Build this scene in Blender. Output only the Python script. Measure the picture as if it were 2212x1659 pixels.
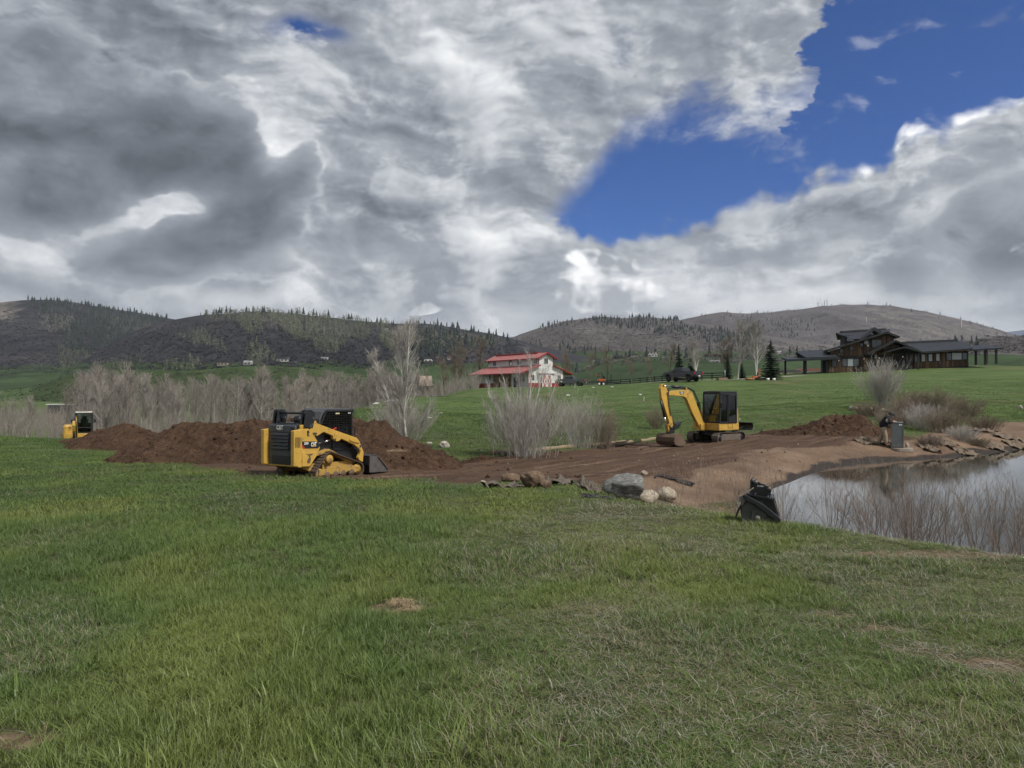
import bpy, bmesh, math, random
import numpy as np
from mathutils import Vector, Matrix, Euler
R = math.radians
random.seed(7); rng = np.random.default_rng(7)
for o in list(bpy.data.objects): bpy.data.objects.remove(o)
SC = bpy.context.scene; COL = SC.collection

# ------------------------------------------------------------------ camera, sky, sun, exposure
FPX, EYE, HOR = 710.0, 1.6, 392.0           # focal length in pixels of the 1024 frame, eye height, horizon row
TH = math.atan((HOR - 384) / FPX)
cam = bpy.data.objects.new('camera', bpy.data.cameras.new('camera')); COL.objects.link(cam)
cam.data.sensor_width = 36; cam.data.lens = FPX / 1024 * 36
cam.data.clip_start = 0.05; cam.data.clip_end = 60000
cam.location = (0, 0, EYE); cam.rotation_euler = (math.pi / 2 + TH, 0, 0)
SC.camera = cam
SUN_AZ, SUN_EL = 128, 52
SC.view_settings.view_transform = 'Standard'; SC.view_settings.look = 'None'
SC.view_settings.exposure = 0.18; SC.view_settings.gamma = 1; SC.view_settings.use_curve_mapping = False
SC.render.engine = 'CYCLES'
SC.cycles.use_denoising = True
SC.cycles.use_adaptive_sampling = True; SC.cycles.adaptive_threshold = .02; SC.cycles.adaptive_min_samples = 8
SC.cycles.max_bounces = 6; SC.cycles.diffuse_bounces = 2; SC.cycles.glossy_bounces = 3
SC.cycles.transmission_bounces = 4; SC.cycles.transparent_max_bounces = 8
SC.cycles.sample_clamp_indirect = 4
SC.cycles.caustics_reflective = False; SC.cycles.caustics_refractive = False

def ray(u, v):
    a = (u - 512) / FPX; b = (384 - v) / FPX
    return np.array([a, math.cos(TH) - b * math.sin(TH), math.sin(TH) + b * math.cos(TH)])
def P(u, v, d):
    r = ray(u, v); r = r * (d / r[1]); return Vector((r[0], r[1], EYE + r[2]))
def ang(u, v):
    r = ray(u, v); return math.degrees(math.atan2(r[0], r[1])), math.degrees(math.asin(r[2] / np.linalg.norm(r)))

class NT:                                     # small helper for building node trees
    def __init__(s, nt): s.t = nt
    def n(s, typ, **k):
        x = s.t.nodes.new(typ)
        for a, b in k.items(): setattr(x, a, b)
        return x
    def put(s, sock, v):
        if isinstance(v, bpy.types.NodeSocket): s.t.links.new(v, sock)
        elif v is not None: sock.default_value = v
    def m(s, op, a, b=None, c=None, clamp=False):
        x = s.n('ShaderNodeMath', operation=op); x.use_clamp = clamp
        for i, v in enumerate((a, b, c)): s.put(x.inputs[i], v)
        return x.outputs[0]
    def vm(s, op, a, b=None, sc=None):
        x = s.n('ShaderNodeVectorMath', operation=op); s.put(x.inputs[0], a)
        if b is not None: s.put(x.inputs[1], b)
        if sc is not None: s.put(x.inputs['Scale'], sc)
        return x.outputs['Value'] if op in ('LENGTH', 'DOT_PRODUCT', 'DISTANCE') else x.outputs[0]
    def rng(s, v, a, b, c=0.0, d=1.0, smooth=True):
        x = s.n('ShaderNodeMapRange', interpolation_type='SMOOTHSTEP' if smooth else 'LINEAR')
        for i, q in enumerate((v, a, b, c, d)): s.put(x.inputs[i], q)
        return x.outputs[0]
    def noise(s, vec, scale, detail=4, rough=.5, dist=0.0, lac=2.0):
        x = s.n('ShaderNodeTexNoise'); s.put(x.inputs['Vector'], vec)
        for k, q in (('Scale', scale), ('Detail', detail), ('Roughness', rough), ('Distortion', dist), ('Lacunarity', lac)): s.put(x.inputs[k], q)
        return x.outputs[0]
    def ramp(s, v, stops, interp='LINEAR'):
        x = s.n('ShaderNodeValToRGB'); s.put(x.inputs[0], v); e = x.color_ramp.elements; x.color_ramp.interpolation = interp
        while len(e) < len(stops): e.new(.5)
        for i, (p, c) in enumerate(stops): e[i].position = p; e[i].color = (*c, 1) if len(c) == 3 else c
        return x.outputs[0]
    def mix(s, f, a, b, mode='MIX'):
        x = s.n('ShaderNodeMix', data_type='RGBA', blend_type=mode)
        s.put(x.inputs[0], f); s.put(x.inputs[6], (*a, 1) if isinstance(a, tuple) else a); s.put(x.inputs[7], (*b, 1) if isinstance(b, tuple) else b)
        return x.outputs[2]
    def comb(s, x, y, z):
        c = s.n('ShaderNodeCombineXYZ')
        for i, v in enumerate((x, y, z)): s.put(c.inputs[i], v)
        return c.outputs[0]

W = bpy.data.worlds.new('World'); SC.world = W; W.use_nodes = True
W.node_tree.nodes.clear()
W.cycles.sampling_method = 'MANUAL'; W.cycles.sample_map_resolution = 512
def build_sky():
    N = NT(W.node_tree); m = N.m
    S = 0.10                                                    # background strength
    tc = N.n('ShaderNodeTexCoord').outputs['Generated']
    sp = N.n('ShaderNodeSeparateXYZ'); N.put(sp.inputs[0], tc); x, y, z = sp.outputs
    sky = N.n('ShaderNodeTexSky', sky_type='NISHITA'); sky.sun_disc = False
    sky.sun_elevation = R(SUN_EL); sky.sun_rotation = R(SUN_AZ); sky.altitude = 2200; sky.air_density = 1.0; sky.dust_density = 0.1; sky.ozone_density = 3.0
    # stereographic map of the sky directions
    iy = m('DIVIDE', 1.0, m('ADD', y, 1.02))
    q = N.vm('SCALE', N.comb(x, z, 0.0), sc=iy)
    def st(u, v):
        r = ray(u, v); r = r / np.linalg.norm(r); return r[0] / (1.02 + r[1]), r[2] / (1.02 + r[1])
    def tex(vec, sc, det, ro, col=False):
        t = N.n('ShaderNodeTexNoise', noise_dimensions='2D'); N.put(t.inputs['Vector'], vec)
        for k, a in (('Scale', sc), ('Detail', det), ('Roughness', ro)): N.put(t.inputs[k], a)
        return t.outputs[1 if col else 0]
    wv = N.vm('SUBTRACT', tex(q, 7, 4, .55, True), (.5, .5, .5))
    qw = N.vm('MULTIPLY_ADD', wv, (.042, .036, 0)); N.put(qw.node.inputs[2], q)
    LX = (.72, .70, 0)                                          # the bright side of the heaps is up and to the right
    qs = N.vm('MULTIPLY', qw, (1.0, 1.75, 1.0))
    def pair(sc, det, ro, off):
        a = tex(qs, sc, det, ro); b = tex(N.vm('ADD', qs, (LX[0] * off, LX[1] * off * 1.5, 0)), sc, det, ro)
        return a, m('SUBTRACT', a, b)
    n1, r1 = pair(7.0, 6, .48, .026)
    n2, r2 = pair(24, 6, .54, .009)
    n3, r3 = pair(15, 8, .60, .007)
    pf = N.rng(n3, .44, .585)                                   # crisp-edged heaps within the deck
    def vor(vec):
        v = N.n('ShaderNodeTexVoronoi', feature='SMOOTH_F1', voronoi_dimensions='2D'); v.normalize = True
        for k, a in (('Vector', vec), ('Scale', 34), ('Detail', 2.0), ('Roughness', .5), ('Smoothness', .5)): N.put(v.inputs[k], a)
        return v.outputs['Distance']
    va, vb = vor(qw), vor(N.vm('ADD', qw, (LX[0] * .007, LX[1] * .007, 0)))
    bil = m('MULTIPLY_ADD', va, -1.7, 1.0); rb = m('MULTIPLY', m('SUBTRACT', vb, va), 1.7)
    sx = N.n('ShaderNodeSeparateXYZ'); N.put(sx.inputs[0], qw); X, Y = sx.outputs[0], sx.outputs[1]
    Xr = m('MULTIPLY_ADD', m('SUBTRACT', n3, .5), .11, X)
    def curve(pts, inp=None):
        fc = N.n('ShaderNodeFloatCurve'); c = fc.mapping.curves[0]
        pp = [((a + 2) / 4, (e + 1) / 3) for a, e in pts]
        while len(c.points) < len(pp): c.points.new(.5, .5)
        for i, (a, b) in enumerate(pp): c.points[i].location = (a, b); c.points[i].handle_type = 'VECTOR'
        fc.mapping.update()
        N.put(fc.inputs['Value'], m('MULTIPLY_ADD', inp or X, .25, .5))
        return m('MULTIPLY_ADD', fc.outputs[0], 3.0, -1.0)
    # lower edge of the upper deck, top of the lower bank: the blue opens between them
    xr = st(829, 20)[0]
    f1 = curve([(-2, -.9), (-.5, -.5), (st(540, 240)[0], st(540, 240)[1]), st(574, 208), st(596, 165), st(650, 140), st(722, 122), st(780, 122), st(810, 104), (xr, st(829, 45)[1]), (xr + .03, .5), (xr + .10, 1.9), (.62, 1.9), (.9, .6), (1.3, 0), (2, -.9)], Xr)
    f2 = curve([(-2, .2), (-.5, .12), (0, .13), st(583, 226), st(648, 226), st(694, 210), st(764, 195), st(833, 178), st(889, 153), st(905, 140), st(972, 120), st(1024, 100), (.5, .33), (.8, .5), (1.3, .3), (2, .3)])
    e1 = m('MULTIPLY_ADD', m('SUBTRACT', n1, .5), .06, m('MULTIPLY_ADD', m('SUBTRACT', n3, .5), .10, m('SUBTRACT', Y, f1)))
    e2 = m('MULTIPLY_ADD', m('SUBTRACT', bil, .6), .022, m('MULTIPLY_ADD', m('SUBTRACT', n2, .5), .02, m('SUBTRACT', f2, Y)))
    c1 = N.rng(e1, -.012, .022); c2 = N.rng(e2, -.003, .008)
    def acc(t, u, v, ru, rv, amp):
        cx, cy = st(u, v); ex = abs(st(u + ru, v)[0] - cx); ey = abs(st(u, v + rv)[1] - cy)
        a = N.vm('MULTIPLY_ADD', qw, (1 / ex, 1 / ey, 0)); a.node.inputs[2].default_value = (-cx / ex, -cy / ey, 0)
        return m('MULTIPLY_ADD', m('POWER', .3679, N.vm('DOT_PRODUCT', a, a)), amp, t)
    def total(lst, t=0.0):
        for b in lst: t = acc(t, *b)
        return t
    hole = total([(300, 32, 25, 12, 1.25), (334, 36, 14, 7, .5), (612, 48, 9, 18, .4)])
    cover = m('MAXIMUM', m('SUBTRACT', c1, m('MULTIPLY', hole, N.rng(n3, .62, .40)), clamp=True), c2)
    cover = m('MAXIMUM', cover, m('MULTIPLY', N.rng(n2, .60, .76), .20))
    G = total([(60, 45, 170, 60, -.13), (400, 130, 130, 70, .02), (450, 50, 110, 40, .05), (690, 60, 120, 60, .04), (290, 80, 60, 20, .20), (262, 55, 40, 12, .12),
               (345, 218, 22, 10, .22), (395, 212, 70, 12, -.12), (500, 200, 80, 10, -.06), (20, 262, 50, 24, .26), (170, 218, 60, 18, .26),
               (270, 150, 30, 40, .15), (250, 302, 70, 9, .18), (310, 285, 22, 16, .16), (370, 270, 50, 40, -.06), (430, 296, 110, 26, -.08), (525, 275, 24, 26, -.16),
               (480, 238, 100, 18, .12), (650, 238, 90, 14, .05), (760, 236, 70, 10, .16), (720, 262, 120, 12, -.06), (800, 290, 200, 22, .02),
               (1000, 250, 60, 60, -.10), (880, 190, 90, 22, -.10), (1000, 150, 40, 30, -.06), (845, 250, 34, 18, .16), (640, 90, 90, 50, -.03), (560, 75, 30, 60, -.05)])
    D = total([(60, 135, 190, 70, 1.0), (150, 95, 120, 50, .5), (60, 205, 120, 32, .8), (170, 185, 60, 24, .6), (238, 168, 48, 26, .75), (300, 178, 20, 26, .5), (258, 230, 66, 30, 1.25), (205, 252, 60, 20, .6), (160, 266, 110, 15, .9),
               (190, 205, 22, 14, -.7), (165, 214, 50, 14, -.75), (100, 224, 60, 10, -.4), (276, 150, 20, 34, -.8), (225, 205, 20, 16, -.4), (345, 225, 40, 16, -.6), (25, 262, 50, 20, -.6), (975, 262, 100, 24, .70), (880, 276, 60, 12, .55), (1010, 200, 50, 36, .5)])
    D0 = D; D = m('ADD', D, m('MULTIPLY', N.rng(D0, -.1, .3, .25, 1.0), m('MULTIPLY_ADD', n3, 3.0, m('MULTIPLY_ADD', n1, 2.0, -2.45))))
    ad = N.rng(D, .22, .60)
    lin = m('MULTIPLY', N.rng(D, .0, .36), N.rng(D0, .12, .45))                                    # thin sunlit fringe of the dark heaps
    low = N.rng(z, .12, .27, 1.0, 0.0)
    ld = N.rng(D, .22, 1.45, .60, .22, smooth=False)
    ld = m('ADD', ld, m('MULTIPLY_ADD', r1, .55, m('MULTIPLY_ADD', r3, .55, m('MULTIPLY', m('SUBTRACT', n1, .5), .14))))
    g = m('ADD', m('ADD', .60, G), m('MULTIPLY_ADD', r1, .62, m('MULTIPLY', r2, .34)))
    g = m('MULTIPLY_ADD', m('SUBTRACT', n1, .5), .10, g)
    g = m('MULTIPLY_ADD', lin, .05, g); g = m('MULTIPLY_ADD', m('SUBTRACT', pf, .5), N.rng(z, .05, .42, .14, .08), m('MULTIPLY_ADD', r3, .42, g))
    g = m('MULTIPLY_ADD', N.rng(e1, -.005, .04, 1.0, 0.0), .04, g)
    g = m('ADD', m('MULTIPLY', g, m('SUBTRACT', 1.0, ad)), m('MULTIPLY', ld, ad))
    cum = m('MINIMUM', total([(590, 268, 32, 22, 1.3), (622, 290, 38, 26, 1.3), (585, 300, 40, 16, .8)]), 1.0)        # the tall bright heap over the pass
    rim = m('MULTIPLY', N.rng(m('SUBTRACT', f2, Y), -.01, .034, 1.0, 0.0), N.rng(X, st(835, 160)[0], st(862, 160)[0]))   # sunlit tops of the bank
    k = N.rng(m('MULTIPLY_ADD', m('SUBTRACT', bil, .6), .55, m('MAXIMUM', m('MULTIPLY', rim, .95), cum)), .36, .66)
    bright = m('MAXIMUM', m('MULTIPLY_ADD', rb, .95, m('MULTIPLY_ADD', r2, 1.3, m('MULTIPLY_ADD', r1, 1.2, m('MULTIPLY_ADD', m('SUBTRACT', bil, .6), .25, .82)))), .56)
    g = m('ADD', m('MULTIPLY', g, m('SUBTRACT', 1.0, k)), m('MULTIPLY', bright, k))
    puff = total([(436, 310, 26, 5, 1.0), (432, 304, 12, 7, .8)])
    pk = N.rng(m('MULTIPLY_ADD', m('SUBTRACT', n3, .5), 2.0, puff), .40, .70)
    g = m('ADD', m('MULTIPLY', g, m('SUBTRACT', 1.0, pk)), m('MULTIPLY', m('MULTIPLY_ADD', rb, .8, m('MULTIPLY_ADD', r2, .7, .80)), pk))
    lowh = N.rng(z, .06, .27, .55, 0.0)                         # the rain veil near the horizon flattens everything
    g = m('ADD', m('MULTIPLY', g, m('SUBTRACT', 1.0, lowh)), m('MULTIPLY', lowh, .74))
    colr = N.ramp(g, [(0, (.042, .050, .062)), (.2, (.088, .099, .117)), (.4, (.175, .194, .224)), (.58, (.315, .340, .378)), (.74, (.56, .585, .615)), (1, (1.0, 1.0, 1.0))])
    col = N.mix(cover, N.vm('MULTIPLY', sky.outputs[0], SKYMUL), N.vm('SCALE', colr, sc=1 / S))
    col = N.mix(N.rng(z, -.06, -.01, 1.0, 0.0), col, (.6, .6, .55))
    bg = N.n('ShaderNodeBackground'); N.put(bg.inputs[0], col); N.put(bg.inputs[1], S)
    out = N.n('ShaderNodeOutputWorld'); N.t.links.new(bg.outputs[0], out.inputs[0])
SKYMUL = (.22, .47, .86)
build_sky()
sun = bpy.data.objects.new('sun', bpy.data.lights.new('sun', 'SUN')); COL.objects.link(sun)
sun.data.energy = 3.6; sun.data.angle = R(9); sun.data.color = (1, .95, .87)
sdir = Vector((math.sin(R(SUN_AZ)) * math.cos(R(SUN_EL)), math.cos(R(SUN_AZ)) * math.cos(R(SUN_EL)), math.sin(R(SUN_EL))))
sun.rotation_euler = sdir.to_track_quat('Z', 'Y').to_euler()

# ------------------------------------------------------------------ helpers
def tag(o, label=None, cat=None, group=None, kind=None):
    for k, v in (('label', label), ('category', cat), ('group', group), ('kind', kind)):
        if v: o[k] = v
    return o
def empty(name, loc=(0, 0, 0), rz=0.0, label=None, cat=None, group=None, rot=None, scale=None):
    o = bpy.data.objects.new(name, None); COL.objects.link(o); o.empty_display_size = .2
    o.location = loc; o.rotation_euler = rot if rot else (0, 0, rz)
    if scale: o.scale = (scale,) * 3
    return tag(o, label, cat, group)
def copy_tree(o, parent=None):
    c = o.copy(); COL.objects.link(c); c.parent = parent
    for ch in o.children: copy_tree(ch, c)
    return c
class MB:                                     # collects shapes, links them as ONE mesh object
    def __init__(s): s.v = []; s.f = []; s.sm = []
    def add(s, vs, fs, smooth=False):
        k = len(s.v); s.v += [tuple(v) for v in vs]; s.f += [tuple(i + k for i in f) for f in fs]; s.sm += [smooth] * len(fs); return s
    def box(s, c, size, rot=None, taper=1.0):
        hx, hy, hz = (a / 2 for a in size); vs = []
        for z, t in ((-hz, 1), (hz, taper)):
            for x, y in ((-hx, -hy), (hx, -hy), (hx, hy), (-hx, hy)): vs.append(Vector((x * t, y * t, z)))
        if rot is not None:
            M = rot if isinstance(rot, Matrix) else Euler(rot).to_matrix(); vs = [M @ v for v in vs]
        c = Vector(c)
        return s.add([v + c for v in vs], [(3, 2, 1, 0), (4, 5, 6, 7), (0, 1, 5, 4), (1, 2, 6, 5), (2, 3, 7, 6), (3, 0, 4, 7)])
    def bar(s, a, b, w, h=None, up=(0, 0, 1)):          # square bar from a to b
        a, b = Vector(a), Vector(b); d = (b - a); L = d.length; d.normalize()
        x = d.cross(Vector(up)); x = x.normalized() if x.length > 1e-5 else Vector((1, 0, 0)); z = x.cross(d)
        return s.box((a + b) / 2, (w, L, h or w), Matrix((x, d, z)).transposed())
    def tube(s, pts, rad, n=8, caps=True, smooth=True):
        pts = [Vector(p) for p in pts]; rad = [rad] * len(pts) if isinstance(rad, (int, float)) else rad
        vs, fs = [], []; prev = None
        for i, p in enumerate(pts):
            d = (pts[min(i + 1, len(pts) - 1)] - pts[max(i - 1, 0)]).normalized()
            if prev is None: x = d.orthogonal().normalized()
            else:
                x = prev - d * prev.dot(d); x = x.normalized() if x.length > 1e-6 else d.orthogonal().normalized()
            prev = x; y = d.cross(x)
            for k in range(n):
                a = 2 * math.pi * k / n; vs.append(p + (x * math.cos(a) + y * math.sin(a)) * rad[i])
        for i in range(len(pts) - 1):
            for k in range(n): fs.append((i * n + k, i * n + (k + 1) % n, (i + 1) * n + (k + 1) % n, (i + 1) * n + k))
        s.add(vs, fs, smooth)
        if caps:
            k0 = len(s.v) - len(vs)
            s.f += [tuple(k0 + i for i in range(n))[::-1], tuple(k0 + (len(pts) - 1) * n + i for i in range(n))]; s.sm += [False, False]
        return s
    def cyl(s, a, b, r, r2=None, n=16, smooth=True): return s.tube([a, b], [r, r if r2 is None else r2], n, True, smooth)
    def prism(s, poly, o, ax, ay, az, t):               # polygon in (ax, ay) from origin o, thickness t along az (centred)
        o, ax, ay, az = map(Vector, (o, ax, ay, az)); n = len(poly)
        a = [o + ax * p[0] + ay * p[1] - az * t / 2 for p in poly]; b = [p + az * t for p in a]
        return s.add(a + b, [tuple(range(n))[::-1], tuple(range(n, 2 * n))] + [(i, (i + 1) % n, n + (i + 1) % n, n + i) for i in range(n)])
    def xz(s, poly, y, t): return s.prism(poly, (0, y, 0), (1, 0, 0), (0, 0, 1), (0, 1, 0), t)
    def lathe(s, prof, o, axis, n=20):                  # profile (r, h) turned about axis
        o, d = Vector(o), Vector(axis).normalized(); x = d.orthogonal().normalized(); y = d.cross(x); vs, fs = [], []
        for r, h in prof:
            for k in range(n):
                a = 2 * math.pi * k / n; vs.append(o + d * h + (x * math.cos(a) + y * math.sin(a)) * r)
        for i in range(len(prof) - 1):
            for k in range(n): fs.append((i * n + k, i * n + (k + 1) % n, (i + 1) * n + (k + 1) % n, (i + 1) * n + k))
        return s.add(vs, fs, True)
    def mesh(s, name, mat=None):
        me = bpy.data.meshes.new(name); me.from_pydata(s.v, [], s.f)
        me.polygons.foreach_set('use_smooth', s.sm)
        bm = bmesh.new(); bm.from_mesh(me); bmesh.ops.recalc_face_normals(bm, faces=bm.faces); bm.to_mesh(me); bm.free()
        if mat: me.materials.append(mat)
        return me
    def build(s, name, mat=None, parent=None, bevel=0, loc=None, rz=0, **tags):
        o = bpy.data.objects.new(name, s.mesh(name, mat)); COL.objects.link(o); o.parent = parent
        if loc is not None: o.location = loc
        if rz: o.rotation_euler[2] = rz
        if bevel:
            b = o.modifiers.new('edge', 'BEVEL'); b.width = bevel; b.segments = 2; b.limit_method = 'ANGLE'; b.angle_limit = R(35); b.harden_normals = False
        return tag(o, **tags)
def np_mesh(name, V, F, mat=None, smooth=True):         # fast numpy mesh, all faces of the same size
    V = np.asarray(V, np.float32); F = np.asarray(F, np.int32); n, k = F.shape
    me = bpy.data.meshes.new(name); me.vertices.add(len(V)); me.loops.add(n * k); me.polygons.add(n)
    me.vertices.foreach_set('co', V.ravel()); me.loops.foreach_set('vertex_index', F.ravel())
    me.polygons.foreach_set('loop_start', np.arange(0, n * k, k, dtype=np.int32))
    me.polygons.foreach_set('use_smooth', np.full(n, smooth)); me.update(calc_edges=True)
    if mat: me.materials.append(mat)
    return me
def put(name, me, parent=None, **tags):
    o = bpy.data.objects.new(name, me); COL.objects.link(o); o.parent = parent; return tag(o, **tags)
def grid_faces(nr, nc):
    i = np.arange(nr - 1)[:, None] * nc + np.arange(nc - 1)[None, :]
    return np.stack([i, i + 1, i + nc + 1, i + nc], -1).reshape(-1, 4)

# numpy value noise
_perm = rng.permutation(512); _perm = np.concatenate([_perm, _perm]); _val = rng.random(512)
def vnoise(x, y):
    xi = np.floor(x).astype(int); yi = np.floor(y).astype(int); fx = x - xi; fy = y - yi
    fx = fx * fx * fx * (fx * (fx * 6 - 15) + 10); fy = fy * fy * fy * (fy * (fy * 6 - 15) + 10)
    h = lambda a, b: _val[_perm[(_perm[a & 511] + b) & 511]]
    return (h(xi, yi) * (1 - fx) + h(xi + 1, yi) * fx) * (1 - fy) + (h(xi, yi + 1) * (1 - fx) + h(xi + 1, yi + 1) * fx) * fy - .5
def fbm(x, y, o=4, g=.5, l=2.03):
    x = np.asarray(x, float); y = np.asarray(y, float); t = 0; a = 1
    for i in range(o): t = t + a * vnoise(x + 17.3 * i, y - 9.1 * i); x = x * l; y = y * l; a *= g
    return t
def sstep(a, b, x):
    t = np.clip((x - a) / (b - a), 0, 1); return t * t * (3 - 2 * t)
def sdf(px, py, poly):                                   # signed distance to polygon, negative inside
    px = np.asarray(px, float); py = np.asarray(py, float); d = np.full(px.shape, 1e9); ins = np.zeros(px.shape, bool); n = len(poly)
    for i in range(n):
        (ax, ay), (bx, by) = poly[i], poly[(i + 1) % n]; ex, ey = bx - ax, by - ay
        t = np.clip(((px - ax) * ex + (py - ay) * ey) / (ex * ex + ey * ey + 1e-12), 0, 1)
        d = np.minimum(d, np.hypot(px - ax - t * ex, py - ay - t * ey))
        c = (ay > py) != (by > py); ins ^= c & (px < (bx - ax) * (py - ay) / (by - ay + 1e-12) + ax)
    return np.where(ins, -d, d)

# materials
MATS = {}
def mat(name, base=(.5, .5, .5), rough=.6, metal=0.0, var=.0, vscale=6.0, dirt=None, dirt_amt=.0, dscale=3.0, bump=0.0, bscale=40.0, spec=None, obj_rand=0.0, coat=0.0):
    if name in MATS: return MATS[name]
    M = bpy.data.materials.new(name); M.use_nodes = True; nt = M.node_tree; N = NT(nt); b = nt.nodes['Principled BSDF']
    b.inputs['Roughness'].default_value = rough; b.inputs['Metallic'].default_value = metal
    if spec is not None: b.inputs['Specular IOR Level'].default_value = spec
    if coat: b.inputs['Coat Weight'].default_value = coat
    tc = N.n('ShaderNodeTexCoord').outputs['Object']; col = (*base, 1)
    if var:
        n = N.noise(tc, vscale, 5, .6); n = N.rng(n, .25, .75, 1 - var, 1 + var, False)
        col = N.vm('SCALE', col[:3], sc=n)
    if obj_rand:
        r = N.n('ShaderNodeObjectInfo').outputs['Random']; col = N.vm('SCALE', col if not isinstance(col, tuple) else col[:3], sc=N.rng(r, 0, 1, 1 - obj_rand, 1 + obj_rand, False))
    if dirt:
        n2 = N.noise(tc, dscale, 6, .65); f = N.rng(n2, .62 - dirt_amt * .4, .80 - dirt_amt * .3); f = N.m('MULTIPLY', f, min(1, .45 + dirt_amt))
        col = N.mix(f, col, dirt); N.put(b.inputs['Roughness'], N.m('MULTIPLY_ADD', f, .9 - rough, rough))
    N.put(b.inputs['Base Color'], col)
    if bump:
        bp = N.n('ShaderNodeBump'); bp.inputs['Strength'].default_value = bump; bp.inputs['Distance'].default_value = .02
        N.put(bp.inputs['Height'], N.noise(tc, bscale, 6, .6)); N.put(b.inputs['Normal'], bp.outputs[0])
    MATS[name] = M; return M
def mat_nodes(name, fn):                                 # custom material: fn(N, bsdf)
    if name in MATS: return MATS[name]
    M = bpy.data.materials.new(name); M.use_nodes = True; fn(NT(M.node_tree), M.node_tree.nodes['Principled BSDF']); MATS[name] = M; return M

# ------------------------------------------------------------------ ground, pond
ZW = -1.35                                              # water level
def XY(u, v, z): r = ray(u, v); k = (z - EYE) / r[2]; return (r[0] * k, r[1] * k)
POND = [XY(1120, 446, ZW), XY(1060, 447.5, ZW), XY(1022, 449.5, ZW), XY(975, 455, ZW), XY(928, 459, ZW), XY(876, 461.5, ZW), XY(850, 464.5, ZW), XY(830, 469, ZW), XY(805, 477, ZW), XY(785, 486, ZW), XY(768, 495, ZW),
        XY(758, 503, ZW), XY(768, 511, ZW), XY(800, 521, ZW), XY(850, 531, ZW), XY(930, 545, ZW), XY(1024, 561, ZW), XY(1150, 584, ZW), (14, 9.5), (22, 10), (34, 14), (44, 26), (46, 38)]
FZ = lambda y: -.045 * max(y - 3, 0)
CP = [(x, y, FZ(y)) for x, y in ((0, 0), (-10, -4), (10, -4), (-12, 4), (3, 5), (-5, 10), (1, 10), (-20, 20), (-10, 16), (-3, 14), (8, 3), (14, 1), (-30, 35), (-26, 28), (-15, 35), (-12, 30), (-60, -8), (-60, 20), (-8, 24))]
CP += [(60, -8, 0), (14, 4, -.1), (30, 2, -.3), (-55, 50, -1.9), (-32.6, 54, -2.4), (-60, 72, -3.2), (-30, 75, -3.6), (-70, 95, -4.5), (-25, 62, -2.9), (-20, 50, -1.9), (-25, 85, -4), (-28, 115, -5), (-28, 150, -5), (-40, 130, -5.5), (-60, 160, -6.5), (-110, 100, -5), (-140, 200, -7), (-40, 220, -7),
      (0, 190, 2.0), (-12, 230, -4), (40, 250, -1), (100, 250, 4), (60, 190, 5.5), (25, 165, 3.2), (150, 160, 8), (140, 80, 4), (100, 40, 1), (60, 10, -.5), (60, 30, -.3), (-18, 185, -1)]
CP += [tuple(P(*a)) for a in [(0, 437, 60), (75, 439, 50), (110, 450, 40), (200, 463, 26.5), (347, 476, 21.5), (440, 478, 21), (500, 474, 22.5), (560, 470, 24.5), (620, 476, 21.5), (640, 452, 32), (690, 466, 24), (763, 449, 30), (846, 439, 34), (655, 443, 36.5), (746, 434, 41), (880, 446, 32), (905, 452, 31),
       (498, 457, 29), (575, 450, 32), (700, 500, 18.2), (740, 506, 18), (680, 488, 19.6), (640, 490, 18), (600, 487, 16.8), (700, 512, 11.8), (770, 528, 10), (850, 538, 9.2), (930, 550, 8.4), (1024, 563, 7.5), (1150, 585, 6.6),
       (960, 437, 36), (1015, 431, 42), (1020, 410, 54), (1020, 385, 98), (1020, 369, 155), (900, 400, 62), (870, 418, 46), (640, 425, 50), (640, 405, 75), (600, 391, 108), (683, 382, 106), (760, 380, 112), (810, 374, 138), (870, 371, 142), (990, 366, 150),
       (550, 388, 152), (480, 390, 156), (500, 430, 45), (480, 415, 66), (460, 402, 108), (461, 391, 150), (411, 398, 110), (374, 403, 85), (344, 412, 60), (420, 420, 48), (430, 442, 36), (800, 395, 85), (760, 405, 65), (560, 405, 82)]]
CP = np.array(CP)
def _U(r2): return np.where(r2 > 0, r2 * np.log(np.maximum(r2, 1e-9)), 0)
def tps_fit(C, lam=2.0):
    n = len(C); K = _U((C[:, None, 0] - C[None, :, 0]) ** 2 + (C[:, None, 1] - C[None, :, 1]) ** 2) + lam * np.eye(n)
    Q = np.c_[np.ones(n), C[:, :2]]; A = np.block([[K, Q], [Q.T, np.zeros((3, 3))]])
    return np.linalg.solve(A, np.r_[C[:, 2], 0, 0, 0])
_w = tps_fit(CP)
def tps(x, y):
    x = np.asarray(x, float); y = np.asarray(y, float); z = _w[-3] + _w[-2] * x + _w[-1] * y
    for (cx, cy, _), w in zip(CP, _w): z = z + w * _U((x - cx) ** 2 + (y - cy) ** 2)
    return z
def onT(u, v):
    r = ray(u, v); t = np.geomspace(3, 250, 1500); z = EYE + r[2] * t - tps(r[0] * t, r[1] * t); i = np.argmax(z < 0) if z.min() < 0 else np.argmin(z)
    return (r[0] * t[i], r[1] * t[i])
def plT(*a): return [onT(*q) for q in a]
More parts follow.
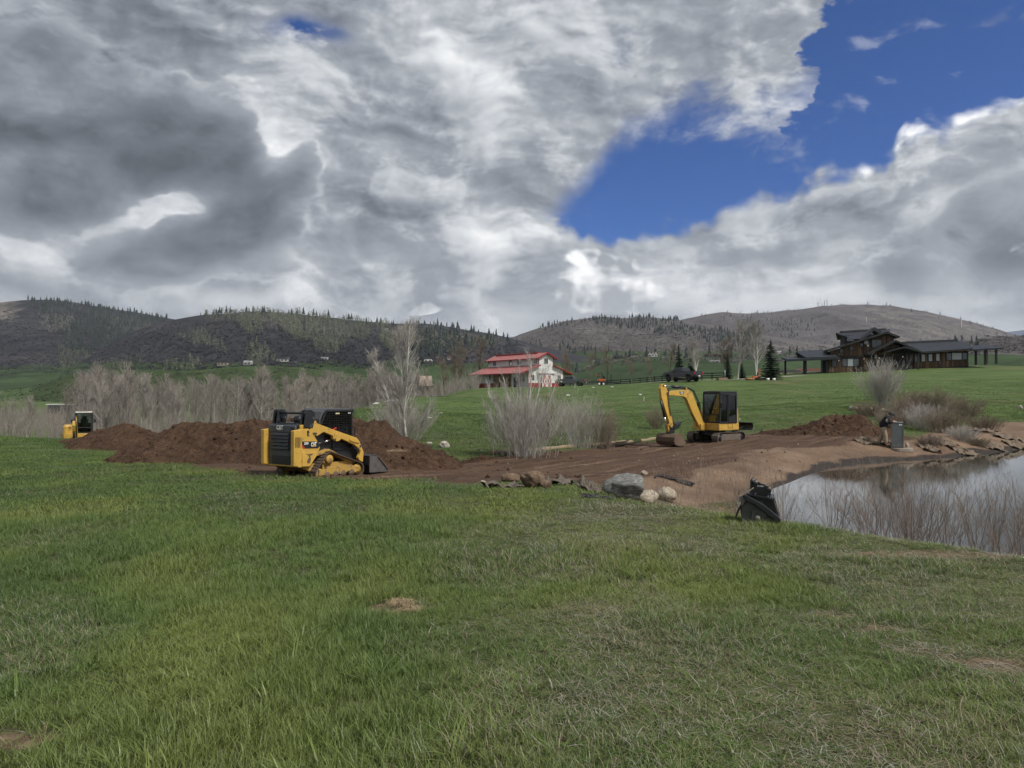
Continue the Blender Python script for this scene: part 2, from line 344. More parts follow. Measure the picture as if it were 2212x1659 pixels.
# bare soil: the worked strip from behind the piles to the mound by the pond
ROAD = plT((120, 448), (150, 458), (235, 470), (285, 478), (350, 481), (415, 481), (478, 484), (520, 480), (600, 484), (650, 492)) + [(4.6, 17), (5.2, 19.5)] + plT((775, 488), (808, 475), (850, 463), (880, 460), (925, 457.5), (925, 443), (880, 430), (850, 424), (780, 430), (746, 433), (640, 443.5), (575, 450), (498, 457), (450, 461), (400, 447), (300, 440), (180, 436))
BANK = [onT(650, 488), (3.7, 15), (4.6, 16.5), (5.4, 18.5)] + plT((770, 492), (830, 468), (876, 461), (928, 458.5), (920, 449), (846, 441), (763, 451), (700, 467), (650, 478))
SHORE = plT((925, 459), (975, 455), (1022, 449), (1100, 446), (1100, 425), (1010, 422), (940, 428), (905, 436))
def ground_z(x, y):
    x = np.asarray(x, float); y = np.asarray(y, float)
    z = tps(x, np.minimum(y, 260)); far = sstep(230, 420, y)
    z = z * (1 - far) + -10.0 * far
    side = sstep(90, 260, np.abs(x - 20) - .45 * np.maximum(y, 0) * 0); z = z * (1 - side) + np.clip(z, -4, 12) * side
    near = 1 - sstep(60, 130, y)
    z = z + .05 * fbm(x * .35, y * .35, 3) * near + .25 * fbm(x * .06 + 3, y * .06, 3) * sstep(35, 60, y)
    dp = sdf(x, y, POND)
    wid = 5.3 - 3.5 * sstep(17, 24, y)
    z = np.where(dp > 0, np.where(dp < wid, ZW - .03 + (z - ZW + .03) * np.clip(dp / wid, 0, 1) ** (.95 - .15 * sstep(17, 24, y)), z), ZW - .03 - 1.1 * sstep(0, 4, -dp))
    dr = sdf(x, y, ROAD); soil = sstep(.3, -.6, dr)
    rut = np.sin((y * .93 - x * .42) * 2.1 + 1.5 * fbm(x * .15, y * .15, 2)) * .035 + .07 * fbm(x * 1.7, y * 1.7, 4)
    z = z + soil * rut * (dp > .4)
    return z
def gz(x, y): return float(ground_z(np.array([x]), np.array([y]))[0])
def on(u, v):                                           # the point of the ground seen at pixel (u, v)
    r = ray(u, v); t = np.geomspace(3, 400, 3000); z = EYE + r[2] * t - ground_z(r[0] * t, r[1] * t)
    i = np.argmax(z < 0); return Vector((r[0] * t[i], r[1] * t[i], EYE + r[2] * t[i])) if z.min() < 0 else P(u, v, 100)
def build_ground():
    ys = np.concatenate([np.linspace(-8, 2.2, 18), np.geomspace(2.3, 60, 330)[0:] , np.geomspace(61, 260, 110), np.geomspace(270, 9000, 24)])
    aa = np.linspace(-1.15, 1.25, 470); aa = aa + .0
    Yg, A = np.meshgrid(ys, aa, indexing='ij'); Xg = A * (np.maximum(Yg, 0) + 9)
    Zg = ground_z(Xg, Yg)
    V = np.stack([Xg, Yg, Zg], -1).reshape(-1, 3)
    me = np_mesh('ground', V, grid_faces(len(ys), len(aa)))
    x, y = V[:, 0], V[:, 1]; w = fbm(x * .5, y * .5, 4)
    soil = sstep(.55, -.35, sdf(x, y, ROAD) + 1.3 * w)
    bank = sstep(.7, -.7, sdf(x, y, BANK) + 1.6 * fbm(x * .4 + 9, y * .4, 4))
    shore = sstep(1.5, -1.0, sdf(x, y, SHORE) + 2.5 * fbm(x * .25 + 4, y * .25, 4))
    dp = sdf(x, y, POND); rim = sstep(4.9, 3.2, np.abs(dp) + 1.2 * w) * sstep(21, 16, y)
    wet = sstep(.75, .1, dp + .6 * w) * sstep(17, 20, y)
    bare = sum(sstep(1, .3, np.hypot((x - cx) / rx, (y - cy) / ry) + .9 * fbm(x * 2.3, y * 2.3, 4)) * k for (cx, cy), rx, ry, k in BARE)
    ca = me.color_attributes.new('cover', 'FLOAT_COLOR', 'POINT')
    c = np.stack([soil, np.maximum(bank, shore * .9), np.clip(rim + bare, 0, 1), wet], -1).astype(np.float32); ca.data.foreach_set('color', c.ravel())
    def sh(N, b):
        g = N.n('ShaderNodeNewGeometry').outputs['Position']
        at = N.n('ShaderNodeVertexColor', layer_name='cover'); s3 = N.n('ShaderNodeSeparateColor'); N.put(s3.inputs[0], at.outputs['Color'])
        so, ba, dr = s3.outputs; wt = at.outputs['Alpha']
        fine = N.noise(g, 9, 8, .65); mid = N.noise(g, .55, 5, .55); big = N.noise(g, .07, 4, .5)
        st = N.noise(N.vm('MULTIPLY', g, (.12, .62, .5)), 1.0, 6, .6)                       # mown swaths on the hillside
        far = N.rng(N.vm('LENGTH', g), 25, 60)
        thatch = N.ramp(fine, [(.25, (.012, .012, .006)), (.5, (.055, .06, .024)), (.75, (.14, .125, .07))])
        gr = N.ramp(N.m('MULTIPLY_ADD', st, .55, N.m('MULTIPLY', fine, .45)), [(.32, (.026, .046, .013)), (.5, (.066, .106, .028)), (.66, (.125, .160, .050))])
        gr = N.mix(N.rng(big, .55, .72), gr, (.11, .105, .048)); 
        grass = N.mix(far, thatch, gr)
        mp = N.n('ShaderNodeMapping'); mp.inputs['Rotation'].default_value = (0, 0, -.76); N.put(mp.inputs['Vector'], g); ss = N.noise(N.vm('MULTIPLY', mp.outputs[0], (.16, 1.9, 1.0)), 1.25, 7, .62)
        soil = N.ramp(N.m('MULTIPLY_ADD', ss, .6, N.m('MULTIPLY', fine, .4)), [(.32, (.030, .017, .010)), (.48, (.066, .038, .023)), (.58, (.104, .064, .041)), (.66, (.19, .135, .096))])
        tan = N.ramp(N.m('MULTIPLY_ADD', mid, .6, N.m('MULTIPLY', fine, .4)), [(.3, (.07, .042, .026)), (.5, (.15, .10, .066)), (.68, (.235, .17, .118))])
        dry = N.ramp(fine, [(.3, (.05, .033, .018)), (.5, (.12, .082, .05)), (.7, (.21, .155, .10))])
        e = N.m('MULTIPLY', N.m('SUBTRACT', fine, .5), .9)
        c = N.mix(N.rng(N.m('ADD', dr, e), .35, .65), grass, dry)
        c = N.mix(N.rng(N.m('ADD', so, e), .35, .65), c, soil)
        c = N.mix(N.rng(N.m('ADD', ba, e), .40, .75), c, tan)
        c = N.mix(N.rng(wt, .3, .8), c, (.030, .022, .016))
        N.put(b.inputs['Base Color'], c); N.put(b.inputs['Roughness'], N.m('MULTIPLY_ADD', wt, -.30, .95)); b.inputs['Specular IOR Level'].default_value = .25
        bp = N.n('ShaderNodeBump'); bp.inputs['Strength'].default_value = .55; bp.inputs['Distance'].default_value = .12
        N.put(bp.inputs['Height'], N.m('MULTIPLY_ADD', fine, .7, N.noise(g, 2.2, 5, .6))); N.put(b.inputs['Normal'], bp.outputs[0])
    me.materials.append(mat_nodes('ground', sh))
    put('ground', me, kind='structure')
BARE = [(onT(878, 625), .34, .22, .9), (onT(835, 612), .4, .2, .6), (onT(1000, 660), .4, .22, .8), (onT(940, 648), .4, .3, .45), (onT(402, 607), .33, .22, .9), (onT(20, 745), .35, .2, .9), (onT(270, 700), .25, .15, .7), (onT(950, 556), 2.0, .35, .6), (onT(590, 610), .5, .3, .4)]
build_ground()
def build_water():
    p = np.array(POND); c = p.mean(0); p = c + (p - c) * 1.06
    M = MB(); M.add([(x, y, ZW) for x, y in p], [tuple(range(len(p)))])
    def sh(N, b):
        g = N.n('ShaderNodeNewGeometry').outputs['Position']
        b.inputs['Base Color'].default_value = (.045, .048, .040, 1); b.inputs['Roughness'].default_value = .012; b.inputs['IOR'].default_value = 1.6; b.inputs['Specular IOR Level'].default_value = .5
        bp = N.n('ShaderNodeBump'); bp.inputs['Strength'].default_value = .045; bp.inputs['Distance'].default_value = .03
        N.put(bp.inputs['Height'], N.noise(N.vm('MULTIPLY', g, (1.1, 2.2, 1)), 2.5, 4, .5)); N.put(b.inputs['Normal'], bp.outputs[0])
    o = M.build('pond_water', mat_nodes('pond_water', sh), kind='structure')
build_water()

# ------------------------------------------------------------------ hills
HILLS = {}
def hill_mat(name, stops, green=(.032, .052, .020), tan=(.135, .120, .106), sc=.02):
    def sh(N, b):
        g = N.n('ShaderNodeNewGeometry').outputs['Position']
        at = N.n('ShaderNodeVertexColor', layer_name='cover'); s3 = N.n('ShaderNodeSeparateColor'); N.put(s3.inputs[0], at.outputs['Color'])
        n = N.noise(g, sc, 9, .68); n2 = N.noise(g, sc * .22, 5, .55); sp = N.noise(N.vm('MULTIPLY', g, (1, 1, .35)), sc * 7, 4, .7)
        v = N.m('MULTIPLY_ADD', n, .50, N.m('MULTIPLY_ADD', n2, .25, N.m('MULTIPLY', sp, .25)))
        c = N.ramp(v, stops)
        gc = N.vm('SCALE', green, sc=N.rng(v, .36, .64, .45, 1.7, False)); tcn = N.vm('SCALE', tan, sc=N.rng(v, .36, .64, .55, 1.45, False))
        e = N.m('MULTIPLY', N.m('SUBTRACT', n, .5), 1.1)
        c = N.mix(N.rng(N.m('ADD', s3.outputs[0], e), .32, .68), c, gc)
        c = N.mix(N.rng(N.m('ADD', s3.outputs[1], e), .32, .68), c, tcn)
        N.put(b.inputs['Base Color'], c); b.inputs['Roughness'].default_value = .95; b.inputs['Specular IOR Level'].default_value = .1
        bp = N.n('ShaderNodeBump'); bp.inputs['Strength'].default_value = .8; bp.inputs['Distance'].default_value = 5
        N.put(bp.inputs['Height'], v); N.put(b.inputs['Normal'], bp.outputs[0])
    return mat_nodes(name, sh)
def hill(name, sil, D, d0, z0, M, prof=1.0, amp=0.0, nsx=200., cover=None, nu=420, nr=90, u0=-330, u1=1360, ridge=0.0):
    us = np.linspace(u0, u1, nu); su, sv = np.array(sil).T; vr = np.interp(us, su, sv)
    k = np.ones(7) / 7; vr = np.convolve(np.pad(vr, 3, 'edge'), k, 'valid')
    t = np.concatenate([np.linspace(0, 1, nr), [1.04, 1.12, 1.35]])
    T, Ug = np.meshgrid(t, us, indexing='ij'); Dg = d0 + (D - d0) * T
    zr = np.array([P(u, v, D)[2] for u, v in zip(us, vr)])[None, :]; a = np.array([(u - 512) / FPX for u in us])[None, :]
    X = a * Dg; Y = Dg
    tt = np.minimum(T, 1); Z = z0 + (zr - z0) * (tt ** prof)
    env = np.sin(np.pi * np.clip(tt, 0, 1)) ** .8
    rid = 1 - 2 * np.abs(fbm(X / nsx, Y / (nsx * 2.2), 4, .5))
    Z = Z + amp * env * (rid - .6) + amp * .25 * env * fbm(X / (nsx * .2), Y / (nsx * .3), 3) + ridge * fbm(X / 60, Y / 60, 3)
    Z = np.where(T > 1, Z - (T - 1) * (D - d0) * .35, Z)
    V = np.stack([X, Y, Z], -1)
    me = np_mesh(name, V.reshape(-1, 3), grid_faces(len(t), nu), M)
    # picture row of each vertex, used only to look up places on the slope
    sy = Y; c, s = math.cos(TH), math.sin(TH); zc = Z - EYE
    vv = 384 - FPX * (-sy * s + zc * c) / (sy * c + zc * s)
    ca = me.color_attributes.new('cover', 'FLOAT_COLOR', 'POINT'); q = np.zeros((V.shape[0], nu, 4), np.float32); q[..., 3] = 1
    if cover is not None: q[..., 0], q[..., 1] = cover(Ug, vv, X, Y)
    ca.data.foreach_set('color', q.ravel())
    HILLS[name] = (us, V, vv, len(t) - 3)
    return put(name, me, kind='structure')
def slope_pt(name, u, v):                               # point of a hill's surface at (u, v)
    us, V, vv, nr = HILLS[name]; i = int(np.clip(np.searchsorted(us, u), 1, len(us) - 1)); f = (u - us[i - 1]) / (us[i] - us[i - 1])
    j0 = vv[:nr, i - 1]; c = np.minimum.accumulate(j0); w = np.argmax(c <= v) if (c <= v).any() else nr - 1
    w = max(w, 1); a, b = c[w - 1], c[w]; g = 0 if a == b else np.clip((a - v) / (a - b), 0, 1)
    p0 = V[w - 1, i - 1] * (1 - g) + V[w, i - 1] * g; p1 = V[w - 1, i] * (1 - g) + V[w, i] * g
    return p0 * (1 - f) + p1 * f
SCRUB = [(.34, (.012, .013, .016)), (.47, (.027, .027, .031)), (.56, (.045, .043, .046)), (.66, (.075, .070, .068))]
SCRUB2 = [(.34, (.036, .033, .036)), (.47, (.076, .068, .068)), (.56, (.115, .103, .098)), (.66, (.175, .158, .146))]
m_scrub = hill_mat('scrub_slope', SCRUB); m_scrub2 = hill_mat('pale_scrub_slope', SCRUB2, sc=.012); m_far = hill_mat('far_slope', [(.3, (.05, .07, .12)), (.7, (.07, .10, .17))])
m_knoll = hill_mat('meadow_slope', [(.34, (.020, .026, .014)), (.47, (.036, .052, .020)), (.56, (.052, .078, .028)), (.66, (.080, .095, .045))], green=(.058, .088, .034), sc=.045)
S_FAR = [(-400, 318), (900, 345), (1000, 337), (1024, 330), (1080, 318), (1400, 325)]
S_D = [(-400, 355), (600, 348), (655, 330), (679, 320), (699, 315.5), (717, 312), (750, 313.5), (800, 310), (824, 306), (861, 304), (886, 305), (911, 308.6), (961, 318.5), (998, 329.6), (1008, 333), (1060, 345), (1400, 350)]
S_1 = [(-400, 312), (-60, 306), (0, 303), (16, 300.6), (31, 299), (62, 300.6), (99, 307), (137, 312), (171, 318.6), (230, 326), (300, 335), (500, 350), (1400, 360)]
S_C = [(-400, 360), (430, 352), (480, 345), (516, 336.6), (537, 328.5), (562, 321.7), (599, 316), (624, 318), (649, 317), (679, 320), (720, 326), (760, 333), (800, 341), (900, 350), (1400, 356)]
S_2 = [(-400, 400), (60, 372), (106, 347), (130, 333.5), (155, 323.6), (174, 320), (199, 315), (230, 312), (261, 311.8), (287, 313), (324, 317), (362, 322), (411, 323.6), (436, 325), (474, 331), (500, 335), (530, 343), (580, 356), (640, 366), (800, 372), (1400, 380)]
S_E = [(-400, 385), (560, 380), (620, 357), (700, 355), (800, 353), (900, 350), (972, 342), (998, 336.5), (1024, 335), (1100, 328), (1400, 325)]
S_K = [(-400, 402), (0, 391), (37, 387), (68, 374.5), (106, 370), (199, 370), (240, 366), (275, 366), (324, 370), (349, 374), (420, 378), (480, 386), (540, 392), (700, 398), (1400, 400)]
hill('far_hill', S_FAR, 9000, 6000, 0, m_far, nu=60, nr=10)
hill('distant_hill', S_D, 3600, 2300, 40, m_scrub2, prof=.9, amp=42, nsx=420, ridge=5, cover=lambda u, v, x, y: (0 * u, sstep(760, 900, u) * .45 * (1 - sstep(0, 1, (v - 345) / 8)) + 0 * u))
hill('forest_hill', S_1, 2300, 1300, 20, m_scrub, prof=.95, amp=26, nsx=300, ridge=4, cover=lambda u, v, x, y: (sstep(352, 380, v), .75 * sstep(50, -10, u) * sstep(330, 315, v)))
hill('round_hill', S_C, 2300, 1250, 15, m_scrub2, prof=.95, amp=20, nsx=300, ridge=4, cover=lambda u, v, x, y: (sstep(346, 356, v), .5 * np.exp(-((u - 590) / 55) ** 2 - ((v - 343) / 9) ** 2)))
hill('aspen_hill', S_2, 1500, 800, -6, m_scrub, prof=.95, amp=20, nsx=230, ridge=3, cover=lambda u, v, x, y: (sstep(354, 372, v + 6 * fbm(u * .03, v * .2, 3)), 0 * u))
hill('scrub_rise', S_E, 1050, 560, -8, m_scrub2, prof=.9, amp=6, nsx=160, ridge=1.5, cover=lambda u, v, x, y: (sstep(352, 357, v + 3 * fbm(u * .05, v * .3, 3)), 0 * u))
hill('meadow_knoll', S_K, 620, 300, -12, m_knoll, prof=.8, amp=3, nsx=90, ridge=.8, cover=lambda u, v, x, y: (sstep(380, 388, v) * sstep(45, 20, u) * .9 + .4 * sstep(300, 340, u), 0 * u))

# ------------------------------------------------------------------ machines
DUST = (.15, .10, .068)
m_yel = mat('machine_yellow', (.50, .305, .055), .50, var=.10, vscale=3, dirt=DUST, dirt_amt=.22, dscale=5)
m_yel2 = mat('muddy_yellow', (.42, .255, .05), .65, var=.15, vscale=5, dirt=DUST, dirt_amt=.45, dscale=5)
m_blk = mat('machine_black', (.014, .015, .018), .38, var=.2, dirt=DUST, dirt_amt=.04, dscale=4)
m_grey = mat('machine_grey', (.055, .06, .066), .5, var=.15, dirt=DUST, dirt_amt=.1)
m_rub = mat('muddy_rubber', (.085, .060, .043), .9, var=.35, vscale=7, bump=.5, bscale=25)
m_rub2 = mat('dusty_steel_track', (.115, .092, .074), .85, var=.3, vscale=7, bump=.4, bscale=25)
m_mud = mat('dried_mud', (.12, .08, .055), .95, var=.35, vscale=6, bump=.6, bscale=14)
m_steel = mat('worn_steel', (.16, .15, .145), .5, .6, var=.3, dirt=DUST, dirt_amt=.35, dscale=5)
m_chr = mat('chrome_rod', (.75, .75, .76), .18, 1.0)
m_hose = mat('hose', (.01, .01, .011), .6)
m_white = mat('white_paint', (.75, .75, .73), .5)
m_red = mat('red_paint', (.45, .03, .025), .45)
m_seat = mat('seat_vinyl', (.012, .012, .014), .7)
def _glass(N, b):
    b.inputs['Base Color'].default_value = (.55, .66, .62, 1); b.inputs['Roughness'].default_value = .02; b.inputs['Transmission Weight'].default_value = .0
    nt = N.t; tr = N.n('ShaderNodeBsdfTransparent'); tr.inputs[0].default_value = (.78, .84, .82, 1); mx = N.n('ShaderNodeMixShader'); gl = N.n('ShaderNodeBsdfGlossy'); gl.inputs['Roughness'].default_value = .02
    fr = N.n('ShaderNodeFresnel'); fr.inputs[0].default_value = 1.5
    N.put(mx.inputs[0], fr.outputs[0]); N.put(mx.inputs[1], tr.outputs[0]); N.put(mx.inputs[2], gl.outputs[0]); out = [n for n in nt.nodes if n.type == 'OUTPUT_MATERIAL'][0]; N.put(out.inputs[0], mx.outputs[0])
m_glass = mat_nodes('cab_glass', _glass)
def text(body, size, mtl, parent, loc, rot, name='lettering', ext=.002, bold=.0, sx=1.0):
    c = bpy.data.curves.new(name, 'FONT'); c.body = body; c.size = size; c.extrude = ext; c.offset = bold; c.align_x = 'CENTER'; c.align_y = 'CENTER'; c.materials.append(mtl); c.resolution_u = 2
    t = bpy.data.objects.new(name, c); COL.objects.link(t); bpy.context.view_layer.update()
    me = bpy.data.meshes.new_from_object(t.evaluated_get(bpy.context.evaluated_depsgraph_get())); bpy.data.objects.remove(t); me.name = name
    o = bpy.data.objects.new(name, me); COL.objects.link(o); o.parent = parent; o.location = loc; o.rotation_euler = rot; o.scale = (sx, 1, 1); return o
def belt_path(wheels, n=14):                              # outer hull of wheels (x, z, r) -> closed polyline, clockwise
    pts = [(x + r * math.cos(a), z + r * math.sin(a)) for x, z, r in wheels for a in np.linspace(0, 2 * math.pi, 40, endpoint=False)]
    pts = sorted(set((round(a, 4), round(b, 4)) for a, b in pts)); lo = []
    cr = lambda o, a, b: (a[0] - o[0]) * (b[1] - o[1]) - (a[1] - o[1]) * (b[0] - o[0])
    for seq in (pts, pts[::-1]):
        h = []
        for p in seq:
            while len(h) > 1 and cr(h[-2], h[-1], p) <= 0: h.pop()
            h.append(p)
        lo += h[:-1]
    return lo
def make_track(parent, wheels, y, w, mtl, lugs, lug_sz, name='track', lug_name='tread_lug'):
    hull = belt_path(wheels); n = len(hull); c = np.mean(hull, 0); t = .035; vs = []
    for x, z in hull:
        d = np.array([x, z]) - c; L = np.linalg.norm(d); xi, zi = np.array([x, z]) - d / L * t
        vs += [(x, y - w / 2, z), (x, y + w / 2, z), (xi, y + w / 2, zi), (xi, y - w / 2, zi)]
    fs = [(4 * i + k, 4 * i + (k + 1) % 4, 4 * ((i + 1) % n) + (k + 1) % 4, 4 * ((i + 1) % n) + k) for i in range(n) for k in range(4)]
    M = MB(); M.add(vs, fs); tr = M.build(name, mtl, parent)
    seg = [math.dist(hull[i], hull[(i + 1) % n]) for i in range(n)]; tot = sum(seg); lm = MB().box((0, 0, 0), lug_sz).mesh(lug_name, mtl); s = 0; i = 0; acc = 0
    for k in range(lugs):
        s = tot * k / lugs
        while acc + seg[i] < s: acc += seg[i]; i += 1
        f = (s - acc) / seg[i]; a, b = hull[i], hull[(i + 1) % n]; x, z = a[0] + (b[0] - a[0]) * f, a[1] + (b[1] - a[1]) * f
        o = bpy.data.objects.new(lug_name, lm); COL.objects.link(o); o.parent = tr; o.location = (x, y, z); o.rotation_euler = (0, -math.atan2(b[1] - a[1], b[0] - a[0]), 0)
    return tr

def track_loader(loc, yaw):
    T = empty('compact_track_loader', loc, yaw, 'yellow and black compact track loader standing before the big dirt pile', 'track loader')
    q = lambda px, py, p0=1147: ((px - p0) / 328, (1195 - (px - 870) * .0738 - py) / 456)
    poly = lambda l, p0=1147: [q(a, b, p0) for a, b in l]
    W = [(.64, .21, .21), (-.53, .60, .23), (-.90, .20, .20), (-.2, .1, .1)]
    UF = [(865, 1045), (960, 1045), (968, 1012), (1280, 995), (1400, 1038), (1395, 1082), (1330, 1112), (1290, 1070), (1240, 1085), (1185, 1142), (1130, 1112), (1080, 1142), (1020, 1112), (985, 1146), (945, 1122), (868, 1127)]
    for s in (-1, 1):
        y = s * .70
        make_track(T, W, y, .32, m_rub, 46, (.045, .32, .035))
        M = MB(); M.xz(poly(UF, 1175), s * .80, .06); M.box((-.1, s * .62, .38), (1.2, .18, .22)); f = M.build('track_frame', m_yel2, T, .008)
        for x, z, r in ((-.90, .20, .155), (.64, .21, .165)): MB().lathe([(.02, -.1), (r, -.09), (r, -.05), (r * .8, 0), (r * .8, .02), (r, .06), (r, .1), (.02, .11)], (x, y, z), (0, 1, 0), 24).build('idler', m_yel2, T)
        for x in (-.62, -.3, .02, .36): MB().lathe([(.01, -.14), (.11, -.13), (.11, -.08), (.05, -.06), (.05, .06), (.11, .08), (.11, .13), (.01, .14)], (x, y, .125), (0, 1, 0), 20).build('roller', m_mud, T)
        M = MB(); M.lathe([(.01, -.12), (.12, -.12), (.13, -.1), (.13, .1), (.12, .12), (.01, .125)], (-.53, y + s * .03, .60), (0, 1, 0), 24)
        for k in range(12):
            a = k * math.pi / 6; M.box((-.53 + .165 * math.cos(a), y, .60 + .165 * math.sin(a)), (.06, .1, .045), (0, -a, 0))
        M.build('sprocket', m_yel2, T)
        MB().xz([(-.98, .80), (-.45, .90), (.35, .52), (.62, .47), (.60, .40), (.30, .44), (-.45, .80), (-.95, .72)], s * .60, .26).build('fender', m_yel2, T, .01)
        # lift arm, tower
        AR = poly([(755, 410), (775, 388), (838, 400), (845, 432), (1075, 520), (1370, 625), (1402, 660), (1470, 832), (1458, 975), (1405, 945), (1395, 905), (1418, 860), (1425, 810), (1340, 722), (1270, 690), (1165, 640), (1085, 668), (1052, 640), (1050, 598), (930, 545), (850, 600), (795, 592), (760, 520)])
        a = MB().xz(AR, s * .66, .12).build('lift_arm', m_yel, T, .012)
        if s < 0:
            MB().xz(poly([(1270, 628), (1360, 628), (1385, 655), (1400, 700), (1330, 690), (1262, 660)]), s * .735, .03).build('cover_plate', m_yel, a, .006)
            MB().xz(poly([(1070, 560), (1170, 590), (1130, 660), (1090, 675), (1055, 645)]), s * .735, .03).build('cylinder_boss', m_yel, a, .006)
            for c in ((800, 565), (825, 567), (1068, 645), (780, 450), (1385, 775), (1418, 740)): x, z = q(*c); MB().cyl((x, s * .70, z), (x, s * .755, z), .03, n=14).build('pivot_pin', m_grey, a)
        MB().xz(poly([(645, 480), (665, 270), (690, 258), (730, 258), (765, 285), (775, 340), (765, 400), (745, 500), (690, 510)], 1100), s * .52, .05).xz(poly([(645, 480), (665, 270), (690, 258), (730, 258), (765, 285), (775, 340), (765, 400), (745, 500), (690, 510)], 1100), s * .70, .05).build('arm_tower', m_blk, T, .01)
        MB().cyl((-1.07, s * .48, 1.83), (-1.07, s * .74, 1.83), .04, n=14).build('pivot_pin', m_grey, T); MB().cyl((-1.16, s * .48, 1.60), (-1.16, s * .74, 1.60), .035, n=14).build('pivot_pin', m_grey, T)
        x0, z0 = q(875, 715); x1, z1 = q(1060, 650); MB().cyl((x0, s * .60, z0), (.5 * (x0 + x1), s * .60, .5 * (z0 + z1)), .045, n=12).build('lift_cylinder', m_blk, T); MB().cyl((.5 * (x0 + x1), s * .60, .5 * (z0 + z1)), (x1, s * .60, z1), .025, n=12).build('cylinder_rod', m_chr, T)
    MB().cyl((-1.24, -.66, 1.98), (-1.24, .66, 1.98), .035, n=12).build('cross_tube', m_blk, T)
    # body
    SP = poly([(556, 535), (725, 503), (762, 527), (872, 732), (866, 775), (832, 850), (742, 1000), (640, 1006), (556, 992)], 1137)
    for s in (-1, 1): MB().xz(SP, s * .655, .14).build('side_panel', m_yel, T, .015)
    MB().xz(poly([(650, 815), (828, 812), (835, 845), (742, 1000), (650, 1000)], 1137), -.735, .025).build('access_cover', m_yel, T, .006)
    MB().xz(poly([(700, 842), (775, 832), (770, 848), (742, 862), (750, 905), (740, 955), (712, 960), (705, 935), (728, 880), (722, 855)], 1137), -.752, .008).build('cover_latch', m_mud, T)
    MB().xz(poly([(710, 535), (730, 528), (735, 560), (722, 570), (722, 585), (735, 580), (735, 600), (712, 600)], 1137), -.732, .012).build('tie_down', m_blk, T)
    MB().box((-1.55, 0, .47), (.12, 1.46, .05)).build('rear_bumper', m_yel, T, .01)
    MB().add([(-1.5, -.62, .45), (-1.5, .62, .45), (-.95, .62, .22), (-.95, -.62, .22), (-.9, -.62, .5), (-.9, .62, .5)], [(0, 1, 2, 3), (3, 2, 5, 4), (0, 3, 4), (1, 5, 2), (0, 4, 5, 1)]).build('belly_guard', m_yel2, T)
    MB().box((-.15, 0, .62), (2.3, .96, .55)).box((-1.0, 0, 1.05), (1.0, 1.1, 1.0)).build('chassis', m_blk, T, .02)
    for s in (-1, 1): MB().box((-1.53, s * .655, 1.0), (.10, .09, 1.06)).build('rear_post', m_yel, T, .02)
    D = MB().box((-1.57, 0, 1.06), (.10, 1.16, 1.16)).build('rear_door', m_grey, T, .03)
    for k in range(5): MB().box((-1.635, .03, 1.37 - k * .098), (.045, .74, .075), (0, .5, 0)).build('louver', m_blk, D)
    MB().box((-1.632, .03, 1.17), (.012, .82, .56)).build('grille_recess', m_blk, D)
    MB().box((-1.63, .0, .64), (.03, .80, .24)).build('lower_guard', m_blk, D, .01)
    MB().box((-1.635, -.50, 1.06), (.03, .12, 1.05)).build('hinge_panel', m_blk, D, .01)
    MB().box((-1.66, -.50, 1.18), (.02, .05, .10)).build('door_latch', m_hose, D)
    text('CAT', .17, m_white, D, (-1.632, .06, 1.56), (math.pi / 2, 0, -math.pi / 2), bold=.006, sx=.85)
    MB().add([(-1.636, .06 + .055, 1.485), (-1.636, .06 - .055, 1.485), (-1.636, .06, 1.54)], [(0, 1, 2)]).build('logo_triangle', m_yel, D)
    MB().box((-1.1, 0, 1.62), (.9, 1.18, .10)).box((-1.02, 0, 1.68), (.7, .9, .04)).build('engine_hood', m_blk, T, .03)
    for s in (-1, 1): MB().box((-1.28, s * .60, 1.52), (.40, .10, .26)).build('hood_side', m_yel, T, .02)
    MB().lathe([(.01, 0), (.15, 0), (.17, .05), (.17, .13), (.13, .2), (.01, .22)], (-1.05, -.1, 1.69), (0, 0, 1), 20).build('air_cleaner', m_blk, T)
    M = MB(); M.tube([(-1.3, .45, 1.66), (-1.33, .5, 1.8), (-1.22, .55, 1.84), (-1.12, .58, 1.72)], .02, 8); M.tube([(-1.2, .35, 1.68), (-1.25, .42, 1.80), (-1.1, .5, 1.82), (-1.08, .58, 1.7)], .02, 8); M.build('hydraulic_hoses', m_hose, T)
    # vents, decal
    M = MB()
    for i in range(4):
        for j in range(9): x, z = q(577 + i * 16, 625 + j * 15, 1137); M.box((x, -.727, z), (.030, .01, .020))
    M.build('vent_holes', m_blk, T, kind='stuff')
    d = MB().xz(poly([(650, 672), (835, 675), (868, 735), (842, 765), (690, 765), (650, 712)], 1137), -.7285, .006).build('decal', m_blk, T)
    MB().xz(poly([(650, 712), (690, 765), (665, 765), (650, 745)], 1137), -.733, .004).build('decal_stripe', m_red, d)
    x, z = q(700, 700, 1137); text('259D', .095, m_white, d, (x, -.735, z), (math.pi / 2, 0, 0), bold=.002, sx=.75)
    x, z = q(790, 715, 1137); text('CAT', .165, m_white, d, (x, -.735, z), (math.pi / 2, 0, 0), bold=.006, sx=.62)
    MB().add([(x - .07, -.738, z - .055), (x + .07, -.738, z - .055), (x, -.738, z + .012)], [(0, 1, 2)]).build('logo_triangle', m_yel, d)
    MB().cyl((-1.47, -.728, .62), (-1.47, -.733, .62), .035, n=16).build('round_sticker', m_red, T)
    # cab
    CB = [(-.62, .78), (-.62, 1.60), (-.60, 1.78), (-.50, 1.98), (-.34, 2.07), (.60, 2.05), (.72, 2.00), (.72, .75)]
    cab = MB()
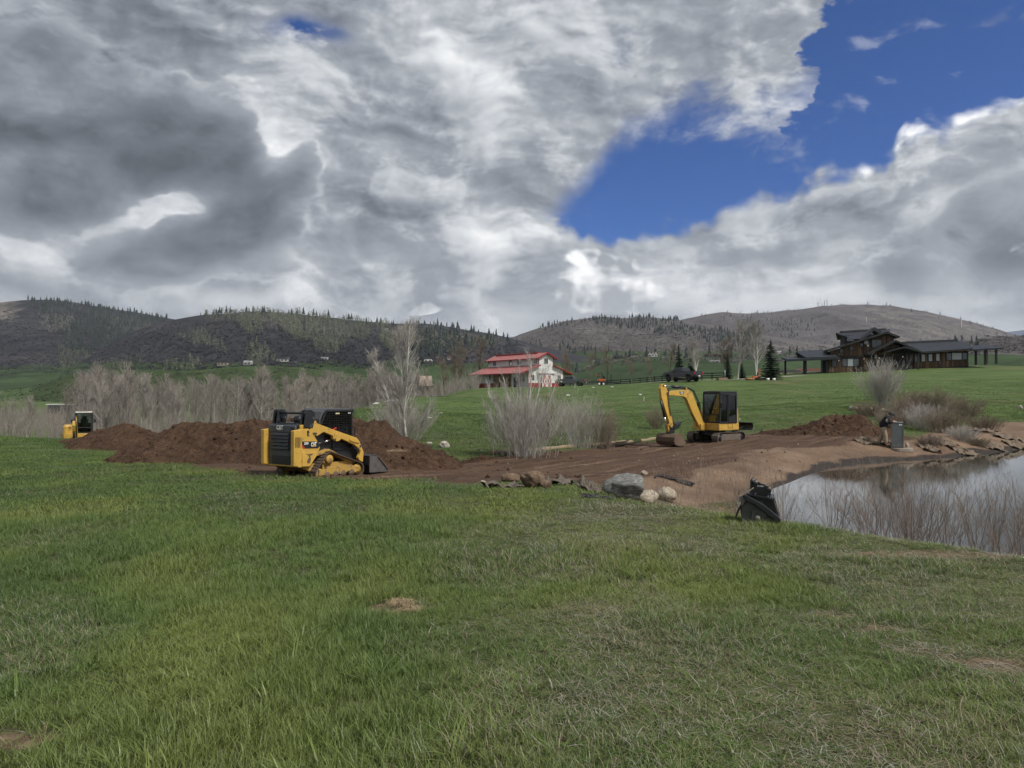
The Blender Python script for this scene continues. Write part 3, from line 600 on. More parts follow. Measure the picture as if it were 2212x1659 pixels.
    for s in (-1, 1):
        pr = CB; w = .07
        for (a, b) in (((-.58, .78), (-.58, 1.65)), ((-.58, 1.62), (-.38, 2.02)), ((-.42, 2.02), (.70, 2.02)), ((.68, .76), (.68, 2.02)), ((-.58, .84), (.70, .84)), ((-.1, .80), (-.1, 1.1))): cab.bar((a[0], s * .455, a[1]), (b[0], s * .455, b[1]), .05, .12, up=(0, 1, 0))
        cab.xz([(-.62, .76), (-.62, 1.42), (-.35, 1.42), (-.15, 1.15), (.68, .98), (.68, .76)], s * .455, .04)
    cab.build('cab_frame', m_blk, T, .01)
    MB().xz([(-.64, 1.62), (-.63, 1.78), (-.52, 2.00), (-.36, 2.10), (.62, 2.08), (.74, 2.02), (.72, 1.97), (-.34, 2.04), (-.47, 1.95), (-.57, 1.76), (-.58, 1.62)], 0, .98).build('cab_roof', m_grey, T, .02)
    MB().box((.74, 0, 2.0), (.10, .94, .14)).build('light_bar', m_blk, T, .01)
    for yy in (-.40, -.33): MB().cyl((.62, -.482, 1.94), (.62, -.487, 1.94), .02, n=12).cyl((.56, -.482, 1.94), (.56, -.487, 1.94), .02, n=12).build('marker_light', m_white, T); break
    MB().box((.10, -.483, 1.94), (.16, .006, .04)).build('warning_sticker', mat('pale_sticker', (.55, .5, .3), .5), T)
    MB().box((-.48, -.483, 1.52), (.09, .006, .06)).build('warning_sticker', m_yel, T)
    M = MB()
    for k in range(17): x = -.50 + k * .07; M.bar((x, -.47, max(1.0, 1.42 - (x + .35) * .55)), (x, -.47, min(1.98, 1.70 + (x + .55) * 1.6)), .008)
    for k in range(14): z = 1.03 + k * .07; M.bar((-.55 + max(0, z - 1.75) * .6, -.472, z), (.66, -.472, z), .008)
    M.build('window_guard', m_hose, T, kind='stuff')
    for s in (-1, 1): MB().xz([(-.56, 1.40), (-.55, 1.70), (-.42, 1.98), (.64, 1.98), (.64, 1.0), (-.1, 1.12), (-.33, 1.42)], s * .44, .012).build('side_window', m_glass, T)
    MB().add([(-.60, -.36, 1.55), (-.60, .36, 1.55), (-.48, .36, 1.95), (-.48, -.36, 1.95)], [(0, 1, 2, 3)]).build('rear_window', m_glass, T)
    MB().box((-.60, 0, 1.3), (.05, .9, .45)).build('cab_back', m_blk, T, .01)
    MB().box((-.25, 0, 1.12), (.5, .5, .14)).box((-.47, 0, 1.45), (.14, .48, .62)).build('seat', m_seat, T, .04)
    for s in (-1, 1): MB().box((.1, s * .33, 1.22), (.5, .1, .08)).cyl((.25, s * .33, 1.22), (.27, s * .33, 1.42), .025, n=8).build('control_lever', m_blk, T)
    MB().bar((-.33, -.50, 1.35), (.02, -.50, 1.50), .05, .035).build('red_strut', m_red, T)
    MB().box((.2, 0, .8), (1.0, .9, .06)).build('cab_floor', m_blk, T)
    M = MB().tube([(.76, -.49, 1.50), (.82, -.49, 1.48), (.82, -.49, 1.02), (.76, -.49, 1.0)], .014, 8); M.build('grab_rail', m_blk, T)
    # coupler and bucket
    MB().box((.98, 0, .42), (.12, 1.1, .5)).box((.86, -.45, .5), (.25, .10, .6)).box((.86, .45, .5), (.25, .10, .6)).build('coupler', m_blk, T, .01)
    for s in (-1, 1): MB().cyl((.70, s * .45, .95), (.98, s * .45, .55), .04, n=12).build('tilt_cylinder', m_blk, T)
    B = MB()
    pr = [(1.10, .56), (1.06, .30), (1.10, .05), (1.95, .02)]
    for i in range(3):
        (x0, z0), (x1, z1) = pr[i], pr[i + 1]; B.bar((x0, 0, z0), (x1, 0, z1), 1.74, .02, up=(0, 0, 1) if i == 2 else (1, 0, 0))
    bk = B.build('bucket', m_blk, T)
    for s in (-1, 1):
        MB().xz([(1.08, .06), (1.92, .02), (1.93, .09), (1.45, .56), (1.10, .58)], s * .86, .025).build('bucket_side', m_steel, bk)
        MB().bar((1.45, s * .885, .55), (1.93, s * .885, .08), .05, .03).build('side_edge', m_steel, bk)
    MB().bar((1.12, 0, .57), (1.40, 0, .585), 1.74, .02).build('bucket_lip', m_blk, bk)
    return T
v = P(324, 476, 22)
LOADER_LOC = (v[0], v[1]); track_loader((v[0], v[1], gz(v[0], v[1]) + .0), R(57))

def mini_excavator(loc, yaw, label):
    T = empty('mini_excavator', loc, yaw, label, 'excavator')
    W = [(.86, .27, .26), (-.86, .27, .26)]
    for s in (-1, 1):
        y = s * .79; make_track(T, W, y, .38, m_rub2, 40, (.05, .38, .03), lug_name='track_shoe')
        MB().box((0, y + s * .0, .28), (1.55, .30, .34)).box((0, y, .50), (.9, .3, .06)).build('track_frame', m_rub2, T, .02)
        for x in (-.86, .86): MB().lathe([(.01, -.13), (.2, -.12), (.21, 0), (.2, .12), (.01, .13)], (x, y, .27), (0, 1, 0), 20).build('idler' if x > 0 else 'sprocket', m_blk, T)
        for x in (-.5, -.17, .17, .5): MB().cyl((x, y - .15, .10), (x, y + .15, .10), .07, n=12).build('roller', m_blk, T)
    MB().box((0, 0, .42), (1.1, 1.3, .2)).cyl((0, 0, .45), (0, 0, .66), .48, n=28).build('undercarriage', m_blk, T, .02)
    # dozer blade, raised behind
    B = MB(); pr = [(-1.66, .98), (-1.75, .86), (-1.74, .72), (-1.62, .60)]
    for i in range(3): B.bar((pr[i][0], 0, pr[i][1]), (pr[i + 1][0], 0, pr[i + 1][1]), 1.96, .03, up=(1, 0, 0))
    bl = B.build('dozer_blade', m_blk, T)
    for s in (-1, 1): MB().bar((-.5, s * .35, .38), (-1.62, s * .45, .72), .10, .12).build('blade_arm', m_blk, bl, .01)
    MB().cyl((-.5, 0, .5), (-1.6, 0, .85), .05, n=12).build('blade_cylinder', m_blk, bl)
    # upper body
    ring = [(.98, .97), (.98, -.55), (.86, -.80), (.2, -.97), (-.55, -.92), (-1.0, -.55), (-1.08, 0), (-1.0, .55), (-.6, .95), (-.1, .97)]
    MB().prism(ring, (0, 0, .82), (1, 0, 0), (0, 1, 0), (0, 0, 1), .36).build('house', m_yel, T, .03)
    MB().prism([(a * .96, b * .96) for a, b in ring], (0, 0, .66), (1, 0, 0), (0, 1, 0), (0, 0, 1), .06).build('turntable_plate', m_blk, T)
    # engine cover behind and beside the cab
    ce = [(-1.06, -.05), (-.98, .52), (-.62, .90), (-.42, .92), (-.42, -.05)]
    MB().add([(x, y, z) for z, k in ((1.0, 1), (1.45, 1), (1.72, .86)) for x, y in [(-.42 + (a + .42) * k, b) for a, b in ce]], [tuple(range(5))[::-1], tuple(range(10, 15))] + [(r * 5 + i, r * 5 + (i + 1) % 5, (r + 1) * 5 + (i + 1) % 5, (r + 1) * 5 + i) for r in range(2) for i in range(5)]).build('counterweight', m_yel, T, .03)
    hc = [(.70, -.12), (.70, -.70), (.55, -.86), (-.5, -.88), (-.98, -.50), (-1.04, -.12)]
    MB().add([(x, y, z) for z, k in ((1.0, 1), (1.5, 1), (1.62, .9)) for x, y in [(a * k, -.12 + (b + .12) * k) for a, b in hc]], [tuple(range(6))[::-1], tuple(range(12, 18))] + [(r * 6 + i, r * 6 + (i + 1) % 6, (r + 1) * 6 + (i + 1) % 6, (r + 1) * 6 + i) for r in range(2) for i in range(6)]).build('engine_cover', m_yel, T, .03)
    MB().box((.02, -.895, 1.25), (.02, .02, .45)).box((-.2, -.89, 1.02), (1.3, .02, .02)).build('panel_seam', m_blk, T)
    for s, y in ((1, .975),): 
        M = MB().box((.30, y, .86), (.012, .012, .30)).box((-.05, y, .86), (.012, .012, .30)).box((.12, y, .78), (.34, .012, .012)); M.build('panel_seam', m_mud, T)
    d = MB().box((-.90, .69, 1.16), (.30, .012, .12), (0, 0, R(45))).build('decal', m_blk, T); text('CAT', .12, m_white, d, (-.905, .70, 1.16), (math.pi / 2, 0, R(180 - 45 + 0)), bold=.004, sx=.8)
    d = MB().box((-1.075, .27, 1.22), (.012, .30, .24), (0, 0, R(8))).build('decal', m_blk, T); text('305E2', .09, m_white, d, (-1.085, .27, 1.20), (math.pi / 2, 0, -math.pi / 2), bold=.002, sx=.8)
    # cab: x -.38 .. .92, y -.08 .. .95
    F = MB(); x0, x1, y0, y1, z0, z1 = -.38, .92, -.06, .95, 1.0, 2.50; r = .045
    for x, y in ((x0, y0), (x1, y0), (x1, y1), (x0, y1), (.34, y1)): F.bar((x, y, z0), (x if x != x1 else x1 - .06, y, z1), .085 if x != .34 else .07)
    for z in (z0 + .03, z1 - .03):
        F.bar((x0, y0, z), (x1 - .03, y0, z), .09); F.bar((x0, y1, z), (x1 - .03, y1, z), .09); F.bar((x0, y0, z), (x0, y1, z), .09); F.bar((x1 - .03, y0, z), (x1 - .03, y1, z), .09)
    F.bar((x1 - .01, y0, 1.42), (x1 - .01, y1, 1.42), .06)
    F.build('cab_frame', m_blk, T, .012)
    MB().box((.25, .445, 2.55), (1.36, 1.06, .09)).build('cab_roof', m_blk, T, .03); MB().box((.60, .40, 2.60), (.42, .62, .012)).build('roof_hatch', m_grey, T)
    dr = MB(); 
    for a, b in (((-.33, 1.06), (-.33, 2.42)), ((.29, 1.06), (.29, 2.42)), ((-.33, 1.06), (.29, 1.06)), ((-.33, 2.42), (.29, 2.42))): dr.bar((a[0], .985, a[1]), (b[0], .985, b[1]), .06)
    dr.xz([(-.33, 1.06), (.29, 1.06), (.29, 1.30), (-.33, 1.42)], .985, .03); do = dr.build('door', m_blk, T, .008)
    MB().xz([(-.30, 1.42), (.26, 1.32), (.26, 2.40), (-.30, 2.40)], .98, .008).build('pane', m_glass, do); MB().box((.24, 1.015, 1.55), (.03, .03, .16)).build('handle', m_grey, do)
    MB().xz([(.38, 1.06), (.84, 1.06), (.80, 2.44), (.38, 2.44)], .955, .008).build('side_window', m_glass, T)
    MB().box((.90, .445, 1.95), (.008, .92, .98)).build('windshield', m_glass, T); MB().box((.91, .445, 1.22), (.008, .92, .34)).build('lower_window', m_glass, T)
    MB().box((-.40, .445, 1.95), (.008, .90, .90)).build('rear_window', m_glass, T); MB().box((.25, -.06, 1.95), (1.15, .008, .9)).build('side_window', m_glass, T)
    MB().box((-.39, .445, 1.25), (.05, .98, .5)).box((.25, .45, 1.02), (1.25, .95, .05)).build('cab_floor', m_blk, T)
    MB().box((.25, -.02, 1.34), (1.15, .03, .66)).build('inner_wall', m_blk, T)
    MB().box((.02, .45, 1.36), (.48, .50, .14)).box((-.22, .45, 1.72), (.13, .48, .62)).box((-.25, .45, 2.13), (.09, .30, .20)).build('seat', m_seat, T, .05)
    for yy in (.12, .78): MB().box((.12, yy, 1.45), (.45, .14, .2)).cyl((.30, yy, 1.5), (.33, yy, 1.78), .02, n=8).build('control_lever', m_blk, T)
    MB().bar((.9, .62, 1.45), (.9, .68, 2.42), .012).build('wiper', m_hose, T)
    for y, sg in ((1.0, 1), (-.12, -1)): MB().tube([(.86, y, 2.0), (1.02, y + sg * .12, 2.05), (1.05, y + sg * .14, 1.95)], .014, 6).box((1.06, y + sg * .15, 1.90), (.03, .15, .24)).build('mirror', m_blk, T)
    MB().box((-.40, .90, 2.50), (.05, .08, .18)).build('work_light', mat('lamp_lens', (.7, .65, .5), .3), T)
    # boom
    MB().cyl((1.12, 0, .62), (1.12, 0, 1.02), .16, n=16).box((1.22, 0, .82), (.34, .34, .30)).build('swing_post', m_yel, T, .01)
    bp = [(1.15, .80), (1.05, .98), (1.50, 1.75), (1.95, 2.52), (2.20, 2.66), (2.55, 2.66), (3.70, 2.60), (3.80, 2.50), (3.70, 2.40), (2.62, 2.34), (2.38, 2.25), (1.92, 1.50), (1.42, .84), (1.28, .72)]
    bo = MB().xz(bp, 0, .20).build('boom', m_yel, T, .02)
    for s in (-1, 1):
        d = MB().xz([(2.55, 2.59), (2.92, 2.58), (2.84, 2.44), (2.62, 2.45)], s * .103, .006).build('decal', m_blk, bo); text('CAT', .14, m_white, d, (2.73, s * .108, 2.515), (math.pi / 2, 0, 0 if s < 0 else math.pi), bold=.004, sx=.75)
    MB().cyl((2.30, -.12, 2.46), (2.30, .12, 2.46), .05, n=14).build('work_light', m_yel2, bo); MB().cyl((2.28, -.11, 2.32), (2.28, .11, 2.32), .06, n=14).build('pin', m_yel2, bo); MB().box((2.36, 0, 2.72), (.10, .16, .12)).build('cylinder_bracket', m_yel2, bo)
    MB().cyl((1.33, 0, .85), (1.85, 0, 1.52), .075, n=14).build('boom_cylinder', m_blk, T); MB().cyl((1.85, 0, 1.52), (2.32, 0, 2.26), .04, n=12).build('cylinder_rod', m_chr, T)
    MB().cyl((2.40, 0, 2.76), (3.3, 0, 2.82), .065, n=14).build('stick_cylinder', m_blk, T); MB().cyl((3.3, 0, 2.82), (4.06, 0, 2.88), .035, n=12).build('cylinder_rod', m_chr, T)
    sp = [(3.94, 2.95), (4.10, 2.95), (4.22, 2.72), (4.16, 2.30), (3.50, .82), (3.36, .78), (3.30, .90), (3.66, 2.05), (3.62, 2.42), (3.74, 2.62)]
    st = MB().xz(sp, 0, .17).build('stick', m_yel, T, .02)
    for x, z, r in ((3.76, 2.5, .06), (4.04, 2.88, .05), (3.42, .86, .05)): MB().cyl((x, -.12, z), (x, .12, z), r, n=14).build('pin', m_grey, st)
    MB().cyl((4.13, 0, 2.15), (3.86, 0, 1.35), .06, n=14).build('bucket_cylinder', m_blk, T); MB().cyl((3.86, 0, 1.35), (3.72, 0, .95), .032, n=12).build('cylinder_rod', m_chr, T)
    MB().bar((3.72, .09, .97), (3.40, .09, 1.05), .04, .08).bar((3.72, -.09, .97), (3.40, -.09, 1.05), .04, .08).bar((3.72, 0, .97), (3.60, 0, .62), .16, .08).build('bucket_link', m_yel2, T, .008)
    MB().cyl((3.48, 0, 1.42), (3.20, 0, 1.0), .05, n=12).xz([(3.34, 1.05), (3.12, .95), (2.82, 1.12), (2.86, .98), (3.05, .78), (3.35, .72)], 0, .30).build('thumb', m_blk, T, .01)
    MB().box((3.46, 0, .62), (.34, .26, .24)).build('quick_coupler', m_blk, T, .02)
    M = MB()
    for y in (-.05, .0, .05): M.tube([(1.2, y, 1.05), (1.4, y + .1, 1.9), (1.85, y + .08, 2.62), (2.2, y, 2.78), (3.0, y, 2.72), (3.6, y + .06, 2.74), (3.75, y + .1, 2.5), (3.70, y + .09, 2.0), (3.55, y + .08, 1.4)], .016, 6)
    M.build('hydraulic_hoses', m_hose, T)
    # bucket
    bp = [(3.70, .52), (3.82, .38), (3.84, .20), (3.74, .05), (3.50, -.02), (3.18, -.02), (2.98, .06)]
    B = MB()
    for i in range(len(bp) - 1): a, b = bp[i], bp[i + 1]; B.bar((a[0], 0, a[1]), (b[0] + (b[0] - a[0]) * .02, 0, b[1]), 1.15, .03, up=(.3, 0, 1) if i > 2 else (1, 0, .2))
    B.bar((3.70, 0, .52), (3.30, 0, .54), 1.15, .03)
    bk = B.build('bucket', m_mud, T)
    for s in (-1, 1): MB().xz([(3.30, .55)] + bp, s * .575, .025).build('bucket_side', m_mud, bk)
    M = MB().xz([(3.68, .44), (3.78, .3), (3.72, .1), (3.45, .04), (3.1, .05), (3.2, .36), (3.4, .46)], 0, 1.1); M.build('soil_load', m_mud, bk)
    return T
xe = P(716, 442, 36.5); EXC_LOC = (xe[0], xe[1])
ex = mini_excavator((xe[0], xe[1], gz(xe[0], xe[1]) - .02), R(216), 'yellow mini excavator working on the bare soil strip, arm reaching down')
xl = P(77, 440, 53)
e2 = copy_tree(ex); e2.location = (xl[0], xl[1], -2.45); e2.rotation_euler = (0, 0, R(-61)); tag(e2, 'far yellow mini excavator facing the camera behind the small dirt pile', 'excavator')
arm = Matrix.Translation((1.15, 0, .8)) @ Matrix.Rotation(R(17), 4, 'Y') @ Matrix.Translation((-1.15, 0, -.8))      # its arm hangs lower
for ch in e2.children:
    nm = ch.name.split('.')[0]
    if nm in ('boom', 'boom_cylinder', 'cylinder_rod', 'stick_cylinder', 'stick', 'bucket_cylinder', 'bucket_link', 'thumb', 'quick_coupler', 'hydraulic_hoses', 'bucket'): ch.matrix_local = arm
    if nm == 'cab_roof': ch.data = ch.data.copy(); ch.data.materials[0] = mat('pale_roof', (.55, .53, .45), .5)

# ------------------------------------------------------------------ earth piles, boulders, fabric, people and site things
def soil_mat():
    def sh(N, b):
        g = N.n('ShaderNodeNewGeometry').outputs['Position']; a = N.noise(g, 5.5, 9, .68); c = N.noise(g, .8, 4, .5)
        col = N.ramp(N.m('MULTIPLY_ADD', a, .7, N.m('MULTIPLY', c, .3)), [(.3, (.022, .012, .007)), (.48, (.058, .033, .020)), (.62, (.098, .059, .037)), (.76, (.17, .115, .078))])
        N.put(b.inputs['Base Color'], col); b.inputs['Roughness'].default_value = .95; b.inputs['Specular IOR Level'].default_value = .2
        bp = N.n('ShaderNodeBump'); bp.inputs['Strength'].default_value = .9; bp.inputs['Distance'].default_value = .10
        N.put(bp.inputs['Height'], N.m('MULTIPLY_ADD', a, .6, N.noise(g, 16, 5, .6))); N.put(b.inputs['Normal'], bp.outputs[0])
    return mat_nodes('dug_soil', sh)
m_soil = soil_mat()
PILE_V = []
def pile(name, crest, k, label, cat='dirt pile', step=.07, rough=.10, seed=0):
    C = np.array([tuple(P(*c)) for c in crest]); C = np.c_[C[:, :2], C[:, 2] - ground_z(C[:, 0], C[:, 1])]; C[:, 2] += .17 * sstep(.3, .9, C[:, 2])
    hm = C[:, 2].max() / k + .8; x0, x1, y0, y1 = C[:, 0].min() - hm, C[:, 0].max() + hm, C[:, 1].min() - hm, C[:, 1].max() + hm
    nx, ny = int((x1 - x0) / step), int((y1 - y0) / step); X, Y = np.meshgrid(np.linspace(x0, x1, nx), np.linspace(y0, y1, ny))
    G = ground_z(X, Y); H = np.full(X.shape, -9.)
    wx, wy = X + .35 * fbm(X * .9 + seed, Y * .9, 3), Y + .35 * fbm(X * .9, Y * .9 + 31 + seed, 3)
    for i in range(len(C) - 1):
        (ax, ay, ah), (bx, by, bh) = C[i], C[i + 1]; ex_, ey_ = bx - ax, by - ay; t = np.clip(((wx - ax) * ex_ + (wy - ay) * ey_) / (ex_ ** 2 + ey_ ** 2), 0, 1)
        d = np.hypot(wx - ax - t * ex_, wy - ay - t * ey_); h = ah + (bh - ah) * t - k * np.maximum(np.sqrt(d * d + .10) - .22, 0)
        H = np.logaddexp(H * 9, h * 9) / 9
    H = np.where(H > 0, H, H * .6)
    r = 1 - 2 * np.abs(fbm(X * 2.2 + seed, Y * 2.2, 4, .55)); cl = np.maximum(fbm(X * 6 + 3, Y * 6 + seed, 3), 0)
    H = H + (rough * (r - .72) * 1.3 + .13 * cl) * sstep(-.12, .25, H) + .22 * fbm(X * .8 + seed, Y * .8, 3) * sstep(0, .8, H)
    H = np.maximum(H, -.12)
    V = np.stack([X, Y, G + H], -1).reshape(-1, 3); F = grid_faces(ny, nx); keep = (H.reshape(-1)[F] > -.119).any(1); F = F[keep]
    used = np.unique(F); mp = np.full(len(V), -1); mp[used] = np.arange(len(used))
    PILE_V.append(V[used][H.reshape(-1)[used] > .02]); return tag(put(name, np_mesh(name, V[used], mp[F], m_soil)), label, cat)
pile('dirt_pile', [(62, 440, 45), (85, 437.5, 44), (105, 432, 43), (124, 426, 42.5), (135, 428, 42), (147, 438, 41.5), (153, 445, 40.5)], .55, 'small low dirt pile in front of the far excavator', seed=3)
pile('dirt_pile', [(160, 452, 28), (176, 432, 28.4), (190, 427, 28.4), (215, 426.5, 28.3), (240, 425, 28.2), (290, 425, 28), (330, 423, 27.5), (352, 423.5, 27), (373, 427.5, 26.4), (395, 437, 26), (412, 446, 25.6), (445, 461, 25)], .62, 'long high pile of dug brown soil behind the track loader', seed=11)
pile('dirt_pile', [(735, 437, 40.5), (765, 432, 39.5), (795, 428, 38.5), (815, 423.5, 38), (836, 419.5, 37.5), (856, 420, 37), (880, 428, 36)], .55, 'reddish soil mound on the bank beside the standing man', seed=23)
pile('soil_windrow', [(452, 461.5, 26.6), (480, 458.5, 28), (505, 456, 29.2), (540, 452.5, 30.8), (578, 449.5, 32.5)], .5, 'low ragged ridge of soil at the meadow edge below the shrubs', step=.06, rough=.12, seed=41)

def boulder(u, v, wpx, hpx, mtl, label, seed, cat='boulder', d=None, rot=0, name='boulder', cut=5, group=None):
    c = on(u, v) if d is None else P(u, v, d); s = c[1] / FPX; w, h = wpx * s / 2, hpx * s
    bm = bmesh.new(); bmesh.ops.create_icosphere(bm, subdivisions=4, radius=1); r = np.random.default_rng(seed)
    co = np.array([q.co[:] for q in bm.verts]); 
    for _ in range(cut):
        n = r.normal(size=3); n /= np.linalg.norm(n); dd = r.uniform(.55, .85); p = co @ n; co = co - np.where(p > dd, (p - dd) * .85, 0)[:, None] * n
    o = r.uniform(0, 99, 2); k = 1 + .22 * fbm(co[:, 0] * 1.3 + o[0] + co[:, 2], co[:, 1] * 1.3 + o[1] - co[:, 2] * .7, 4) + .05 * fbm(co[:, 0] * 6 + o[1], co[:, 2] * 6 + co[:, 1] * 3, 3)
    co = co * k[:, None]
    for q, p in zip(bm.verts, co): q.co = p
    me = bpy.data.meshes.new(name); bm.to_mesh(me); bm.free(); me.polygons.foreach_set('use_smooth', [True] * len(me.polygons)); me.materials.append(mtl)
    z = np.array([q.co[2] for q in me.vertices]); x = np.array([q.co[0] for q in me.vertices])
    ob = bpy.data.objects.new(name, me); COL.objects.link(ob); hh = h / (z.max() - z.min()) * 1.15; ob.scale = (2 * w / (x.max() - x.min()), w * 1.0, hh); ob.rotation_euler = (0, R(rot), 0)
    ob.location = (c[0], c[1] + w * .6, gz(c[0], c[1] + w * .6) + h - z.max() * hh)
    return tag(ob, label, cat, group)
def rock_mat(name, a, b, c, sc=5, bump=.7):
    def sh(N, bs):
        t = N.n('ShaderNodeTexCoord').outputs['Object']; n = N.noise(N.vm('MULTIPLY', t, (1, 1, 2.4)), sc, 9, .68, .4); m2 = N.noise(t, 2.2, 3)
        N.put(bs.inputs['Base Color'], N.ramp(N.m('MULTIPLY_ADD', n, .75, N.m('MULTIPLY', m2, .25)), [(.32, a), (.5, b), (.64, c), (.72, tuple(min(1, q * 1.7) for q in c))])); bs.inputs['Roughness'].default_value = .9
        bp = N.n('ShaderNodeBump'); bp.inputs['Strength'].default_value = bump; bp.inputs['Distance'].default_value = .06; N.put(bp.inputs['Height'], n); N.put(bs.inputs['Normal'], bp.outputs[0])
    return mat_nodes(name, sh)
r_grey = rock_mat('grey_schist', (.055, .054, .050), (.155, .155, .145), (.30, .295, .275), 3.2, 1.0); r_tan = rock_mat('tan_cobble', (.17, .14, .10), (.33, .285, .215), (.48, .43, .34), 3); r_brn = rock_mat('soil_caked_stone', (.05, .030, .018), (.13, .085, .052), (.24, .17, .11), 3.5); r_wht = rock_mat('pale_stone', (.20, .175, .14), (.40, .36, .31), (.56, .53, .47), 4)
boulder(627, 501, 43, 27, r_grey, 'large jagged grey boulder on the grass edge above the pond', 5, rot=-14, cut=9)
boulder(647, 504, 26, 13.5, r_tan, 'rounded tan boulder leaning against the big grey boulder', 6, cut=2)
boulder(667, 502, 22, 14.5, r_tan, 'rounded tan boulder nearest the black attachment', 8, cut=1)
boulder(511, 483, 20, 10, r_brn, 'soil-caked brown boulder at the end beside the grey fabric sheet', 9)
boulder(533, 488, 26, 17.5, r_brn, 'biggest soil-caked brown boulder with white chalky scrapes', 10)
boulder(546, 489, 13, 9, r_brn, 'small brown boulder tucked against the biggest brown boulder', 12)
boulder(645, 475, 7, 4.6, r_tan, 'small pale stone on the soil behind the grey boulder', 13, 'stone', name='stone')
boulder(483, 484, 7, 3.4, r_tan, 'small flat stone in the grass at the edge of the fabric', 14, 'stone', name='stone')
for i, (u, v, w, h, m_, l) in enumerate([(855, 411, 10, 5, r_wht, 'bright white stone above the soil mound, first of the row'), (863, 411.5, 7.5, 3, r_brn, 'low pinkish stone between two pale stones above the mound'), (870, 411.5, 8, 5.6, r_wht, 'upright pale stone above the soil mound'), (884, 412.5, 9, 4, r_tan, 'low tan stone half hidden in brush behind the man'),
      (897, 413, 11, 7, r_tan, 'tall tan stone in the brush behind the man'), (936, 410, 6, 4.5, r_wht, 'pale stone in the brush above the far shore'), (429, 445, 6.5, 3, r_wht, 'smaller pale rounded rock at the foot of the meadow'), (444, 448, 11, 7, r_wht, 'larger rough white rock at the foot of the meadow'),
      (430, 419, 5, 1.8, r_wht, 'cluster stone, white, halfway up the meadow'), (441, 414, 3.6, 1.6, r_wht, 'upper white stone beside a dry tuft on the meadow'), (908, 449, 4, 6, r_wht, 'pale stone against the foot of the grey cabinet'), (1021, 410, 4, 4.5, r_wht, 'lone white stone at the path on the far shore')]):
    boulder(u, v, w, h, m_, l, 40 + i, 'stone' if w < 8 else 'boulder', name='stone' if w < 8 else 'boulder')
def stones():                                            # small loose stones on the bank: nobody would count them
    n = 420; pts = []
    M = MB(); base = bmesh.new(); bmesh.ops.create_icosphere(base, subdivisions=1, radius=1); bv = np.array([v.co[:] for v in base.verts]); bf = [[v.index for v in f.verts] for f in base.faces]; base.free()
    x = rng.uniform(2.5, 20, n); y = rng.uniform(14, 34, n); k = (sdf(x, y, BANK) < .8) & (sdf(x, y, POND) > .2); x, y = x[k], y[k]; x = np.r_[x, rng.uniform(-7, 13, 160)]; y = np.r_[y, rng.uniform(20, 40, 160)]; k = (sdf(x, y, ROAD) < -.3) & (sdf(x, y, POND) > .2); x, y = x[k], y[k]; z = ground_z(x, y)
    for a, b, c in zip(x, y, z):
        s = .012 + .045 * rng.random() ** 3; q = bv * rng.uniform(.6, 1.2, 3) * s * rng.uniform(.8, 1.2, (len(bv), 1)); M.add(q + (a, b, c + s * .3), bf, True)
    M.build('loose_stones', r_brn if False else rock_mat('loose_stone', (.10, .08, .06), (.20, .165, .125), (.32, .28, .22), 4), label='loose pale stones scattered over the bare bank', kind='stuff')
stones()
def clods():                                             # crumbs of earth on the piles and along the worked strip
    g = np.random.default_rng(77); bm = bmesh.new(); bmesh.ops.create_icosphere(bm, subdivisions=1, radius=1); bv = np.array([v.co[:] for v in bm.verts]); bf = np.array([[v.index for v in f.verts] for f in bm.faces]); bm.free(); pts = []
    for V, n in zip(PILE_V, (260, 1100, 420, 220)): pts.append(V[g.integers(0, len(V), n)])
    x = g.uniform(-9, 17, 2200); y = g.uniform(19, 42, 2200); s = sdf(x, y, ROAD); k = (s < .4) & (s > -4) & (sdf(x, y, BANK) > -.3) & (g.random(2200) < np.exp(-np.abs(s + .2) * .6)); x, y = x[k], y[k]; pts.append(np.stack([x, y, ground_z(x, y)], 1)); pts = np.concatenate(pts); n = len(pts)
    r = .018 + .075 * g.random(n) ** 3.2; q = bv[None] * (r[:, None, None] * g.uniform(.6, 1.25, (n, 1, 3)) * g.uniform(.75, 1.25, (n, len(bv), 1))) + pts[:, None]; F = (bf[None] + (np.arange(n) * len(bv))[:, None, None]).reshape(-1, 3)
    tag(put('soil_clods', np_mesh('soil_clods', q.reshape(-1, 3), F, m_soil, False)), 'crumbled clods of brown earth on the piles and the worked strip', kind='stuff')
clods()

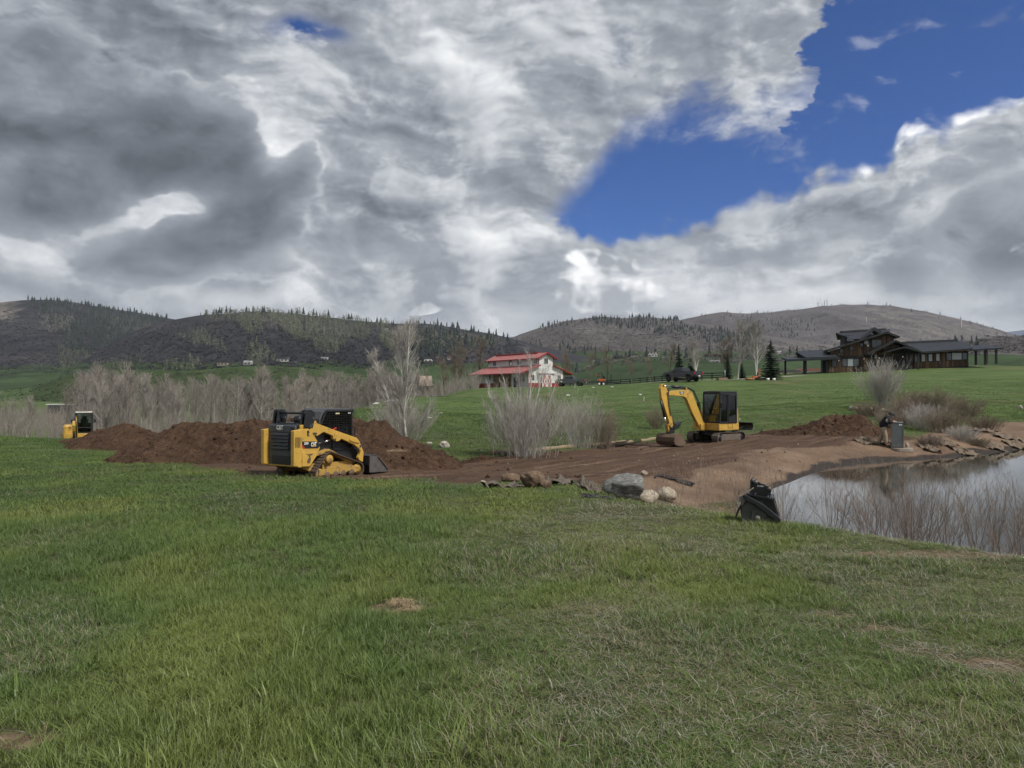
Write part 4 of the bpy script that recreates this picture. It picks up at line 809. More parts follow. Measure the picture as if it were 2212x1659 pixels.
# fabric
m_fab = mat('grey_geotextile', (.105, .088, .070), .95, var=.3, vscale=5, dirt=(.14, .10, .07), dirt_amt=.25, dscale=4, bump=.4, bscale=60); m_fabt = mat('sun_bleached_fabric', (.15, .115, .082), .95, var=.25, vscale=5, dirt=(.10, .07, .05), dirt_amt=.3, dscale=3, bump=.4, bscale=50); m_fabb = mat('black_fabric', (.02, .02, .022), .9, var=.3, bump=.4)
def cloth(u, v, wpx, dep, yaw, fold, mtl, label, seed, rise=0.0, stand=0.0, cat='fabric sheet', name='fabric_sheet'):
    c = on(u, v); w = wpx * c[1] / FPX; n, k = 44, 26; a = np.linspace(-.5, .5, n); b = np.linspace(-.5, .5, k); A, B = np.meshgrid(a, b)
    edge = 1 + .18 * fbm(A * 4 + seed, B * 4, 3); X = A * w * edge; Y = B * dep * edge
    f = fbm(A * 3.1 + seed * 1.7, B * 2.2 + seed, 4, .55); Z = fold * (np.abs(f) * 2.2) + rise * np.exp(-((A - .15) / .22) ** 2) * (1 - (2 * B) ** 2 * .6) + stand * np.maximum(B + .1, 0) * 1.6 * (1 + .8 * f)
    X = X + .25 * w * f * .5; cy, sy = math.cos(yaw), math.sin(yaw); wx, wy = c[0] + X * cy - Y * sy, c[1] + X * sy + Y * cy
    wz = ground_z(wx, wy) + .015 + Z
    me = np_mesh(name, np.stack([wx, wy, wz], -1).reshape(-1, 3), grid_faces(k, n), mtl); o = put(name, me); s = o.modifiers.new('thick', 'SOLIDIFY'); s.thickness = .012
    return tag(o, label, cat)
cloth(504, 488, 36, .7, .1, .09, m_fab, 'grey fabric sheet lying on the grass before the brown boulders', 1)
cloth(556, 486, 34, .9, -.35, .12, m_fab, 'grey fabric folded into a peak between boulders and bank', 2, rise=.17)
cloth(590, 492, 22, .6, .2, .13, m_fab, 'stiff dark fabric standing up in a torn fold', 4, stand=.14)
cloth(597, 498, 30, .5, -.2, .05, m_fabb, 'black strip of fabric at the grass edge beside the grey boulder', 5)
cloth(675, 480, 40, .35, -.55, .05, m_fabb, 'dark fabric strip running down the tan bank', 6)
cloth(866, 443, 17, .9, .3, .10, m_fabt, 'crumpled pale fabric on the soil behind the man', 7, rise=.15)
cloth(884, 444, 14, .7, -.2, .10, m_fabt, 'pale fabric heap directly behind the man', 8, rise=.2)
cloth(850, 427, 7, .9, .9, .10, m_fabt, 'scrap of pale fabric sticking out of the soil mound', 9, rise=.3)
cloth(172, 461, 20, .6, .1, .12, m_fab, 'dark fabric scrap in the grass before the long dirt pile', 10)
for i, (u, v, w, l) in enumerate([(965, 453, 26, 'bleached fabric at the water edge below the brush'), (945, 444, 24, 'bleached fabric under twigs beside the cabinet slope'), (990, 447, 30, 'wide bleached fabric sheet sagging to the far water line'), (1008, 438, 34, 'layered bleached fabric along the far shore'), (985, 432, 24, 'upper bleached fabric strip below the meadow on the shore'), (1015, 446, 24, 'bleached fabric fold at the end of the far shore'), (930, 450, 20, 'bleached fabric scrap just beyond the cabinet pad')]):
    cloth(u, v, w * .8, .9, .15 * (i % 3 - 1), .13, m_fabt, l, 20 + i, rise=.08)

# straw wattle, timber
m_straw = mat('straw', (.24, .19, .115), .95, var=.3, vscale=20, bump=.8, bscale=60); m_wood = mat('weathered_wood', (.20, .15, .10), .85, var=.3, vscale=12); m_dark = mat('dark_wood', (.03, .022, .016), .9, var=.3)
def wattle(px, label):
    pts = [on(u, v) + Vector((0, 0, .10)) for u, v in px]; fine = []
    for a, b in zip(pts[:-1], pts[1:]): fine += [a.lerp(b, t) for t in np.linspace(0, 1, 7)[:-1]]
    for p in fine: p.z = gz(p.x, p.y) + .07
    return MB().tube(fine, [.10 + .015 * math.sin(i * 1.7) for i in range(len(fine))], 10).build('straw_wattle', m_straw, label=label, cat='straw wattle')
wattle([(640, 442.5), (655, 440), (664, 439)], 'tan straw wattle behind the excavator bucket'); wattle([(490, 455), (515, 452.5), (545, 451), (580, 447.5), (612, 444.5), (636, 442.8)], 'long tan straw wattle at the foot of the shrubs')
c = on(622, 447); M = MB()
for i in range(9): a = rng.uniform(-.6, .6, 2); M.tube([c + Vector((a[0] - .5, a[1] * .5, .05)), c + Vector((a[0], a[1] * .4, .12 + .1 * rng.random())), c + Vector((a[0] + .5, a[1] * .6 + rng.uniform(-.2, .2), .05 + .3 * rng.random()))], [.05, .045, .02], 6)
M.build('dead_branches', m_dark, label='dark broken branches lying at the edge of the soil strip', cat='branches')
for u, v, h, l in ((128, 446, .9, 'thin wooden stake standing on the small dirt pile'), (142, 449, .8, 'second wooden stake beside the small dirt pile'), (575, 388, .9, 'white survey stake nearest the barn shrubs'), (644, 401, .6, 'white survey stake out on the open meadow')):
    c = on(u, v); MB().box((c[0], c[1], gz(c[0], c[1]) + h / 2 - .1), (.05, .03, h), (.05, .06, 0)).build('survey_stake', m_wood if v > 420 else m_white, label=l, cat='stake')

# ------------------------------------------------------------------ people, cabinet, attachment
def skin(name, nodes, edges, mtl, parent, root=0, sub=2):
    me = bpy.data.meshes.new(name); me.from_pydata([n[0] for n in nodes], edges, []); o = bpy.data.objects.new(name, me); COL.objects.link(o); o.parent = parent
    m1 = o.modifiers.new('skin', 'SKIN'); m1.use_smooth_shade = True; m2 = o.modifiers.new('sub', 'SUBSURF'); m2.levels = sub; m2.render_levels = sub
    if not me.skin_vertices: me.attributes.new('skin', 'FLOAT', 'POINT')
    for i, n in enumerate(nodes): r = n[1]; me.skin_vertices[0].data[i].radius = (r, r) if isinstance(r, float) else r; me.skin_vertices[0].data[i].use_root = i == root
    me.materials.append(mtl); return o
m_skin = mat('skin', (.42, .24, .17), .6); m_navy = mat('black_sweatshirt', (.010, .011, .015), .9, var=.2, bump=.3, bscale=30); m_khaki = mat('khaki_trousers', (.30, .245, .175), .9, var=.15, vscale=8, bump=.3, bscale=20); m_boot = mat('boot_leather', (.10, .07, .045), .7); m_cap = mat('dark_cap', (.022, .024, .028), .85)
def hand(nodes, edges, wrist, fwd, side, up, k=1.0):      # palm and five unequal, bent fingers
    w = Vector(wrist); f, s, u = (Vector(a).normalized() for a in (fwd, side, up)); i0 = len(nodes); nodes.append((w + f * .05 * k, (.042 * k, .018 * k)))
    for j, (off, ln) in enumerate(((-.033, .062), (-.011, .074), (.011, .07), (.033, .055))):
        a = w + f * .09 * k + s * off * k; q = len(nodes); nodes.extend([(a, .010 * k), (a + f * ln * .5 * k - u * .010 * k, .009 * k), (a + f * ln * .8 * k - u * .040 * k, .008 * k)]); edges.extend([(i0, q), (q, q + 1), (q + 1, q + 2)])
    q = len(nodes); a = w + f * .035 * k + s * .045 * k; nodes.extend([(a, .012 * k), (a + f * .035 * k + s * .02 * k - u * .02 * k, .010 * k)]); edges.extend([(i0, q), (q, q + 1)])
    return i0
def man_at_cabinet(loc, rz):
    T = empty('person', loc, rz, 'person in black sweatshirt, khaki trousers and dark cap bending over the grey cabinet', 'person')
    V = Vector
    # continuous body
    n = [(V((0, 0, .88)), (.13, .11)), (V((.04, 0, 1.08)), (.13, .11)), (V((.12, 0, 1.28)), (.15, .12)), (V((.22, 0, 1.40)), (.06, .06)), (V((.27, -.01, 1.43)), (.058, .058)), (V((.32, -.02, 1.44)), (.085, .095)), (V((.375, -.03, 1.415)), (.07, .08)),
         (V((.16, -.19, 1.31)), .065), (V((.27, -.23, 1.10)), .05), (V((.42, -.13, 1.13)), .038), (V((.17, .19, 1.31)), .065), (V((.30, .22, 1.12)), .05), (V((.44, .12, 1.14)), .038),
         (V((.01, -.10, .84)), .09), (V((.09, -.12, .48)), .062), (V((.10, -.13, .10)), .045), (V((.24, -.14, .04)), (.045, .03)), (V((-.02, .10, .84)), .09), (V((-.06, .12, .48)), .062), (V((-.22, .14, .10)), .045), (V((-.09, .14, .04)), (.045, .03))]
    e = [(0, 1), (1, 2), (2, 3), (3, 4), (4, 5), (5, 6), (2, 7), (7, 8), (8, 9), (2, 10), (10, 11), (11, 12), (0, 13), (13, 14), (14, 15), (15, 16), (0, 17), (17, 18), (18, 19), (19, 20)]
    h = hand(n, e, n[9][0], (.8, .5, .05), (.4, -.8, 0), (0, 0, 1)); e.append((9, h)); h = hand(n, e, n[12][0], (.8, -.5, .05), (-.4, -.8, 0), (0, 0, 1)); e.append((12, h))
    skin('body', n, e, m_skin, T, 0, 1)
    # nose, ears, eyes, mouth
    MB().add([(.40, -.055, 1.37), (.40, -.015, 1.37), (.435, -.04, 1.352), (.395, -.035, 1.41)], [(0, 1, 2), (0, 2, 3), (1, 3, 2), (0, 3, 1)]).build('nose', m_skin, T)
    for s in (-1, 1): MB().lathe([(.005, -.01), (.028, -.006), (.028, .006), (.005, .01)], (.31, -.02 + s * .098, 1.42), (0, 1, 0), 10).build('ear', m_skin, T); MB().lathe([(.002, 0), (.011, .002), (.002, .012)], (.415, -.03 + s * .032, 1.40), (1, 0, -.5), 8).build('eye', m_blk, T)
    MB().box((.40, -.033, 1.335), (.012, .045, .008)).build('mouth', mat('lips', (.30, .12, .09), .6), T)
    n = [(V((-.01, 0, .80)), (.20, .19)), (V((.0, 0, 1.00)), (.235, .215)), (V((.07, 0, 1.22)), (.25, .22)), (V((.20, 0, 1.37)), (.11, .105)), (V((.14, -.20, 1.29)), .12), (V((.26, -.25, 1.08)), .092), (V((.39, -.15, 1.125)), .052), (V((.15, .20, 1.29)), .12), (V((.29, .24, 1.10)), .092), (V((.41, .14, 1.13)), .052)]
    sw = skin('sweatshirt', n, [(0, 1), (1, 2), (2, 3), (2, 4), (4, 5), (5, 6), (2, 7), (7, 8), (8, 9)], m_navy, T, 0)
    n = [(V((0, 0, .90)), (.16, .15)), (V((.01, -.10, .76)), .13), (V((.085, -.12, .47)), .10), (V((.10, -.13, .10)), .088), (V((-.02, .10, .76)), .13), (V((-.06, .12, .47)), .10), (V((-.215, .14, .10)), .088), (V((.02, 0, 1.05)), .12)]
    skin('trousers', n, [(0, 1), (1, 2), (2, 3), (0, 4), (4, 5), (5, 6), (0, 7)], m_khaki, T, 0)
    for x, y in ((.10, -.13), (-.22, .14)): skin('boot', [(V((x - .03, y, .06)), (.055, .055)), (V((x + .09, y, .05)), (.052, .05)), (V((x + .19, y, .04)), (.045, .035))], [(0, 1), (1, 2)], m_boot, T)
    M = MB().lathe([(.118, -.03), (.12, .02), (.10, .085), (.05, .115), (.002, .12)], (.315, -.02, 1.46), (.45, -.05, 1), 20); M.build('cap', m_cap, T)
    MB().prism([(0, -.08), (.10, -.065), (.13, 0), (.10, .065), (0, .08)], (.40, -.025, 1.435), (.72, 0, -.69), (0, 1, 0), (.69, 0, .72), .012).build('cap_brim', m_cap, T)
    # round emblem on the back of the shirt
    em = MB().lathe([(.052, 0), (.078, .004), (.052, .008)], (.15, -.30, 1.18), (.15, -1, .05), 24).build('shirt_emblem', mat('pale_print', (.5, .5, .42), .9), sw); MB().xz([(-.045, -.02), (-.02, .015), (.0, .0), (.025, .02), (.045, -.02)], 0, .01).build('emblem_peak', mat('pale_print', (.5, .5, .42), .9), em, loc=(.15, -.305, 1.175))
    return T
pm = P(883.5, 446, 32.6); man_at_cabinet((pm[0], pm[1], gz(pm[0], pm[1])), R(-24))
def cabinet():
    c = on(897.3, 449.2); z = gz(c[0], c[1]); m_cab = mat('galvanised_grey_green', (.15, .17, .165), .38, .35, var=.18, vscale=5, dirt=(.3, .27, .22), dirt_amt=.06)
    T = empty('utility_cabinet', (c[0], c[1], z + .08), R(-26), 'tall grey metal utility cabinet on a concrete pad at the pond', 'cabinet')
    MB().box((0, 0, .56), (.46, .36, 1.10)).build('housing', m_cab, T, .01); MB().box((0, 0, 1.12), (.49, .39, .03)).build('lid', m_cab, T, .006)
    for x in (-.225, .225): MB().box((x, -.188, .56), (.022, .014, 1.08)).build('corner_strip', m_steel, T)
    d = MB().box((.236, 0, .55), (.012, .30, .98)).build('door', m_cab, T, .004); MB().box((.246, -.02, .96), (.012, .20, .05)).build('vent', m_blk, d)
    for y in (-.06, .06): MB().box((.246, y, .47), (.014, .035, .72)).build('door_rib', m_steel, d)
    for z2 in (.25, .52, .8): MB().box((-.02, -.186, z2), (.03, .012, .06), (0, .5, 0)).build('knockout', m_steel, T)
    MB().box((.13, -.186, 1.02), (.13, .01, .05)).box((.13, -.12, 1.14), (.18, .1, .006)).build('label_plate', m_white, T)
    MB().box((0, 0, .02), (.52, .42, .05)).build('plinth', mat('pad_edge', (.12, .11, .10), .9), T)
    M = MB(); poly = [(.48 * math.cos(a) * (1 + .12 * math.sin(3 * a + 1)), .38 * math.sin(a) * (1 + .1 * math.cos(2 * a))) for a in np.linspace(0, 2 * math.pi, 22, endpoint=False)]
    M.prism(poly, (c[0] + .12, c[1] - .12, z - .03), (1, 0, 0), (0, 1, 0), (0, 0, 1), .16).build('concrete_pad', mat('rough_concrete', (.24, .205, .165), .9, var=.25, vscale=6, bump=.5, bscale=20), bevel=.02, label='rough round concrete pad under the grey cabinet', cat='concrete pad')
cabinet()
def attachment():
    c = P(757, 526, 10.3); z = gz(c[0], c[1]); S = 1 / 1963; m_bk = mat('attachment_black', (.010, .011, .013), .32, var=.3, dirt=(.12, .11, .10), dirt_amt=.05, dscale=6); m_du = mat('attachment_dusty', (.052, .054, .048), .7, var=.35, vscale=6, dirt=(.16, .15, .12), dirt_amt=.15, dscale=5)
    T = empty('excavator_attachment', (c[0], c[1], z + .0), R(-20), 'black excavator attachment with ears and a hub disc on the grass edge', 'attachment')
    q = lambda l: [((a - 890) * S, (1500 - b) * S) for a, b in l]
    MB().xz(q([(480, 1440), (440, 1100), (470, 760), (560, 690), (1340, 780), (1500, 1330), (1420, 1500), (1110, 1530)]), .22, .42).build('body', m_bk, T, .012)
    MB().xz(q([(470, 1440), (480, 1010), (640, 860), (1010, 830), (1180, 1010), (1250, 1180), (1440, 1380), (1400, 1510), (1110, 1530), (700, 1470)]), -.005, .03).build('front_plate', m_du, T, .004)
    MB().xz(q([(760, 1100), (840, 1080), (1060, 1110), (1145, 1160), (1115, 1530), (720, 1480)]), -.028, .02).build('hub_plate', m_du, T, .004)
    MB().lathe([(.001, -.022), (.040, -.020), (.041, 0), (.001, 0)], ((905 - 890) * S, -.035, (1320 - 1500) * -S), (0, 1, 0), 28).build('hub_disc', mat('hub_tan', (.13, .125, .09), .6, var=.2), T)
    MB().xz(q([(500, 690), (600, 660), (1050, 900), (1400, 1180), (1525, 1300), (1510, 1390), (1440, 1400), (1130, 1160), (960, 1020), (800, 930), (560, 800)]), -.035, .07).build('rubber_flap', mat('flap_rubber', (.008, .009, .012), .55, var=.4, bump=.5, bscale=12), T, .01)
    MB().bar(((620 - 890) * S, .2, (1500 - 650) * S), ((1355 - 890) * S, .2, (1500 - 775) * S), .5, .025).build('deck_plate', m_bk, T, .003)
    for i, (a, y) in enumerate((((0, 0)), ((-90, .22)))):
        off = -90 if i else 0; o2 = [(780 + off, 645), (790 + off, 310), (825 + off, 255), (870 + off, 245), (920 + off, 285), (1030 + off, 380), (1240 + off, 432), (1290 + off, 490), (1245 + off, 725)]
        e_ = MB().xz(q(o2), .06 + i * .2, .03).build('mounting_ear', m_bk, T, .004)
        for px, py in ((868, 318), (1222, 490)):
            x, z2 = (px + off - 890) * S, (1500 - py) * S; MB().lathe([(.001, -.018), (.021, -.016), (.030, 0), (.030, .02), (.001, .02)], (x, .04 + i * .2, z2), (0, 1, 0), 20).build('pin_boss', m_steel, e_)
    text('STOREM', .026, m_white, T, ((985 - 890) * S, .043, (1500 - 430) * S), (math.pi / 2, .05, 0), ext=.001, sx=.9)
    for px, py in ((1190, 715), (1300, 735), (1350, 740), (850, 655)): MB().cyl(((px - 890) * S, .05, (1500 - py) * S - .01), ((px - 890) * S, .05, (1500 - py) * S + .012), .012, n=6).build('bolt', m_steel, T)
    MB().xz(q([(390, 740), (470, 700), (560, 740), (620, 770), (560, 880), (500, 980), (460, 970), (480, 880), (420, 850)]), -.03, .05).build('bent_bracket', m_steel, T, .004)
    for y in (-.02, .3): MB().xz(q([(290, 1335), (330, 1340), (470, 1010), (450, 980)]), y, .02).build('side_strut', m_bk, T)
    a, b = Vector(((780 - 890) * S, .02, (1500 - 490) * S)), Vector(((415 - 890) * S, -.03, (1500 - 720) * S)); m_ch = mat('chain_steel', (.30, .25, .16), .5, .5); ch = empty('chain'); ch.parent = T
    for k in range(15):
        p = a.lerp(b, k / 14) - Vector((0, 0, .012 * math.sin(math.pi * k / 14))); d = (b - a).normalized(); s_ = Vector((0, 1, 0)) if k % 2 else d.cross(Vector((0, 1, 0))).normalized()
        ring = [p + d * .016 * math.cos(t) + s_ * .008 * math.sin(t) for t in np.linspace(0, 2 * math.pi, 9)]; MB().tube(ring, .0035, 5, False).build('chain_link', m_ch, ch)
attachment()
def operator():
    # seated operator in the working excavator
    b = ex.matrix_basis; T = empty('person', b @ Vector((0, .45, 1.0)), ex.rotation_euler[2], 'person in dark clothes seated at the controls in the excavator cab', 'person'); V = Vector
    n = [(V((-.02, 0, .52)), (.15, .13)), (V((-.05, 0, .72)), (.14, .12)), (V((-.05, 0, .92)), (.16, .12)), (V((-.03, 0, 1.04)), (.055, .055)), (V((-.01, 0, 1.10)), .055), (V((.0, 0, 1.18)), (.085, .09)), (V((-.0, 0, 1.27)), (.075, .08)),
         (V((-.03, .2, .94)), .06), (V((.05, .26, .70)), .05), (V((.26, .27, .72)), .036), (V((-.03, -.2, .94)), .06), (V((.05, -.26, .70)), .05), (V((.26, -.27, .72)), .036),
         (V((.05, .1, .50)), .09), (V((.42, .12, .50)), .065), (V((.46, .12, .12)), .05), (V((.58, .12, .05)), (.045, .03)), (V((.05, -.1, .50)), .09), (V((.42, -.12, .50)), .065), (V((.46, -.12, .12)), .05), (V((.58, -.12, .05)), (.045, .03))]
    e = [(0, 1), (1, 2), (2, 3), (3, 4), (4, 5), (5, 6), (2, 7), (7, 8), (8, 9), (2, 10), (10, 11), (11, 12), (0, 13), (13, 14), (14, 15), (15, 16), (0, 17), (17, 18), (18, 19), (19, 20)]
    for w, s in ((9, 1), (12, -1)): h = hand(n, e, n[w][0], (1, 0, .1), (0, -s, 0), (0, 0, 1)); e.append((w, h))
    skin('body', n, e, m_skin, T, 0, 1)
    skin('jacket', [(V((-.02, 0, .50)), (.19, .165)), (V((-.05, 0, .90)), (.20, .16)), (V((-.03, 0, 1.02)), (.09, .085)), (V((-.03, .21, .93)), .09), (V((.05, .27, .70)), .072), (V((.22, .27, .72)), .05), (V((-.03, -.21, .93)), .09), (V((.05, -.27, .70)), .072), (V((.22, -.27, .72)), .05)], [(0, 1), (1, 2), (1, 3), (3, 4), (4, 5), (1, 6), (6, 7), (7, 8)], m_navy, T)
    skin('trousers', [(V((-.02, 0, .50)), (.17, .15)), (V((.10, .1, .50)), .11), (V((.42, .12, .50)), .088), (V((.46, .12, .14)), .07), (V((.10, -.1, .50)), .11), (V((.42, -.12, .50)), .088), (V((.46, -.12, .14)), .07)], [(0, 1), (1, 2), (2, 3), (0, 4), (4, 5), (5, 6)], m_cap, T)
    MB().lathe([(.112, 0), (.11, .05), (.07, .10), (.002, .11)], (.0, 0, 1.25), (0, 0, 1), 18).build('cap', m_cap, T); MB().box((.12, 0, 1.26), (.12, .14, .012)).build('cap_brim', m_cap, T); MB().box((.085, 0, 1.19), (.03, .03, .04)).build('nose', m_skin, T)
operator()

# ------------------------------------------------------------------ bare trees, shrubs, spruces
def tubes(PL, RD, sides=3):
    n, k, _ = PL.shape; T = np.gradient(PL, axis=1); T /= np.linalg.norm(T, axis=2, keepdims=True) + 1e-9
    ref = np.where(np.abs(T[..., 2:3]) > .9, np.array([1., 0, 0]), np.array([0, 0, 1.])); A = np.cross(T, ref); A /= np.linalg.norm(A, axis=2, keepdims=True) + 1e-9; B = np.cross(T, A)
    th = np.arange(sides) * 2 * np.pi / sides; V = PL[:, :, None] + (A[:, :, None] * np.cos(th)[None, None, :, None] + B[:, :, None] * np.sin(th)[None, None, :, None]) * RD[:, :, None, None]
    i = (np.arange(n)[:, None, None] * k + np.arange(k - 1)[None, :, None]) * sides; s = np.arange(sides)[None, None, :]; s2 = (s + 1) % sides
    F = np.stack([i + s, i + s2, i + sides + s2, i + sides + s], -1).reshape(-1, 4); return V.reshape(-1, 3), F
def cat_mesh(name, parts, mtl, smooth=True):
    V, F, k = [], [], 0
    for v, f in parts: V.append(v); F.append(f + k); k += len(v)
    return np_mesh(name, np.concatenate(V), np.concatenate(F), mtl, smooth)
def branch(g, PL, RD, m, t0, t1, ang, ln, lnvar, up, bend, k=4, rr=.5, rmin=.003, jit=.06, tpow=1.0):
    n, kk, _ = PL.shape; idx = np.repeat(np.arange(n), m); N = len(idx); t = t0 + (t1 - t0) * g.random(N) ** tpow; f = t * (kk - 1); i = np.minimum(f.astype(int), kk - 2); w = (f - i)[:, None]
    p = PL[idx, i] * (1 - w) + PL[idx, i + 1] * w; T = PL[idx, i + 1] - PL[idx, i]; T /= np.linalg.norm(T, axis=1, keepdims=True) + 1e-9; r0 = RD[idx, i] * (1 - w[:, 0]) + RD[idx, i + 1] * w[:, 0]
    q = g.normal(size=(N, 3)); q -= T * (q * T).sum(1, keepdims=True); q /= np.linalg.norm(q, axis=1, keepdims=True) + 1e-9
    a = np.radians(ang * g.uniform(.65, 1.3, N))[:, None]; d = T * np.cos(a) + q * np.sin(a); d[:, 2] += up; d /= np.linalg.norm(d, axis=1, keepdims=True)
    L = (ln * g.uniform(1 - lnvar, 1 + lnvar, N) * (1 - .55 * (t - t0) / (t1 - t0 + 1e-6)))[:, None, None]; s = np.linspace(0, 1, k)[None, :, None]
    C = p[:, None] + d[:, None] * L * s + np.array([0, 0, 1.]) * bend * L * s * s + np.cumsum(g.normal(size=(N, k, 3)), 1) * jit * L / k * (s > 0)
    r = np.maximum(r0 * rr, rmin)[:, None] * (1 - .72 * np.linspace(0, 1, k)[None, :]); return C, np.maximum(r, rmin * .55)
def stem(g, base, top, r, k=10, wob=.03, rtop=.25):
    s = np.linspace(0, 1, k)[:, None]; b, t = np.array(base, float), np.array(top, float); L = np.linalg.norm(t - b)
    p = b + (t - b) * s + np.cumsum(g.normal(size=(k, 3)) * wob * L / k, 0) * (s > 0); return p[None], (r * (1 - (1 - rtop) * s[:, 0] ** .9))[None]
m_pale = mat('aspen_bark', (.50, .485, .44), .85, var=.35, vscale=5, dirt=(.05, .045, .04), dirt_amt=.10, dscale=6); m_gbark = mat('grey_bark', (.155, .135, .115), .9, var=.3, vscale=4); m_dbark = mat('dark_bark', (.055, .045, .038), .9, var=.3)
m_tw = mat('grey_twigs', (.36, .34, .305), .9, var=.2, vscale=1.5); m_twm = mat('mauve_twigs', (.26, .23, .205), .9, var=.2, vscale=.4, obj_rand=.22); m_twr = mat('red_twigs', (.205, .160, .130), .9, var=.3, vscale=1.5); m_twb = mat('brown_twigs', (.19, .155, .112), .9, var=.3, vscale=1.2); m_bud = mat('budding_twigs', (.20, .19, .10), .9, var=.2, vscale=1.5)
def bare_tree_mesh(seed, h, r, stems=1, spread=.0, l1=24, l2=6, l3=0, t0=.3, ang=42, rmin=.006, tw=None, bark=None, ln1=.30, sides=5, up=.25, tops=None, k1=5):
    g = np.random.default_rng(seed); tr, cr = [], []; fork = []
    for s in range(stems):
        if tops: top, rs = tops[s]
        else:
            a = g.uniform(0, 6.28); top = (spread * h * math.cos(a), spread * h * math.sin(a), h * g.uniform(.85, 1.0)); rs = r * g.uniform(.7, 1)
        PL, RD = stem(g, (g.normal() * .04 * stems ** .5, g.normal() * .04 * stems ** .5, -.15), top, rs); tr.append(tubes(PL, RD, sides))
        A, AR = branch(g, PL, RD, l1, t0, .97, ang, ln1 * top[2], .35, up, .18, k1, .5, rmin * 1.4); fork.append((A, AR))
    for A, AR in fork:
        tr.append(tubes(A, AR, 3)); B, BR = branch(g, A, AR, l2, .25, 1, 40, .36 * ln1 * h, .4, .22, .12, 4, .55, rmin); cr.append(tubes(B, BR, 3))
        if l3: C, CR = branch(g, B, BR, l3, .2, 1, 38, .16 * ln1 * h, .4, .2, .1, 3, .6, rmin * .75); cr.append(tubes(C, CR, 3))
    return cat_mesh('trunk', tr, bark or m_pale), cat_mesh('crown', cr, tw or m_tw)
def place_tree(name, me, loc, rz, label, cat='tree', group=None, sc=1.0):
    T = empty(name, loc, rz, label, cat, group, scale=sc); put('trunk', me[0], T); put('crown', me[1], T); return T
def shrub_mesh(seed, h, w, stems, tw, side=5, fine=3, rmin=.004, r=.010, lean=.5, base=.30):
    g = np.random.default_rng(seed); a = g.uniform(0, 6.28, stems); q = g.random(stems) ** .7; top = np.stack([w * q * np.cos(a), w * q * np.sin(a), h * g.uniform(.55, 1, stems) * (1 - .25 * q)], 1); b = top * [base, base, 0] * g.uniform(.3, 1, (stems, 1)); b[:, 2] = -.08
    s = np.linspace(0, 1, 6)[None, :, None]; PL = b[:, None] + (top - b)[:, None] * s; PL[..., :2] += (top - b)[:, None, :2] * (s ** 1.6 - s) * lean; PL += np.cumsum(g.normal(size=PL.shape), 1) * .016 * h * (s > 0); RD = r * g.uniform(.6, 1.2, (stems, 1)) * (1 - .75 * s[..., 0]); RD = np.maximum(RD, rmin * .6)
    p = [tubes(PL, RD, 4)]; A, AR = branch(g, PL, RD, side, .2, .98, 30, .30 * h, .45, .3, .05, 4, .6, rmin); p.append(tubes(A, AR, 3))
    if fine: B, BR = branch(g, A, AR, fine, .2, 1, 32, .11 * h, .4, .2, .05, 3, .65, rmin * .8); p.append(tubes(B, BR, 3))
    return cat_mesh('shrub', p, tw)
# the aspen clump behind the soil pile
b0 = on(404, 441); hh = b0[1] / FPX
PX = lambda px, py: ((px - 352) * .35 / 4 * hh, 0, (1372 - py) * .35 / 4 * hh)
def tp(px, py, y=0): a = PX(px, py); return (a[0], y, a[2])
aspen = bare_tree_mesh(3, 6.0, .07, 3, tops=[(tp(285, 130, .5), .075), (tp(420, 70, -.3), .08), (tp(20, 440, .2), .06)], l1=44, l2=8, l3=5, t0=.18, ang=34, rmin=.0075, ln1=.24)
T = place_tree('aspen_tree', aspen, (b0[0], b0[1], gz(b0[0], b0[1])), 0, 'tall bare aspen with three pale trunks beyond the long soil pile')
put('basal_shoots', shrub_mesh(31, 2.7, 2.0, 120, m_tw, 7, 4, .006, .011, .4, .6), T)
# shrubs on the meadow edge
def shrub_at(u, v, seed, hpx, wpx, stems, tw, label, side=6, fine=3, rk=1.0, name='shrub', cat='shrub', group=None, lean=.5, d=None, base=.3):
    c = on(u, v) if d is None else P(u, v, d); s = c[1] / FPX; rm = max(.0035, .00012 * c[1]) * rk
    me = shrub_mesh(seed, hpx * s, wpx * s / 2, stems, tw, side, fine, rm, rm * 2.4, lean, base); me.name = name; o = put(name, me); o.location = (c[0], c[1], gz(c[0], c[1])); return tag(o, label, cat, group)
c = on(525, 456); s = c[1] / FPX
cl = bare_tree_mesh(8, 3.4, .045, 7, tops=[((x * s, y, z * s), r) for x, y, z, r in ((-38, .3, 66, .04), (-20, -.3, 78, .05), (-6, .2, 88, .05), (8, -.2, 97, .055), (18, .3, 86, .045), (32, 0, 76, .035), (-30, -.1, 54, .035))], l1=22, l2=6, l3=3, t0=.15, ang=26, rmin=.005, ln1=.30)
T = place_tree('aspen_clump', cl, (c[0], c[1], gz(c[0], c[1])), 0, 'wide clump of bare pale aspens standing in front of the barn', 'tree'); put('basal_shoots', shrub_mesh(33, 70 * s, 46 * s, 170, m_tw, 7, 4, .005, .009, .35, .85), T)
shrub_at(579, 448, 34, 62, 60, 100, m_tw, 'grey bare shrub beside the wide aspen clump', 6, 4, base=.7)
shrub_at(603, 448.5, 35, 44, 44, 90, m_twr, 'smaller bare shrub with reddish twigs near the straw wattle', 6, 3, base=.7)
shrub_at(548, 440, 42, 50, 40, 50, m_twb, 'brownish bare shrub behind the wide aspen clump', 5, 3)
shrub_at(657, 429, 36, 26, 32, 60, m_twb, 'round bare bush behind the excavator arm', 6, 3)
shrub_at(882, 409, 37, 55, 52, 140, m_tw, 'pale bare shrub standing before the dark timber house', 7, 4)
